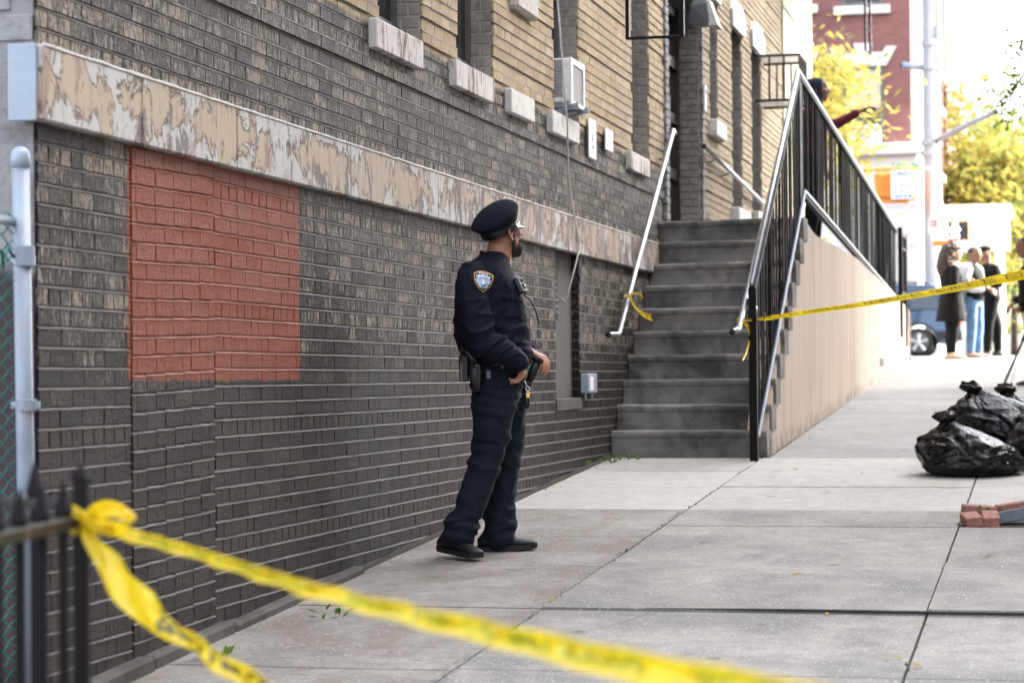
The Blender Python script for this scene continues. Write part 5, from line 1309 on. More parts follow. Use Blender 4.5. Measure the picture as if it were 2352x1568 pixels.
# ================================================================== BYSTANDERS
def bystander(org, rz, label, spec, dep):
    """simple clothed standing figure; spec: dict of joints in local metres (x forward, y left)"""
    S = spec; s = S.get('h', 1.68)/1.75; H = T_((S.get('hx', .03), S.get('hy', 0), 1.50*s)) @ Rz(R_(S.get('yaw', 0))) @ Ry(R_(S.get('nod', 0))) @ Matrix.Scale(s, 4)
    B = MB(); head_parts(B, H)
    limb(B, [(.0, 0, 1.36*s), (.01, 0, 1.46*s), (.015, 0, 1.58*s)], [.056, .052, .05], 12, 3)
    stack(B, [(.9*s, -.1, .1, .15), (1.1*s, -.09, .1, .13), (1.32*s, -.1, .1, .16), (1.42*s, -.06, .06, .10)], 16, 3)
    for a in S['arms']:
        limb(B, [tuple(Vector(p)*s) for p in a], [.042, .036, .026], 8, 4)
        w, e = Vector(a[2])*s, Vector(a[1])*s; d = (w-e).normalized(); hand(B, tuple(w), tuple(w+d*.085), (0, 0, -1), (.4, .4, .3), .017, .95, [(.6, .5, -.5), (.7, .5, 0), (.7, .5, 0)])
    for l in S['legs']: limb(B, [tuple(Vector(p)*s) for p in l], [.085, .055, .04], 10, 4)
    me = organic('person', B, .010, S['skin'], None, 2); me.location = org; me.rotation_euler = (0, 0, rz); tag(me, label, 'person', 'bystanders at the far corner')
    me.scale = (1.13, 1.13, 1.01)
    if S.get('alone'): del me['group']
    Tt = MB(); stack(Tt, [(.80*s, -.11, .10, .155), (.9*s, -.12, .11, .17), (1.0*s, -.11, .11, .155)], 16, 3)
    for l in S['legs']:
        P_ = [Vector(p)*s for p in l]; limb(Tt, [tuple(P_[0]), tuple(P_[1]), tuple(lerp(P_[1], P_[2], .5)), tuple(lerp(P_[1], P_[2], S.get('leglen', .93)))], [.105*S.get('fat', 1), .074*S.get('fat', 1), .066, .056], 12, 4)
    organic('trousers', Tt, .011, S['pants'], me, 3, lambda p, n: .006*mnoise.noise(p*9))
    J = MB(); bl = S.get('hem', .92)
    rows = [(bl*s, -.145-S.get('flare', 0), .14+S.get('flare', 0), .19+S.get('flare', 0)), (1.0*s, -.135, .135, .175), (1.12*s, -.13, .13, .165), (1.25*s, -.14, .14, .19), (1.36*s, -.12, .11, .185), (1.42*s, -.09, .08, .13), (1.455*s, -.06, .065, .075)]
    stack(J, rows, 18, 3)
    for a in S['arms']:
        q = [Vector(p)*s for p in a]; limb(J, [tuple(q[0]), tuple(q[1]), tuple(lerp(q[1], q[2], .92))], [.07, .058, .042], 10, 4)
    organic('coat', J, .011, S['coat'], me, 3, lambda p, n: .007*mnoise.noise(p*8))
    for l in S['legs']:
        f = Vector(l[2])*s; b = MB(); a = R_(S.get('feet', 0)); d = Vector((math.cos(a), math.sin(a), 0)); u = Vector((-d.y, d.x, 0)); rg = []
        for t, w, h in ((-.06, .022, .06), (-.03, .034, .085), (.04, .036, .085), (.1, .042, .06), (.16, .040, .045), (.195, .02, .03)):
            c = Vector((f.x, f.y, 0))+d*t; rg.append([c+u*(w*math.cos(2*math.pi*k/12))+Vector((0, 0, max(0, h*(.5+.5*math.sin(2*math.pi*k/12))))) for k in range(12)])
        b.rings(rg); b.build('shoe', S['shoe'], me, True)
    if S.get('hair') == 'long':
        hb = MB(); 
        limb(hb, [H @ Vector(p) for p in ((.02, 0, .215), (-.06, 0, .17), (-.10, 0, .05), (-.115, 0, -.10), (-.10, 0, -.24))], [(.085, .085), (.105, .10), (.105, .105), (.11, .10), (.075, .06)], 14, 4)
        limb(hb, [H @ Vector(p) for p in ((.07, 0, .20), (.0, 0, .235), (-.06, 0, .20))], [(.05, .07), (.08, .05), (.07, .08)], 12, 3)
        organic('hair', hb, .010, M['hair_brown'], me, 1, lambda p, n: .016*mnoise.noise(p*26)+.008*mnoise.noise(p*60))
    elif S.get('hair') == 'short':
        hb = MB(); stack(hb, [(z, xb-.008, min(xf, .075) if z > .13 else -.0, hw+.008) for z, xb, xf, hw in HEAD[4:]], 18, 2, 2.2, H)
        organic('hair', hb, .010, M['hair_black'], me, 1, lambda p, n: .005*mnoise.noise(p*50))
    elif S.get('hair') == 'cap':
        cb = MB(); stack(cb, [(z, xb-.010, xf+.008, hw+.010) for z, xb, xf, hw in HEAD[6:]], 18, 2, 2.2, H); limb(cb, [H @ Vector((.09, 0, .150)), H @ Vector((.17, 0, .140))], [(.07, .012), (.05, .010)], 10, 3, flat=tuple(H.to_3x3() @ Vector((0, 1, 0))))
        organic('cap', cb, .009, M['black_cloth'], me, 1)
        b = MB(); b.ellipsoid(tuple(H @ Vector((.112, .02, .185))), (.012, .028, .02), 8, 6); b.build('cap_patch', M['paper'], me, True)
    elif S.get('hair') == 'hood':
        hb = MB(); stack(hb, [(-.06, -.11, .05, .11)]+[(z, xb-.02, min(xf, .07)+.0, hw+.02) for z, xb, xf, hw in HEAD[3:]], 18, 2, 2.2, H); organic('hood', hb, .010, M['navy_knit'], me, 2)
    return me
def stand(px, dep, pyf): p = at(px, pyf, dep); return Vector((p.x, p.y, gz(p.y)+.0))
LEG = lambda dx=0, dy=.09, kx=.02: [(0, dy, .92), (kx+dx*.5, dy, .50), (dx, dy*1.1, .07)]
# facing of a figure is rz; image right is rz = YAW, towards the camera is YAW-90 deg
bystander(stand(2186, 34.3, 830), YAW+R_(8), 'woman with long curly brown hair in a long black coat, back half turned', dict(h=1.66, yaw=-5, skin=M['skin_light'], coat=M['black_cloth'], pants=M['black_cloth'], shoe=M['shoe_beige'], hair='long', hem=.58, flare=.05, leglen=.88,
    arms=[[(0, -.17, 1.38), (-.02, -.25, 1.10), (.20, -.14, 1.16)], [(0, .17, 1.38), (.02, .25, 1.1), (.22, .12, 1.2)]], legs=[LEG(.0, .08), LEG(-.03, -.08)], feet=-10), 34)
bystander(stand(2236, 34.7, 828), YAW-R_(35), 'woman in blue jeans and an open white cardigan with arms folded', dict(h=1.64, yaw=-25, skin=M['skin_brown'], coat=M['black_cloth'], pants=M['denim'], shoe=M['shoe_beige'], hair='short', hem=.90,
    arms=[[(0, -.17, 1.38), (.02, -.25, 1.10), (.22, -.02, 1.08)], [(0, .17, 1.38), (.02, .25, 1.1), (.24, .06, 1.05)]], legs=[LEG(.02, .10), LEG(.0, -.10)], feet=-5), 34)
w2 = [o for o in bpy.data.objects if o.get('label', '').startswith('woman in blue jeans')][0]
cgn = MB(); stack(cgn, [(.62, -.16, .04, .20), (.95, -.15, .03, .19), (1.2, -.15, .05, .195), (1.36, -.13, .04, .19), (1.41, -.10, .03, .12)], 18, 3)
for s in (-1, 1): limb(cgn, [(0, s*.165, 1.31), (.02, s*.24, 1.04), (.17, s*.10, 1.0)], [.075, .064, .05], 10, 4)
organic('cardigan', cgn, .011, M['grey_cloth'], w2, 2, lambda p, n: .006*mnoise.noise(p*8))
bystander(stand(2272, 35.2, 826), YAW+R_(195), 'person in a black cap, black jacket and black trousers, legs apart', dict(h=1.66, yaw=-15, nod=10, skin=M['skin_brown'], coat=M['black_cloth'], pants=M['black_cloth'], shoe=M['shoe_black'], hair='cap', hem=.88, fat=1.1,
    arms=[[(0, -.18, 1.38), (-.10, -.26, 1.12), (.16, -.12, 1.18)], [(0, .18, 1.38), (-.04, .26, 1.12), (.18, .1, 1.2)]], legs=[LEG(.08, .10), LEG(-.20, -.10, -.06)], feet=0), 35)
pr = at(2372, 790, 27.0)
bystander(Vector((pr.x, pr.y, gz(pr.y))), YAW+R_(180), 'person in dark jacket and pale trousers at the frame edge beside a tripod', dict(h=1.72, nod=12, skin=M['skin_brown'], coat=M['black_cloth'], pants=M['grey_cloth'], shoe=M['shoe_black'], hair='short', hem=.85,
    arms=[[(0, -.18, 1.38), (-.02, -.26, 1.12), (.14, -.2, .98)], [(0, .18, 1.38), (-.02, .26, 1.12), (.16, .18, .92)]], legs=[LEG(.0, .10), LEG(-.1, -.10)]), 27)
# hooded person up on the ramp, pointing
pp_ = onx(1866, 180, -2.45); hd_ = Vector((-2.45, pp_.y, ramp_z(pp_.y)))
hh = pp_.z-hd_.z
bystander(hd_, YAW-R_(8), 'person in a navy hood and maroon sleeves pointing from behind the railing', dict(h=min(1.9, max(1.5, hh*1.0-.0)), yaw=10, skin=M['skin_brown'], coat=M['maroon_cloth'], pants=M['black_cloth'], shoe=M['shoe_black'], hair='hood', alone=1,
    arms=[[(0, -.17, 1.38), (.16, -.22, 1.24), (.40, -.22, 1.36)], [(0, .17, 1.38), (.0, .25, 1.1), (.1, .2, .88)]], legs=[LEG(.0, .10), LEG(-.05, -.10)]), 23)

# ================================================================== BAGS, BRICKS, TRIPOD, LEAVES
def plastic():
    g = G('bag_plastic'); p = g.obj(); n = g.noise(g.map(p, (1, 1, 1)), 9, 4, .6, .8); n2 = g.noise(g.map(p, (22, 5, 9)), 1, 4, .6, .6)
    h = g.math('ADD', g.math('MULTIPLY', n, .6), g.math('MULTIPLY', n2, .5))
    return g.out((.003, .003, .0035), g.ramp(n2, [(.3, .09), (.7, .22)]), 0, g.bump(h, .7, .03), .32)
M['bag_plastic'] = plastic()
def bag(c, r, knot, seed, label, lean=(0, 0)):
    t = empty('trash_bag', c, 0, label, 'trash bag', 'black trash bags heaped on the sidewalk'); n, m = 120, 64; rg = []
    kn_ = Vector(knot); sd_ = Vector((seed*3.1, seed*1.7, 0))
    rid = lambda q: 1-2*abs(mnoise.noise(q))
    prof = [(0, .70), (.05, .86), (.15, .98), (.32, 1.0), (.5, .93), (.66, .74), (.80, .47), (.90, .24), (.96, .13), (1, .10)]
    for i in range(m):
        v = (i/(m-1))**.9; row_ = []
        j = max(k for k in range(len(prof)) if prof[k][0] <= v); j = min(j, len(prof)-2); f = (v-prof[j][0])/(prof[j+1][0]-prof[j][0]); f = f*f*(3-2*f)*.4+f*.6; rad = prof[j][1]*(1-f)+prof[j+1][1]*f
        for k in range(n):
            a = 2*math.pi*k/n; ca, sa = math.cos(a), math.sin(a); q = Vector((ca*1.0, sa*1.0, v*1.7))+sd_; q2 = q+Vector((mnoise.noise(q*2), mnoise.noise(q*2+Vector((7, 0, 0))), mnoise.noise(q*2+Vector((0, 9, 0)))))*.35
            e = 1+.20*mnoise.noise(q*.95)+.10*rid(q2*1.5)+.06*rid(q2*3.1)+.03*rid(q2*6.3)
            e += (.06*rid(Vector((math.cos(a)*2.6+seed, math.sin(a)*2.6, v*.7)))+.035*rid(Vector((math.cos(a)*6+seed, math.sin(a)*6, v*1.2))))*max(0, v-.35)*2.6   # gathers running to the knot
            w = max(0, v-.25)**1.3*1.45
            row_.append(Vector((r[0]*rad*e*ca+kn_.x*w+lean[0]*v, r[1]*rad*e*sa+kn_.y*w+lean[1]*v, r[2]*(v*.92+(.07*mnoise.noise(q*1.3)+.02*rid(q2*3))*min(1, v*3)))))
        rg.append(row_)
    b = MB(); b.rings(rg); b.build('sack', M['bag_plastic'], t, True)
    top = sum(rg[-1], Vector((0, 0, 0)))/n; b = MB(); rg = []
    for i in range(26):
        v = i/25; rad = .024+.038*math.sin(min(1, v*1.12)*math.pi*.92)**.8*(1 if v > .12 else .3); row_ = []
        for k in range(44):
            a = 2*math.pi*k/44; q = Vector((math.cos(a)*1.6+seed*2, math.sin(a)*1.6, v*2.2)); e = 1+.55*rid(q*1.1)*v+.3*rid(q*2.6)*v
            row_.append(top+Vector((rad*e*math.cos(a)+kn_.x*.10*v, rad*e*math.sin(a)*.8, -.025+v*.085+.03*mnoise.noise(q)*v)))
        rg.append(row_)
    b.rings(rg); b.build('knot', M['bag_plastic'], t, True)
    return t
def gp(px, py): 
    d = _r*(px-CXP)+_u*(CYP-py)+_f*FPX; t = (0-CAM.z)/(d.z-SLOPE*d.y); return CAM+d*t
g1 = gp(2228, 1098); bag((g1.x, g1.y+.30, gz(g1.y+.3)), (.31, .30, .40), (-.17, -.04, 0), 1, 'black trash bag lowest on the pavement, knot on its left shoulder')
g2 = at(2320, 1080, 16.7); bag((g2.x+.02, g2.y+.1, gz(g2.y)+.10), (.36, .30, .47), (-.28, .0, 0), 2.3, 'black trash bag lying over the low one, shiny folded neck at its top')
g3 = at(2420, 1085, 16.5); bag((g3.x, g3.y, gz(g3.y)), (.38, .34, .52), (.05, .05, 0), 4.1, 'black trash bag cut by the frame edge, widest of the heap')
g4 = at(2345, 1060, 17.3); bag((g4.x, g4.y, gz(g4.y)), (.36, .30, .53), (-.10, .02, 0), 6.2, 'black trash bag behind the heap, small tuft standing up')

# tree pit: soil, loose bricks, grey stone, weeds
pit = MB(); b_ = [(-.54, 13.23), (1.0, 13.23), (1.0, 14.02), (-.54, 14.02)]
nx_ = 10; vs = []; 
for j in range(nx_+1):
    for i in range(nx_+1):
        x = -.535+1.55*i/nx_; y = 13.215+.82*j/nx_; vs.append((x, y, gz(y)-.055+.03*mnoise.noise(Vector((x*4, y*4, 0)))))
pit.add(vs, [(j*(nx_+1)+i, j*(nx_+1)+i+1, (j+1)*(nx_+1)+i+1, (j+1)*(nx_+1)+i) for j in range(nx_) for i in range(nx_)])
po = pit.build('tree_pit_soil', M['soil'], None, True); po['kind'] = 'structure'
def loose(name, c, dims, rot, label, mat_, cat):
    b = MB(); b.box((-dims[0]/2, -dims[1]/2, 0), (dims[0]/2, dims[1]/2, dims[2]), ch=.006)
    b.v = [(x+.004*mnoise.noise(Vector((x*30, y*30, z*30+c[0]*50))), y+.004*mnoise.noise(Vector((x*30+9, y*30, z*30))), z+.003*mnoise.noise(Vector((x*20, y*20, 5)))) for x, y, z in b.v]
    o = b.build(name, mat_, None, False, loc=c, rot=rot); return tag(o, label, cat, 'loose bricks edging the tree pit' if cat == 'brick' else None)
for (px, py, dims, rot, lab) in ((2232, 1203, (.10, .20, .058), (R_(6), R_(-5), R_(12)), 'weathered loose brick at the near corner of the tree pit'), (2274, 1203, (.095, .20, .062), (R_(9), 0, R_(6)), 'loose red brick with a bright red end, second from the pit corner'),
                                 (2248, 1180, (.20, .10, .055), (R_(3), R_(4), R_(15)), 'loose brick lying crosswise behind the two at the pit corner'), (2335, 1174, (.24, .09, .06), (0, R_(-8), R_(20)), 'clean red brick leaning on a grey stone at the frame edge')):
    p = gp(px, py); loose('loose_brick', (p.x, p.y+.08, gz(p.y+.08)-.012), dims, rot, lab, M['red_brick_loose'], 'brick')
p = gp(2325, 1195); loose('stone_block', (p.x, p.y+.04, gz(p.y)-.01), (.26, .12, .07), (R_(-5), R_(-9), R_(18)), 'grey stone block in the tree pit beside the red brick', M['blue_stone'], 'stone')
def leafmat(name, c1, c2, tr=.4):
    g = G(name); r = g.rnd(); v = g.attr('lv'); c = g.mix(v, c1, c2); n = g.noise(g.pos(), 2.2, 3); c = g.mix(1, c, g.ramp(n, [(.3, .75), (.7, 1.2)]), 'MULTIPLY')
    d = g.n('BsdfDiffuse'); g.put(d.inputs[0], c); t = g.n('BsdfTranslucent'); g.put(t.inputs[0], c); mx = g.n('MixShader'); mx.inputs[0].default_value = tr
    g.t.links.new(d.outputs[0], mx.inputs[1]); g.t.links.new(t.outputs[0], mx.inputs[2]); g.t.links.new(mx.outputs[0], g.o.inputs[0]); return g.m
M['leaf_yellow'] = leafmat('leaf_yellow', (.30, .285, .085), (.17, .205, .06), .36)
M['leaf_gold'] = leafmat('leaf_gold', (.38, .275, .065), (.27, .265, .075), .36)
M['leaf_green'] = leafmat('leaf_green', (.05, .11, .022), (.14, .20, .03), .35)
M['leaf_fallen'] = leafmat('leaf_fallen', (.30, .30, .05), (.42, .28, .05), .1)
M['weed_green'] = leafmat('weed_green', (.06, .13, .03), (.16, .22, .05), .3)
def leaf_quads(b, lv, c, size, r, flat=False):
    a = r.uniform(0, 6.28); e = r.uniform(-.9, .9) if not flat else r.uniform(-.15, .15); d = Vector((math.cos(a)*math.cos(e), math.sin(a)*math.cos(e), math.sin(e)))
    s = d.cross(Vector((0, 0, 1))); s = (s.normalized() if s.length > .01 else Vector((1, 0, 0))); up = s.cross(d)
    s = (s*math.cos(r.uniform(-.8, .8))+up*math.sin(r.uniform(-.8, .8) if not flat else .1)).normalized()
    c = Vector(c); w = size*.34; b.add([c-d*size*.5, c+s*w*.5-d*size*.1, c+d*size*.5, c-s*w*.5-d*size*.1], [(0, 1, 2, 3)]); lv.append(r.random())
def leafbuild(b, lv, name, m, parent=None):
    me = b.mesh(name, m); a = me.attributes.new('lv', 'FLOAT', 'FACE'); a.data.foreach_set('value', lv); return link(name, me, parent)
r5 = random.Random(5)
fl_b, fl_v = MB(), []
for (px, py) in [(1865, 1010), (1880, 1000), (1960, 933), (1948, 942), (2030, 893), (1985, 918), (1355, 1070), (1380, 1063), (2262, 1277), (2275, 1274), (2248, 1281), (1390, 1209), (1255, 1382), (540, 1442), (1775, 1098), (1830, 1112), (1870, 1124), (2045, 1106), (2110, 1110), (2132, 1112), (1820, 1080), (2180, 1118), (2060, 1080), (1990, 1090), (1945, 1150)]+[(r5.uniform(1250, 2330), r5.uniform(1000, 1560)) for _ in range(14)]:
    p = gp(px, py); n = 3 if r5.random() < .4 else 1
    for _ in range(n): leaf_quads(fl_b, fl_v, (p.x+r5.uniform(-.05, .05), p.y+r5.uniform(-.05, .05), gz(p.y)+.010), r5.uniform(.03, .065), r5, True)
fo = leafbuild(fl_b, fl_v, 'fallen_leaves', M['leaf_fallen']); fo['kind'] = 'stuff'; fo['label'] = 'scattered small yellow leaves on the pavement'; fo['category'] = 'leaves'
wb_, wv = MB(), []
for (y, x, n, s) in [(17.3, W+.06, 26, .05), (16.9, W+.07, 16, .04), (17.55, W+.18, 18, .05), (15.6, W+.05, 10, .035), (14.9, W+.06, 10, .03), (12.9, W+.05, 6, .03), (9.6, W+.35, 9, .06), (13.4, -.1, 18, .09), (13.6, .0, 14, .07), (13.9, -.45, 12, .05), (8.5, W+.2, 12, .08)]:
    for _ in range(n): leaf_quads(wb_, wv, (x+r5.uniform(-.08, .10), y+r5.uniform(-.12, .12), gz(y)+r5.uniform(.005, .05)), s*r5.uniform(.6, 1.3), r5)
for _ in range(90):
    t = r5.choice((-2.205, -.55)); y = r5.uniform(8, 17.6); leaf_quads(wb_, wv, (t+r5.uniform(-.012, .012), y, gz(y)+.002), r5.uniform(.015, .035), r5)
wo_ = leafbuild(wb_, wv, 'weeds', M['weed_green']); wo_['kind'] = 'stuff'; wo_['label'] = 'small weeds at the wall foot and in pavement joints'; wo_['category'] = 'weeds'
# thin dark tube drawn along the raised slab edge
cable('dark_edge_line', [tuple(Vector((x, 9.935+.012*math.sin(x*4), gz(9.935)+.012))) for x in (-1.75, -1.5, -1.2, -.9, -.55, -.2, .3, .9)], [.001+.006*min(1, i/16) for i in range(36)], M['rubber'], 'thin dark line along the raised edge of the near paving slab')
# tripod leg and hydrant-side board at the frame edge
tp = at(2356, 760, 26.0); tg_ = gz(tp.y); tri = empty('camera_tripod', (tp.x+.25, tp.y, tg_), 0, 'black tripod standing behind the trash bags at the frame edge', 'tripod')
for k, (dx, dy) in enumerate(((-.52, -.25), (.45, -.3), (.05, .5))):
    b = MB(); b.tube([(0, 0, 1.15), (dx*.55, dy*.55, .55)], .020, 8); b.tube([(dx*.5, dy*.5, .60), (dx, dy, .0)], .014, 8); lg = b.build('leg', M['polymer_black'], tri, True)
b = MB(); b.tube([(0, 0, 1.05), (0, 0, 1.5)], .022, 8); b.box((-.05, -.05, 1.12), (.05, .05, 1.2), ch=.01); b.build('centre_column', M['polymer_black'], tri)
b = MB(); b.box((-.07, -.1, 1.5), (.07, .12, 1.64), ch=.015); b.build('head', M['polymer_black'], tri)
bp_ = at(2330, 880, 23.0); bd_ = empty('timber_plank', (bp_.x, bp_.y, gz(bp_.y)), 0, 'low weathered timber edging with yellow leaves beyond the trash bags', 'plank')
b = MB(); b.box((-.17, -.05, 0), (.8, .05, .11), ch=.008); b.build('board', M['wood_stick'], bd_)
lb, lvv = MB(), []
for _ in range(60): leaf_quads(lb, lvv, (r5.uniform(-.15, .6), r5.uniform(-.07, -.055), r5.uniform(.03, .08)), .05, r5)
leafbuild(lb, lvv, 'caught_leaves', M['leaf_yellow'], bd_)

# ================================================================== FAR CORNER: building, storefront, poles, car
ZF = gz(58)
cb_ = empty('corner_building', (-3.6, 60, ZF), 0, 'red brick corner building with stone lintels above a white storefront', 'building')
fx = T_((3.6, -60, -ZF))
def fpart(mb, name, m, parent=None, smooth=False): mb.xf(fx); return mb.build(name, m, parent or cb_, smooth)
CX_ = -3.55; YN = 60.0; YF = 92.0
def P60(px, py, Y=YN): return ony(px, py, Y)
zs_ = P60(2000, 336).z
b = MB(); b.box((-22, YN+.02, zs_), (CX_-.02, YN+.4, 22)); fpart(b, 'end_wall', M['red_brick'])
b = MB(); b.box((CX_-.4, YN+.42, zs_-.4), (CX_, YF, 22)); fpart(b, 'street_wall', M['red_brick_sunlit'])
b = MB(); b.box((-22, YN+.4, ZF), (CX_-.4, YF-.1, 21.9)); fpart(b, 'core', M['frame_grey'])
b = MB(); b.box((-22.1, YN-.25, 22), (CX_+.3, YF, 22.5)); fpart(b, 'cornice', M['limestone_w'])
def far_window(px0, px1, py0, py1, lintel=True, blind=None):
    a, c = P60(px0, py1), P60(px1, py0); x0, x1, z0, z1 = a.x, c.x, a.z, c.z; t = .09
    f = MB(); f.box((x0, YN-.02, z0), (x0+t, YN+.02, z1)); f.box((x1-t, YN-.02, z0), (x1, YN+.02, z1)); f.box((x0+t, YN-.02, z1-.1), (x1-t, YN+.02, z1)); f.box((x0+t, YN-.02, z0), (x1-t, YN+.02, z0+.08)); zm = z0+(z1-z0)*.45; f.box((x0+t, YN-.025, zm-.04), (x1-t, YN+.02, zm+.04))
    w = fpart(f, 'window', M['frame_grey'])
    for (u, v, m) in ((z0+.08, zm-.04, M['glass_dark']), (zm+.04, z1-.1, blind or M['glass_dark'])): g_ = MB(); g_.box((x0+t, YN-.005, u), (x1-t, YN+.01, v)); g_.xf(fx); g_.build('pane', m, w)
    s = MB(); s.box((x0-.18, YN-.14, z0-.22), (x1+.18, YN+.02, z0-.005)); s.xf(fx); s.build('sill', M['limestone_w'], w)
    if lintel:
        l = MB(); xm = (x0+x1)/2
        l.prism([(x0-.06, YN-.06, z1+.01), (x1+.06, YN-.06, z1+.01), (x1+.33, YN-.06, z1+.50), (x1+.06, YN-.06, z1+.50), (x1-.02, YN-.06, z1+.36), (xm+.20, YN-.06, z1+.36), (xm+.24, YN-.06, z1+.60), (xm-.24, YN-.06, z1+.60), (xm-.20, YN-.06, z1+.36), (x0+.02, YN-.06, z1+.36), (x0-.06, YN-.06, z1+.50), (x0-.33, YN-.06, z1+.50)], (0, .09, 0)); l.xf(fx); l.build('lintel', M['limestone_w'], w)
    return (x0, x1, z0, z1)
M['blind_cream'] = simple('blind_cream', (.55, .45, .33), .8)
wa = far_window(1937, 2030, 152, 336, True, M['blind_cream'])
far_window(1932, 2026, -170, 16, True, M['blind_cream'])
far_window(1770, 1860, 152, 336); far_window(1770, 1860, -170, 16)
b = MB(); a, c = P60(1950, 331), P60(2024, 290); b.box((a.x, YN-.42, a.z), (c.x, YN-.03, c.z), ch=.03)
acf = empty('air_conditioner', (a.x, YN, a.z), 0, 'white air conditioner in the red brick corner building window', 'air conditioner'); b.xf(T_((-a.x, -YN, -a.z))); b.build('case', M['white_plastic'], acf)
b = MB(); b.box((.22, -.43, .08), (c.x-a.x-.22, -.422, c.z-a.z-.06)); b.build('grille', M['ac_fin'], acf)
# storefront: white base wrapping the corner, slightly lower along the side street
zt_ = zs_; 
b = MB(); b.box((-22, YN-.35, ZF), (CX_+.12, YN+.01, zt_-.28)); fpart(b, 'storefront_wall', M['ceramic_white'])
b = MB(); b.box((-22, YN-.55, zt_-.28), (CX_+.30, YN+.01, zt_+.02), ch=.03); fpart(b, 'storefront_fascia', M['ceramic_white'])
for zz in (3.1, 2.6, 4.0, 5.0): 
    b = MB(); b.box((-22, YN-.36, zz+ZF-1.2), (CX_+.13, YN-.34, zz+ZF-1.18)); fpart(b, 'panel_joint', M['limestone'])
b = MB(); q0, q1 = onx(2122, 395, CX_+.14), onx(2218, 500, CX_+.14)
b.prism([(CX_+.16, YN+.05, ZF), (CX_+.16, YF-6, ZF), (CX_+.16, YF-6, zt_-.9), (CX_+.16, YN+.05, zt_-.35)], (-.15, 0, 0)); fpart(b, 'side_base', M['ceramic_white'])
for k, (px, py0, py1) in enumerate(((2150, 0, 340), (2168, 20, 380), (2185, 40, 420), (2200, 60, 440))):
    b = MB(); y = onx(px, 300, CX_).y; b.box((CX_, y-.25, zs_-.2), (CX_+.10, y+.25, 21)); fpart(b, 'pier', M['red_brick_sunlit'])
def side_window(px, py, ac_=False):
    p = onx(px, py, CX_+.01); f = MB(); f.box((CX_-.02, p.y-.6, p.z-1.0), (CX_+.03, p.y+.6, p.z+1.0)); w = fpart(f, 'window', M['pale_paint_steel'])
    for u, v in ((-.9, -.05), (.05, .9)): g_ = MB(); g_.box((CX_+.031, p.y-.5, p.z+u), (CX_+.036, p.y+.5, p.z+v)); g_.xf(fx); g_.build('pane', M['glass_dark'], w)
    s = MB(); s.box((CX_, p.y-.75, p.z-1.2), (CX_+.12, p.y+.75, p.z-1.0)); s.xf(fx); s.build('sill', M['limestone_w'], w); return p
for (px, py) in ((2142, 120), (2160, 180), (2178, 200), (2193, 170), (2160, 330), (2178, 330), (2196, 430), (2207, 300)): side_window(px, py)
for (px, py, lab) in ((2197, 437, 'white air conditioner low on the sunlit side of the corner building'), (2188, 195, 'white air conditioner high on the sunlit side of the corner building')):
    p = onx(px, py, CX_+.3); t = empty('air_conditioner', (CX_+.04, p.y, p.z-.25), 0, lab, 'air conditioner'); b = MB(); b.box((0, -.4, 0), (.42, .4, .52), ch=.03); b.build('case', M['white_plastic'], t); b = MB(); b.box((.06, -.408, .08), (.36, -.40, .44)); b.build('grille', M['ac_fin'], t)
# white entrance portico on the side street
pz = empty('portico', tuple(ony(2300, 800, 66)), 0, 'white columned entrance portico beside the corner building', 'portico'); q0 = pz.location.copy(); qx = T_(-q0)
pa_, pb_ = ony(2176, 486, 66), ony(2310, 560, 66); zb_ = gz(66)-.05
b = MB(); b.box((pa_.x, 65.6, pb_.z), (pb_.x+.03, 70, pa_.z)); b.xf(qx); b.build('entablature', M['ceramic_white'], pz)
b = MB(); b.box((pa_.x-.05, 65.45, pa_.z), (pb_.x+.16, 70, pa_.z+.14), ch=.03); b.xf(qx); b.build('cornice', M['ceramic_white'], pz)
for px in (2186, 2297):
    c = ony(px, 700, 66); b = MB(); b.lathe((c.x, 66, zb_), [(.2, 0), (.2, .2), (.155, .26), (.15, 1.4), (.135, pb_.z-zb_-.16), (.19, pb_.z-zb_-.08), (.19, pb_.z-zb_)], 18); b.xf(qx); b.build('column', M['ceramic_white'], pz, True)
# traffic pole with arm, camera, signals, signs
PD = 57.2
def pp2(px, py, d=PD): return at(px, py, d)
base = pp2(2140, 820); base.z = gz(base.y); pole = empty('traffic_pole', tuple(base), 0, 'tall pale steel traffic pole with a slanting arm at the far corner', 'traffic pole'); px_ = T_(-base)
tp_ = pp2(2131, -60); b = MB(); b.tube([tuple(base), tuple(tp_)], [.175, .150], 8); b.xf(px_); b.build('shaft', M['pole_steel'], pole)
b = MB(); b.tube([tuple(base), tuple(base+Vector((0, 0, .5)))], [.28, .2], 8); b.xf(px_); b.build('base', M['pole_steel'], pole)
b = MB(); b.tube([tuple(pp2(2143, 328)), tuple(pp2(2218, 288, PD-.6)), tuple(pp2(2292, 254, PD-1.2))], [.085, .075, .06], 10); b.xf(px_); b.build('arm', M['pole_steel'], pole, True)
for py in (100, 155, 328, 352): 
    p = pp2(2133, py); b = MB(); b.tube([tuple(p-Vector((0, 0, .07))), tuple(p+Vector((0, 0, .07)))], .19, 8); b.xf(px_); b.build('collar', M['pole_steel'], pole)
b = MB(); b.tube([tuple(pp2(2071, 150)), tuple(pp2(2118, 155))], .085, 10); b.tube([tuple(pp2(2136, 158)), tuple(pp2(2158, 157))], .07, 10); b.xf(px_); cmo = b.build('camera_tube', M['pale_paint_steel'], pole, True); cmo['kind'] = 'stuff'
b = MB(); b.tube([tuple(pp2(2069, 149.5)), tuple(pp2(2072, 150))], .075, 10); b.xf(px_); b.build('camera_lens', M['rubber'], pole)
b = MB(); b.box(tuple(pp2(2144, 90)-Vector((.02, .1, 0))), tuple(pp2(2150, 60)+Vector((.06, .1, 0)))); b.xf(px_); b.build('control_box', M['pole_steel'], pole)
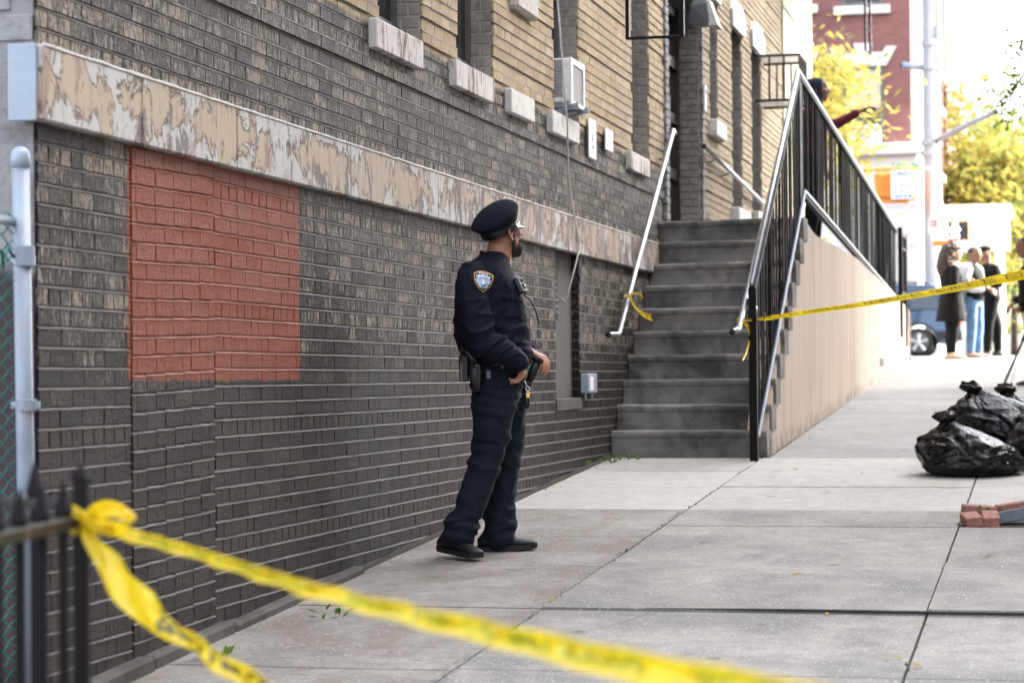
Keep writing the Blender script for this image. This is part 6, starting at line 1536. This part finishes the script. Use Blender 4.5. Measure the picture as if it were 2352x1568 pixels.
# orange signal seen from behind, with the poster
def signal(name, x0, x1, y0, y1, d, label, depth=.35):
    a, c = at(x0, y1, d), at(x1, y0, d); t = empty(name, tuple(a), 0, label, 'pedestrian signal'); w, h = (c-a).x, c.z-a.z
    return t, w, h
SD = 56.6
t, w, h = signal('pedestrian_signal', 2008, 2057, 395, 460, SD, 'orange pedestrian signal seen side on, left of the poster')
b = MB(); b.box((0, 0, 0), (w, .4, h), ch=.05); b.build('housing', M['orange_paint'], t)
b = MB(); b.box((w*.1, -.03, h*.12), (w*.9, 0, h*.9), ch=.01); b.build('back_plate', M['orange_paint'], t)
t2, w2_, h2 = signal('pedestrian_signal', 2044, 2106, 390, 460, SD-.4, 'orange pedestrian signal with a cash poster stuck on its back')
b = MB(); b.box((0, 0, 0), (w2_, .34, h2), ch=.07); b.build('housing', M['orange_paint'], t2)
b = MB(); b.box((-w2_*.55, .02, h2*.98), (w2_*.72, .12, h2*1.09), ch=.02); b.box((-w2_*.35, .02, -h2*.10), (w2_*.72, .12, -h2*.0), ch=.02); b.build('mounting_arm', M['orange_paint'], t2); 
b = MB(); b.tube([(-w2_*1.0, .07, h2*1.0), (-w2_*.4, .07, h2*1.04)], .035, 8); b.tube([(w2_*.6, .07, h2*1.03), (w2_*1.5, .3, h2*1.05)], .035, 8); b.build('arm_tube', M['orange_paint'], t2, True)['kind'] = 'stuff'
pa2 = at(2047, 458, SD-.45); po_ = empty('poster', (pa2.x, pa2.y, pa2.z), 0, 'white poster printed CASH in dark blue on the orange signal', 'poster'); pw, ph = at(2098, 458, SD-.45).x-pa2.x, at(2047, 391, SD-.45).z-pa2.z
b = MB(); b.box((0, -.02, 0), (pw, .0, ph)); b.build('sheet', M['paper'], po_)
vs, fs = textmesh('CASH', .20, .006); w_ = max(v.x for v in vs)-min(v.x for v in vs); b = MB(); b.add([(pw/2+v.x/w_*pw*.86, -.023, ph*.87+v.y*.8) for v in vs], fs); b.build('lettering', M['ink_blue'], po_)
for k, (zz, hh_, segs) in enumerate(((.70, .035, 5), (.61, .03, 6), (.50, .05, 4), (.38, .045, 3), (.26, .045, 3), (.10, .085, 4))):
    x = .12+.06*(k % 3 == 2)
    for q in range(segs):
        wd = (.80-.1*(k in (3, 4)))/segs*(.55+.35*r5.random()); b = MB(); b.box((pw*x, -.0235, ph*(zz-hh_/2)), (pw*(x+wd), -.0205, ph*(zz+hh_/2))); b.build('print_mark', M['ink_blue'], po_); x += .80/segs
gs = at(2060, 392, PD-.3); st = empty('street_sign', tuple(gs), 0, 'green street name sign behind the orange signal', 'street sign'); b = MB(); wgs = at(2114, 392, PD-.3).x-gs.x; b.box((0, 0, 0), (wgs, .02, at(2060, 377, PD-.3).z-gs.z), ch=.004); b.build('blade', M['green_sign'], st)
b = MB(); b.box((wgs*.15, -.003, .05), (wgs*.68, 0, .11)); b.build('faded_lettering', simple('sign_pale', (.55, .75, .66), .5), st)
# walk signal facing us
t3, w3, h3 = signal('pedestrian_signal', 2178, 2228, 506, 552, SD-1.0, 'orange pedestrian signal showing a lit white walking figure')
b = MB(); b.box((0, 0, 0), (w3, .3, h3), ch=.03); b.build('housing', M['orange_paint'], t3)
b = MB(); b.box((.03, -.012, .03), (w3-.04, -.001, h3-.03)); b.build('face', M['signal_face'], t3)
b = MB(); X_ = lambda u, v: (w3*u, -.018, h3*v)
b.lathe((w3*.34, -.022, h3*.83), [(.001, 0), (.055, .001), (.055, .008), (.001, .009)], 14, 'y')
for poly in ([(.25, .72), (.44, .74), (.46, .45), (.24, .43)], [(.25, .72), (.10, .58), (.11, .42), (.19, .44), (.28, .62)], [(.44, .73), (.56, .52), (.50, .45), (.40, .60)], [(.24, .45), (.38, .45), (.24, .10), (.10, .12)], [(.32, .45), (.46, .46), (.50, .10), (.38, .10)]):
    b.prism([X_(*p) for p in poly], (0, .006, 0))
o_ = b.build('walking_figure', M['walk_light'], t3); o_['kind'] = 'stuff'
b = MB(); b.box((-.35, .05, -.14), (.18, .25, .02), ch=.02); b.build('mounting_bracket', M['orange_paint'], t3); b = MB(); b.tube([(.1, .15, h3), (.1, .2, h3+.12), (-.35, .25, h3+.14)], .03, 8); b.build('arm_tube', M['orange_paint'], t3, True)
ps = at(2134, 536, PD-.35); sg_ = empty('parking_sign', tuple(ps), 0, 'white sign with a red corner mark on the pale pole', 'sign'); ws_, hs_ = at(2184, 536, PD-.35).x-ps.x, at(2134, 502, PD-.35).z-ps.z
b = MB(); b.box((0, 0, 0), (ws_, .012, hs_), ch=.004); b.build('plate', M['paper'], sg_); b = MB(); b.box((.03, -.004, hs_*.45), (ws_*.36, 0, hs_*.88)); b.build('red_block', M['red_mark'], sg_)
b = MB(); b.box((ws_*.10, -.006, hs_*.55), (ws_*.15, -.0045, hs_*.8)); b.box((ws_*.2, -.006, hs_*.55), (ws_*.25, -.0045, hs_*.8)); b.build('symbol', M['paper'], sg_)

# --- parked blue car, rear to the right
def car():
    rear = at(2206, 815, 54.0); c0 = Vector((rear.x, rear.y, gz(54)-.02)); L = 4.6; t = empty('parked_car', tuple(c0), 0, 'dark blue estate car parked at the far corner, seen from the side', 'car')
    # local: x from rear (0) to the front (-L); y across, y=0 near side; z up
    prof = [(.0, .45), (.02, .95), (-.05, 1.06), (-.42, 1.60), (-.75, 1.70), (-2.1, 1.70), (-2.55, 1.62), (-3.2, 1.12), (-4.35, .98), (-4.6, .70), (-4.58, .38), (-4.2, .30), (-3.9, .30)]
    wr_, wf = (-.95), (-3.72); R0 = .42
    def arch(cx): return [(cx-R0*math.cos(a), .33+R0*math.sin(a)) for a in [math.pi*k/10 for k in range(11)]]
    low = [(wf-.45, .30)]+arch(wf)+[(wf+.45, .30), (wr_-.45, .30)]+arch(wr_)+[(wr_+.45, .30), (-.06, .36)]
    poly = prof[:11]+low
    b = MB(); n = len(poly); rg = []
    for y, ins in ((.0, .0), (-.0, 0), (1.75, 0)): pass
    def sec(y, k): return [(x, y+(k*.16*max(0, (z-.98))/.7), z) for x, z in poly]
    b.rings([sec(.0, 1), sec(1.78, -1)], True); bo = b.build('body', M['car_blue'], t)
    def side_glass(pts): b = MB(); b.prism([(x, .16*max(0, z-.98)/.7-.006, z) for x, z in pts], (0, .004, 0)); return b.build('window', M['car_glass'], t)
    side_glass([(-.42, 1.12), (-.62, 1.56), (-1.15, 1.60), (-1.15, 1.12)]); side_glass([(-1.22, 1.12), (-1.22, 1.60), (-2.0, 1.60), (-2.05, 1.12)]); side_glass([(-2.12, 1.12), (-2.08, 1.60), (-2.5, 1.54), (-3.05, 1.12)])
    b = MB(); b.prism([(.005, .25, 1.10), (.005, 1.55, 1.10), (-.36, 1.45, 1.54), (-.36, .33, 1.54)], (.02, 0, .015)); b.build('rear_window', M['car_glass'], t)
    for x, w in (('a', -.012), ):
        b = MB(); b.prism([(.03, -.012, .74), (.03, -.012, 1.06), (-.10, -.012, 1.10), (-.16, -.012, .80)], (0, .2, 0)); b.build('tail_lamp', M['lamp_red'], t)
    b = MB(); b.box((-.5, -.014, .40), (.05, 1.79, .62), ch=.02); b.build('rear_bumper', M['car_black'], t)
    b = MB(); b.box((wf+.5, -.012, .32), (wr_-.5, .02, .52), ch=.01); b.build('sill_trim', M['car_black'], t)
    for cx in (wr_, wf):
        b = MB(); b.rings([[(cx-(R0+.06)*math.cos(a), -.015, .33+(R0+.06)*math.sin(a)), (cx-(R0-.0)*math.cos(a), -.02, .33+(R0)*math.sin(a)), (cx-(R0-.0)*math.cos(a), .03, .33+(R0)*math.sin(a)), (cx-(R0+.06)*math.cos(a), .03, .33+(R0+.06)*math.sin(a))] for a in [math.pi*k/12 for k in range(13)]]); b.build('arch_trim', M['car_black'], t)
        for yy in (.0, 1.57):
            b = MB(); b.lathe((cx, yy, .34), [(.20, .0), (.33, .0), (.345, .03), (.345, .18), (.33, .2), (.2, .2)], 28, 'y'); wh = b.build('wheel', M['rubber'], t, True)
            b = MB(); b.lathe((cx, yy, .34), [(.01, -.012), (.09, -.010), (.2, -.004), (.225, -.002), (.23, .02)], 24, 'y'); b.build('rim', M['frame_grey'], wh, True)
            for k in range(5): 
                a = 2*math.pi*k/5+.3; b = MB(); b.tube([(cx, yy-.022, .34), (cx+.22*math.cos(a), yy-.012, .34+.22*math.sin(a))], [(.028, .02), (.04, .018)], 6); b.build('spoke', M['alloy'], wh)
    for y in (.12, 1.6): b = MB(); b.tube([(-.75, y+.05, 1.74), (-2.2, y+.05, 1.74)], .02, 6); b.build('roof_rail', M['car_black'], t)
car()
b = MB(); sw = at(2070, 578, 50); 
# ================================================================== TREES
def tree(name, x, y, h, crown_c, crown_r, n, size, mats, label, group, seed, trunk_r=.14, lean=0, holes=.0, cat='tree', zmin=None):
    r = random.Random(seed); z0 = gz(y)-.1; t = empty(name, (x, y, z0), 0, label, cat, group); q = T_((-x, -y, -z0))
    b = MB(); top = Vector((x+lean, y, crown_c[2]-crown_r[2]*.2)); b.tube([(x, y, z0), (x+lean*.3, y, z0+(top.z-z0)*.5), tuple(top)], [trunk_r, trunk_r*.75, trunk_r*.5], 10); b.xf(q); b.build('trunk', M['bark'], t, True)
    tips = []; lb_ = MB()
    for k in range(16):
        a = r.uniform(0, 6.28); e = r.uniform(-.5, .9); d = Vector((math.cos(a)*math.cos(e)*crown_r[0], math.sin(a)*math.cos(e)*crown_r[1], math.sin(e)*crown_r[2]))*r.uniform(.55, .95)
        st_ = top.lerp(Vector((x, y, z0+(top.z-z0)*.6)), r.random()*.6); en = Vector(crown_c)+d; md = (st_+en)/2+Vector((r.uniform(-.3, .3), r.uniform(-.3, .3), .25)); lb_.tube([tuple(st_), tuple(md), tuple(en)], [trunk_r*.32, trunk_r*.2, trunk_r*.06], 6); tips.append((st_, md, en))
    lb_.xf(q); o = lb_.build('limbs', M['bark'], t, True); o['kind'] = 'stuff'
    # leaf clumps gathered round the limbs and through the volume
    cl = []
    for k in range(int(n/26)):
        if r.random() < .6: s, m_, e = r.choice(tips); u = r.uniform(.35, 1.05); c = (s.lerp(m_, u*2) if u < .5 else m_.lerp(e, u*2-1))+Vector((r.gauss(0, .3), r.gauss(0, .3), r.gauss(0, .3)))
        else:
            while True:
                d = Vector((r.uniform(-1, 1), r.uniform(-1, 1), r.uniform(-1, 1)))
                if d.length < 1 and d.length > .35: break
            c = Vector(crown_c)+Vector((d.x*crown_r[0], d.y*crown_r[1], d.z*crown_r[2]))
        if mnoise.noise(c*.55+Vector((seed, 0, 0))) < -.12-holes*0+holes: continue
        if zmin and c.z < zmin: continue
        cl.append((c, r.uniform(.25, .55)))
    for mi, m in enumerate(mats):
        b = MB(); lv = []
        for ci, (c, s) in enumerate(cl):
            if ci % len(mats) != mi: continue
            for _ in range(26): leaf_quads(b, lv, c+Vector((r.gauss(0, s), r.gauss(0, s), r.gauss(0, s*.7))), size*r.uniform(.6, 1.3), r)
        b.xf(q); o = leafbuild(b, lv, 'crown', m, t)
    return t
GT = 'autumn trees down the street'
YG = [M['leaf_yellow'], M['leaf_gold'], M['leaf_green']]
for i, (px, y, cz, rx_, rz_, n, lab) in enumerate([(2275, 78, 5.6, 2.4, 3.8, 9000, 'pale yellow autumn tree right of the corner building, nearest of those down the street'), (2335, 88, 5.2, 2.8, 4.6, 9000, 'yellow green autumn tree filling the frame edge low down'),
        (2370, 100, 7.2, 3.4, 5.0, 8000, 'tall yellow autumn tree at the frame edge behind the others'), (2235, 112, 6.2, 3.0, 4.6, 6500, 'distant yellow tree close against the sunlit building side'), (2300, 130, 7.5, 4.2, 5.6, 6000, 'farthest hazy yellow tree closing the street')]):
    x = (px-2430)/5350*y; tree('autumn_tree', x, y, 10, (x, y, gz(y)+cz), (rx_, rx_, rz_), int(n*1.3), .25+.0014*y, [M['leaf_yellow'], M['leaf_yellow'], M['leaf_gold']] if i != 1 else [M['leaf_yellow'], M['leaf_green'], M['leaf_yellow']], lab, GT, 20+i)
# low branches in front of the red building: street tree behind the end of the brick building
tree('locust_tree', -5.6, 45.5, 8, (-4.95, 45.5, 6.6), (1.55, 1.4, 2.4), 6000, .23, [M['leaf_gold'], M['leaf_yellow'], M['leaf_gold']], 'golden locust tree with drooping leaves in front of the red corner building', 'locust street trees', 41, .11)
# sidewalk trees just right of the view, their crowns shade the pavement; low sprigs reach into the corner
tree('locust_tree', .42, 13.75, 9, (1.0, 13.5, 8.4), (3.0, 3.4, 2.6), 6000, .20, [M['leaf_green'], M['leaf_yellow']], 'street tree in the brick edged pit, trunk just beyond the frame', 'locust street trees', 42, .15, .3, zmin=5.6)
tree('locust_tree', 1.0, 25.5, 9, (1.0, 25.5, 8.6), (2.6, 3.2, 2.6), 5200, .20, [M['leaf_green'], M['leaf_yellow']], 'street tree whose green twigs hang into the top corner of the view', 'locust street trees', 43, .15, zmin=6.9)
t43 = [o for o in bpy.data.objects if o.get('label', '').startswith('street tree whose green')][0]
b, lv = MB(), []; tw = MB(); o3 = t43.location
for (px, py, n, s) in ((2335, 90, 60, .11), (2318, 225, 90, .13), (2300, 250, 70, .10), (2345, 200, 70, .12), (2350, 115, 50, .1), (2280, 205, 16, .06)):
    c = at(px, py, 25.0)
    for _ in range(n): leaf_quads(b, lv, c+Vector((r5.gauss(0, s), r5.gauss(0, s), r5.gauss(0, s))), .10*r5.uniform(.6, 1.3), r5)
    tw.tube([tuple(c), tuple(c+Vector((.25, .1, .4))), (.6, 25.3, 6.6), (.95, 25.5, 7.3)], [.006, .009, .014, .03], 5)
b.xf(T_(-o3)); leafbuild(b, lv, 'hanging_sprigs', M['leaf_green'], t43)['kind'] = 'stuff'; tw.xf(T_(-o3)); o = tw.build('twigs', M['bark'], t43, True); o['kind'] = 'stuff'

# unseen row of houses added across the street, sized to shade this side
ob = empty('shade_brick_row', (13, 8, .4), 0, 'unseen dark brick apartment row added across the street to shade this side', 'building')
b = MB(); b.box((0, -50, -3), (12, 32.5, 21)); b.build('wall', M['far_brick_y'], ob)
b = MB(); b.box((-.35, -50.2, 20.6), (12, 32.6, 21.2)); b.build('cornice', M['limestone'], ob)
fr_ = None
for i in range(26):
    for k in range(6):
        y = -47+i*2.95; z = 1.6+k*3.15
        if fr_ is None:
            m1 = MB(); m1.box((-.03, 0, 0), (.02, 1.1, 1.8)); fr_ = m1.mesh('window', M['pale_paint_steel']); m2 = MB(); m2.box((-.04, .08, .08), (-.031, 1.02, .86)); m2.box((-.04, .08, .94), (-.031, 1.02, 1.72)); pn_ = m2.mesh('pane', M['glass_dark'])
        w = link('window', fr_, ob, (0, y, z)); link('pane', pn_, w)['kind'] = 'stuff'
# ================================================================== LEFT FOREGROUND: fences and post
FX = -1.90
po = onx(187, 1200, FX); fy = po.y
fence = empty('iron_fence', (FX, fy, gz(fy)), 0, 'black wrought iron fence with pointed pickets in the near left corner', 'fence')
def fz(y): return gz(y)
b = MB(); b.box((-.014, -.014, 0), (.014, .014, 1.325-gz(fy)), ch=.003); b.rings([[(-.018, -.018, 1.31-gz(fy)), (.018, -.018, 1.31-gz(fy)), (.018, .018, 1.31-gz(fy)), (-.018, .018, 1.31-gz(fy))], [(-.003, -.003, 1.335-gz(fy)), (.003, -.003, 1.335-gz(fy)), (.003, .003, 1.335-gz(fy)), (-.003, .003, 1.335-gz(fy))]]); b.build('corner_post', M['black_iron'], fence)
rz_ = onx(169, 1196, FX).z-gz(fy)
L_ = 2.2
b = MB(); b.box((-.018, -L_, rz_-.013), (.018, -.012, rz_+.013), ch=.003)
for q in range(-24, 0): v = b.v[q]; b.v[q] = (v[0], v[1], v[2]+.030*v[1])
b.build('top_rail', M['black_iron_worn'], fence)
b = MB(); b.box((-.016, -L_, .10), (.016, -.012, .125), ch=.003); b.build('bottom_rail', M['black_iron_worn'], fence)
def spear(h):
    b = MB(); b.box((-.0085, -.0085, .02), (.0085, .0085, h-.05), ch=.002)
    b.rings([[(-.0085, -.0085, h-.05), (.0085, -.0085, h-.05), (.0085, .0085, h-.05), (-.0085, .0085, h-.05)], [(-.016, -.010, h-.03), (.016, -.010, h-.03), (.016, .010, h-.03), (-.016, .010, h-.03)], [(-.002, -.002, h+.03), (.002, -.002, h+.03), (.002, .002, h+.03), (-.002, .002, h+.03)]]); return b
sp_me = spear(rz_+.055).mesh('picket', M['black_iron'])
for k in range(1, 22): link('picket', sp_me, fence, (0, -.098*k+.012, -.003*k))
# return of the fence towards the house wall
b = MB(); b.box((-1.5, -.015, rz_+.02), (-.012, .015, rz_+.043), ch=.003); b.build('top_rail', M['black_iron_worn'], fence)
for k in range(1, 15): link('picket', sp_me, fence, (-.10*k, 0, .03))

# pale steel fence post with dome cap, green chain link behind
pq = ony(57, 900, 7.27); pz0 = gz(7.27); zt2 = ony(48, 352, 7.27).z
post = empty('fence_post', (pq.x, 7.27, pz0), 0, 'pale blue painted steel pipe fence post with domed cap at the wall corner', 'post')
b = MB(); H_ = zt2-pz0; b.tube([(-.012, 0, H_-.03), (0, 0, H_*.5), (.014, 0, 0)], .030, 18); b.build('pipe', M['pale_paint_steel'], post, True)
b = MB(); b.lathe((-.012, 0, H_-.05), [(.030, 0), (.0335, .002), (.0335, .03), (.0325, .045), (.027, .060), (.016, .070), (.001, .074)], 18); b.build('dome_cap', M['pale_paint_steel'], post, True)
for k, py in enumerate((578, 598, 930)):
    z = ony(60, py, 7.27).z-pz0; b = MB(); b.lathe((.0+.002*k, 0, z), [(.031, -.02), (.036, -.018), (.036, .018), (.031, .02)], 16); b.box((-.05, -.006, z-.012), (.055 if py == 930 else -.02, .006, z+.012), ch=.002); b.build('clamp', M['pale_paint_steel'], post)
M['green_vinyl'] = simple('green_vinyl', (.03, .20, .17), .4, 0, .2)
cl_ = empty('chain_link_fence', (pq.x-.03, 6.4, gz(6.4)), 0, 'green vinyl coated chain link fence at the left frame edge', 'fence')
zt3 = ony(20, 520, 7.2).z-gz(6.4); dm = .056
for k in range(32):
    y0 = .84-k*dm; pts = []; nz = int(zt3/(dm*.95))
    for i in range(nz*2+1):
        pts.append((.004*(1 if i % 2 else -1), y0+(dm/2 if (i+k) % 2 else -dm/2)*1.06, .05+i*dm*.475))
    b = MB(); b.tube(pts, .0034, 5); b.build('wire', M['green_vinyl'], cl_, True)
b = MB(); b.tube([(0, .86, zt3+.02), (0, -1.0, zt3+.02)], .016, 10); b.build('top_pipe', M['pale_paint_steel'], cl_, True)
b = MB(); b.tube([(.006*math.cos(a*2), .84-a*.03, zt3-.10+.04*math.sin(a*2.2)) for a in range(40)], .006, 5); b.build('top_coil', M['green_vinyl'], cl_, True)
b = MB(); b.tube([(0, -1.0, 0), (0, -1.0, zt3+.05)], .030, 12); b.build('end_pipe', M['pale_paint_steel'], cl_, True)
# pale sheeting behind the chain link
b = MB(); rg = []
n = 24; vs = []
for j in range(n+1):
    for i in range(n+1):
        x = -4.6+1.1*i/n; y = 6.2+1.1*j/n; vs.append((x, y, gz(y)+.16+.11*mnoise.noise(Vector((x*4, y*4, 0)))+.05*mnoise.noise(Vector((x*13, y*13, 2)))))
b.add(vs, [(j*(n+1)+i, j*(n+1)+i+1, (j+1)*(n+1)+i+1, (j+1)*(n+1)+i) for j in range(n) for i in range(n)])
tag(b.build('plastic_sheeting', M['white_plastic'], None, True), 'crumpled pale plastic sheeting on the ground behind the chain link', 'sheeting')
# ================================================================== BARRIER TAPE
def tape_mat(name, c, tr=.35):
    g = G(name); n = g.noise(g.pos(), 26, 3); cc = g.mix(1, c, g.ramp(n, [(.3, .88), (.7, 1.08)]), 'MULTIPLY')
    b = g.n('BsdfPrincipled'); g.put(b.inputs['Base Color'], cc); b.inputs['Roughness'].default_value = .32; g.put(b.inputs['Normal'], g.bump(g.noise(g.pos(), 60, 3, .6, .5), .35, .004))
    t = g.n('BsdfTranslucent'); g.put(t.inputs[0], cc); mx = g.n('MixShader'); mx.inputs[0].default_value = tr
    g.t.links.new(b.outputs[0], mx.inputs[1]); g.t.links.new(t.outputs[0], mx.inputs[2]); g.t.links.new(mx.outputs[0], g.o.inputs[0]); return g.m
M['tape_yellow'] = tape_mat('tape_yellow', (.80, .60, .012))
M['tape_ink_back'] = tape_mat('tape_ink_back', (.34, .40, .02), .25)
M['tape_ink'] = simple('tape_ink', (.045, .032, .006), .4)
def ribbon(pts, widths, twists, sub=10, ripple=.0):
    """centre line, width (m) and twist (rad from vertical) along it -> samples"""
    c = crom([(*p, w, t) for p, w, t in zip(pts, widths, twists)], sub); P = [Vector(v[:3]) for v in c]; out = []
    for i, p in enumerate(P):
        t = (P[min(i+1, len(P)-1)]-P[max(i-1, 0)]).normalized(); s = t.cross(Vector((0, 0, 1))).normalized(); up = s.cross(t)
        w = (up*math.cos(c[i][4])+s*math.sin(c[i][4])); out.append((p, w, c[i][3], w.cross(t).normalized()))
    return out
def tape(name, pts, widths, twists, label, ink='tape_ink', text=None, mirror=False, sub=10, toff=0.0, cap=.62, flip=1, rip=.004, parent=None):
    S = ribbon(pts, widths, twists, sub); o0 = S[0][0].copy(); K = 8; vs = []; L = [0]
    for i in range(1, len(S)): L.append(L[-1]+(S[i][0]-S[i-1][0]).length)
    def pt(i, u, lift=0):                          # u -.5..+.5 across
        p, w, wd, n = S[i]; full = .076; slack = max(0, full-wd)
        z = n*(rip*math.sin(L[i]*31+u*5)+slack*.30*math.cos(u*2*math.pi*1.0)*.5+.003*mnoise.noise(Vector((L[i]*9, u*3, 4))))
        return p+w*(u*wd)+z+n*lift
    def ptl(l, u, lift):
        l = min(max(l, 0), L[-1]-1e-5); i = max(k for k in range(len(L)) if L[k] <= l) if False else int(np.searchsorted(L, l, 'right')-1); i = min(i, len(L)-2); f = (l-L[i])/(L[i+1]-L[i]); return pt(i, u, lift).lerp(pt(i+1, u, lift), f)
    for i in range(len(S)):
        for k in range(K+1): vs.append(pt(i, k/K-.5)-o0)
    b = MB(); b.add(vs, [(i*(K+1)+k, i*(K+1)+k+1, (i+1)*(K+1)+k+1, (i+1)*(K+1)+k) for i in range(len(S)-1) for k in range(K)])
    t = b.build(name, M['tape_yellow'], parent, True, loc=o0 if parent is None else None)
    if parent is None: tag(t, label, 'barrier tape', 'yellow barrier tape')
    if text:
        tv, tf = textmesh(text, .062, .0022, 'LEFT'); l0 = toff; wtxt = max(v.x for v in tv)+.12
        while l0 < L[-1]:
            ok = []; vv = []; 
            for v in tv:
                x = v.x if not mirror else wtxt-.12-v.x; vv.append((l0+x, v.y/.076*1.05*cap/.62*(1)))
            ff = [f for f in tf if all(0 <= vv[q][0] <= L[-1] for q in f)]
            if ff:
                used = sorted({q for f in ff for q in f}); mp = {q: i for i, q in enumerate(used)}
                b = MB(); b.add([ptl(vv[q][0], vv[q][1], flip*.0016)-o0 for q in used], [tuple(mp[q] for q in f) for f in ff]); b.build('tape_lettering', M[ink], t)
            l0 += wtxt
    return t
TXT = 'POLICE LINE DO NOT CROSS'
kd = proj((FX, fy, 1.2))[2]
K0 = at(196, 1192, kd-.02)
tape('barrier_tape', [tuple(at(186, 1180, kd-.03)), tuple(at(240, 1205, kd-.10)), tuple(at(300, 1222, kd-.2)), tuple(at(480, 1274, 4.12)), tuple(at(700, 1344, 3.72)), tuple(at(950, 1408, 3.40)), tuple(at(1200, 1467, 3.14)), tuple(at(1500, 1538, 2.86)), tuple(at(1800, 1602, 2.62)), tuple(at(2150, 1690, 2.4))],
     [.022, .040, .030, .024, .028, .031, .036, .043, .048, .050], [.5, .35, .3, .35, .3, .22, .15, .1, .05, 0], 'long yellow barrier tape crossing the foreground from the iron fence, seen from its back', 'tape_ink_back', TXT, True, 12, .25, flip=-1)
tape('barrier_tape', [tuple(at(200, 1190, kd-.05)), tuple(at(212, 1235, kd-.1)), tuple(at(240, 1290, kd-.16)), tuple(at(285, 1345, kd-.24)), tuple(at(335, 1398, kd-.32)), tuple(at(395, 1440, kd-.40)), tuple(at(470, 1492, kd-.52)), tuple(at(560, 1550, kd-.64)), tuple(at(680, 1626, kd-.80))],
     [.022, .034, .060, .080, .080, .052, .045, .050, .058], [.0, -.2, -.2, .0, .1, .3, .35, .3, .3], 'loose end of yellow barrier tape drooping from the iron fence corner to the ground', 'tape_ink', TXT, True, 9, .40, flip=-1, rip=.006)
kn_t = [o for o in bpy.data.objects if o.get('label', '').startswith('long yellow')][0]; ko = kn_t.location
# the knot round the post: loops and a bow
for k, (pts, w) in enumerate(((((160, 1168), (176, 1172), (192, 1182), (205, 1192)), (.018, .026, .02, .016)), (((200, 1188), (225, 1170), (262, 1164), (295, 1180), (300, 1198), (268, 1206), (226, 1206), (204, 1194)), (.012, .030, .036, .028, .012, .02, .026, .012)), (((198, 1186), (206, 1215), (214, 1250), (232, 1262)), (.018, .022, .022, .010)))):
    S = ribbon([tuple(at(*p, kd-.05-.012*i)) for i, p in enumerate(pts)], w, [(.1 if k != 1 else .35)]*len(pts), 6); b = MB(); vs = []
    for p, wv_, wd, n_ in S:
        for q in range(5): u = q/4-.5; vs.append(p+wv_*(u*wd)+n_*(.010*math.cos(u*5)+.004*mnoise.noise(p*60))-ko)
    b.add(vs, [(i*5+q, i*5+q+1, (i+1)*5+q+1, (i+1)*5+q) for i in range(len(S)-1) for q in range(4)]); b.build('knot_loop', M['tape_yellow'], kn_t, True)
b = MB(); pts = [(FX+.022*math.cos(a), fy+.022*math.sin(a), K0.z-.012*a/6) for a in np.linspace(0, 11, 26)]
S = [(Vector(p)) for p in pts]; b.tube([tuple(p-ko) for p in S], [(.012, .003)]*len(S), 6, flat=(0, 0, 1)); b.build('post_wrap', M['tape_yellow'], kn_t, True)
# tape from the stoop railing to the street tree
A0 = onx(1702, 735, HX2); E0 = Vector((.42-.15, 13.75, 2.16))
A1 = onx(1760, 730, -2.15)
dirs = [A0, A1, lerp(A1, E0, .12), lerp(A1, E0, .35), lerp(A1, E0, .6), lerp(A1, E0, .8), E0]
dirs = [Vector(p) for p in dirs]
for i, s in enumerate((0, 0, -.006, -.02, -.022, -.012, 0)): dirs[i].z += s
tape('barrier_tape', [tuple(p) for p in dirs], [.012, .040, .050, .052, .055, .062, .05], [.2, .9, .95, .95, .8, .4, .3], 'yellow barrier tape stretched from the stoop railing across the pavement to the right', 'tape_ink', TXT, False, 14, .15, cap=.62, flip=1, rip=.002)
tt_ = [o for o in bpy.data.objects if o.get('label', '').startswith('yellow barrier tape stretched')][0]; to = tt_.location
def loose_strip(par, o0, pts, w, name='loose_strip'):
    S = ribbon(pts, w, [.2]*len(pts), 6); b = MB(); vs = []
    for p, wv_, wd, n_ in S:
        for q in range(4): u = q/3-.5; vs.append(p+wv_*(u*wd)+n_*(.006*math.cos(u*5))-o0)
    b.add(vs, [(i*4+q, i*4+q+1, (i+1)*4+q+1, (i+1)*4+q) for i in range(len(S)-1) for q in range(3)]); b.build(name, M['tape_yellow'], par, True)
X4 = HX2+.03
loose_strip(tt_, to, [tuple(onx(p, q, X4)) for p, q in ((1703, 737), (1716, 748), (1732, 756), (1730, 762), (1716, 758))], [.012, .02, .016, .012, .01])
loose_strip(tt_, to, [tuple(onx(p, q, X4)) for p, q in ((1706, 738), (1719, 760), (1721, 785), (1714, 812), (1706, 828))], [.012, .014, .016, .014, .008])
b = MB(); c_ = A0; b.tube([tuple(Vector((c_.x+.028*math.cos(a), c_.y+.010*math.sin(a), c_.z+.028*math.sin(a)*.6))-to) for a in np.linspace(0, 12.6, 24)], [(.010, .003)]*24, 6); b.build('rail_wrap', M['tape_yellow'], tt_, True)
# short end left on the wall handrail
hx4 = HX+.03
tape('barrier_tape', [tuple(onx(p, q, hx4)) for p, q in ((1443, 677), (1452, 694), (1464, 712), (1480, 724), (1497, 730))], [.018, .05, .055, .058, .065], [-.5, -.5, -.45, -.4, -.3], 'short torn end of yellow barrier tape tied to the left handrail', 'tape_ink', 'LINE', False, 8, .06, flip=1, rip=.004)
sh_ = [o for o in bpy.data.objects if o.get('label', '').startswith('short torn')][0]; so = sh_.location
loose_strip(sh_, so, [tuple(onx(p, q, hx4)) for p, q in ((1440, 678), (1450, 674), (1462, 673), (1470, 676), (1475, 684))], [.014, .016, .018, .018, .014])
loose_strip(sh_, so, [tuple(onx(p, q, hx4)) for p, q in ((1434, 680), (1440, 676), (1448, 678))], [.012, .02, .012])
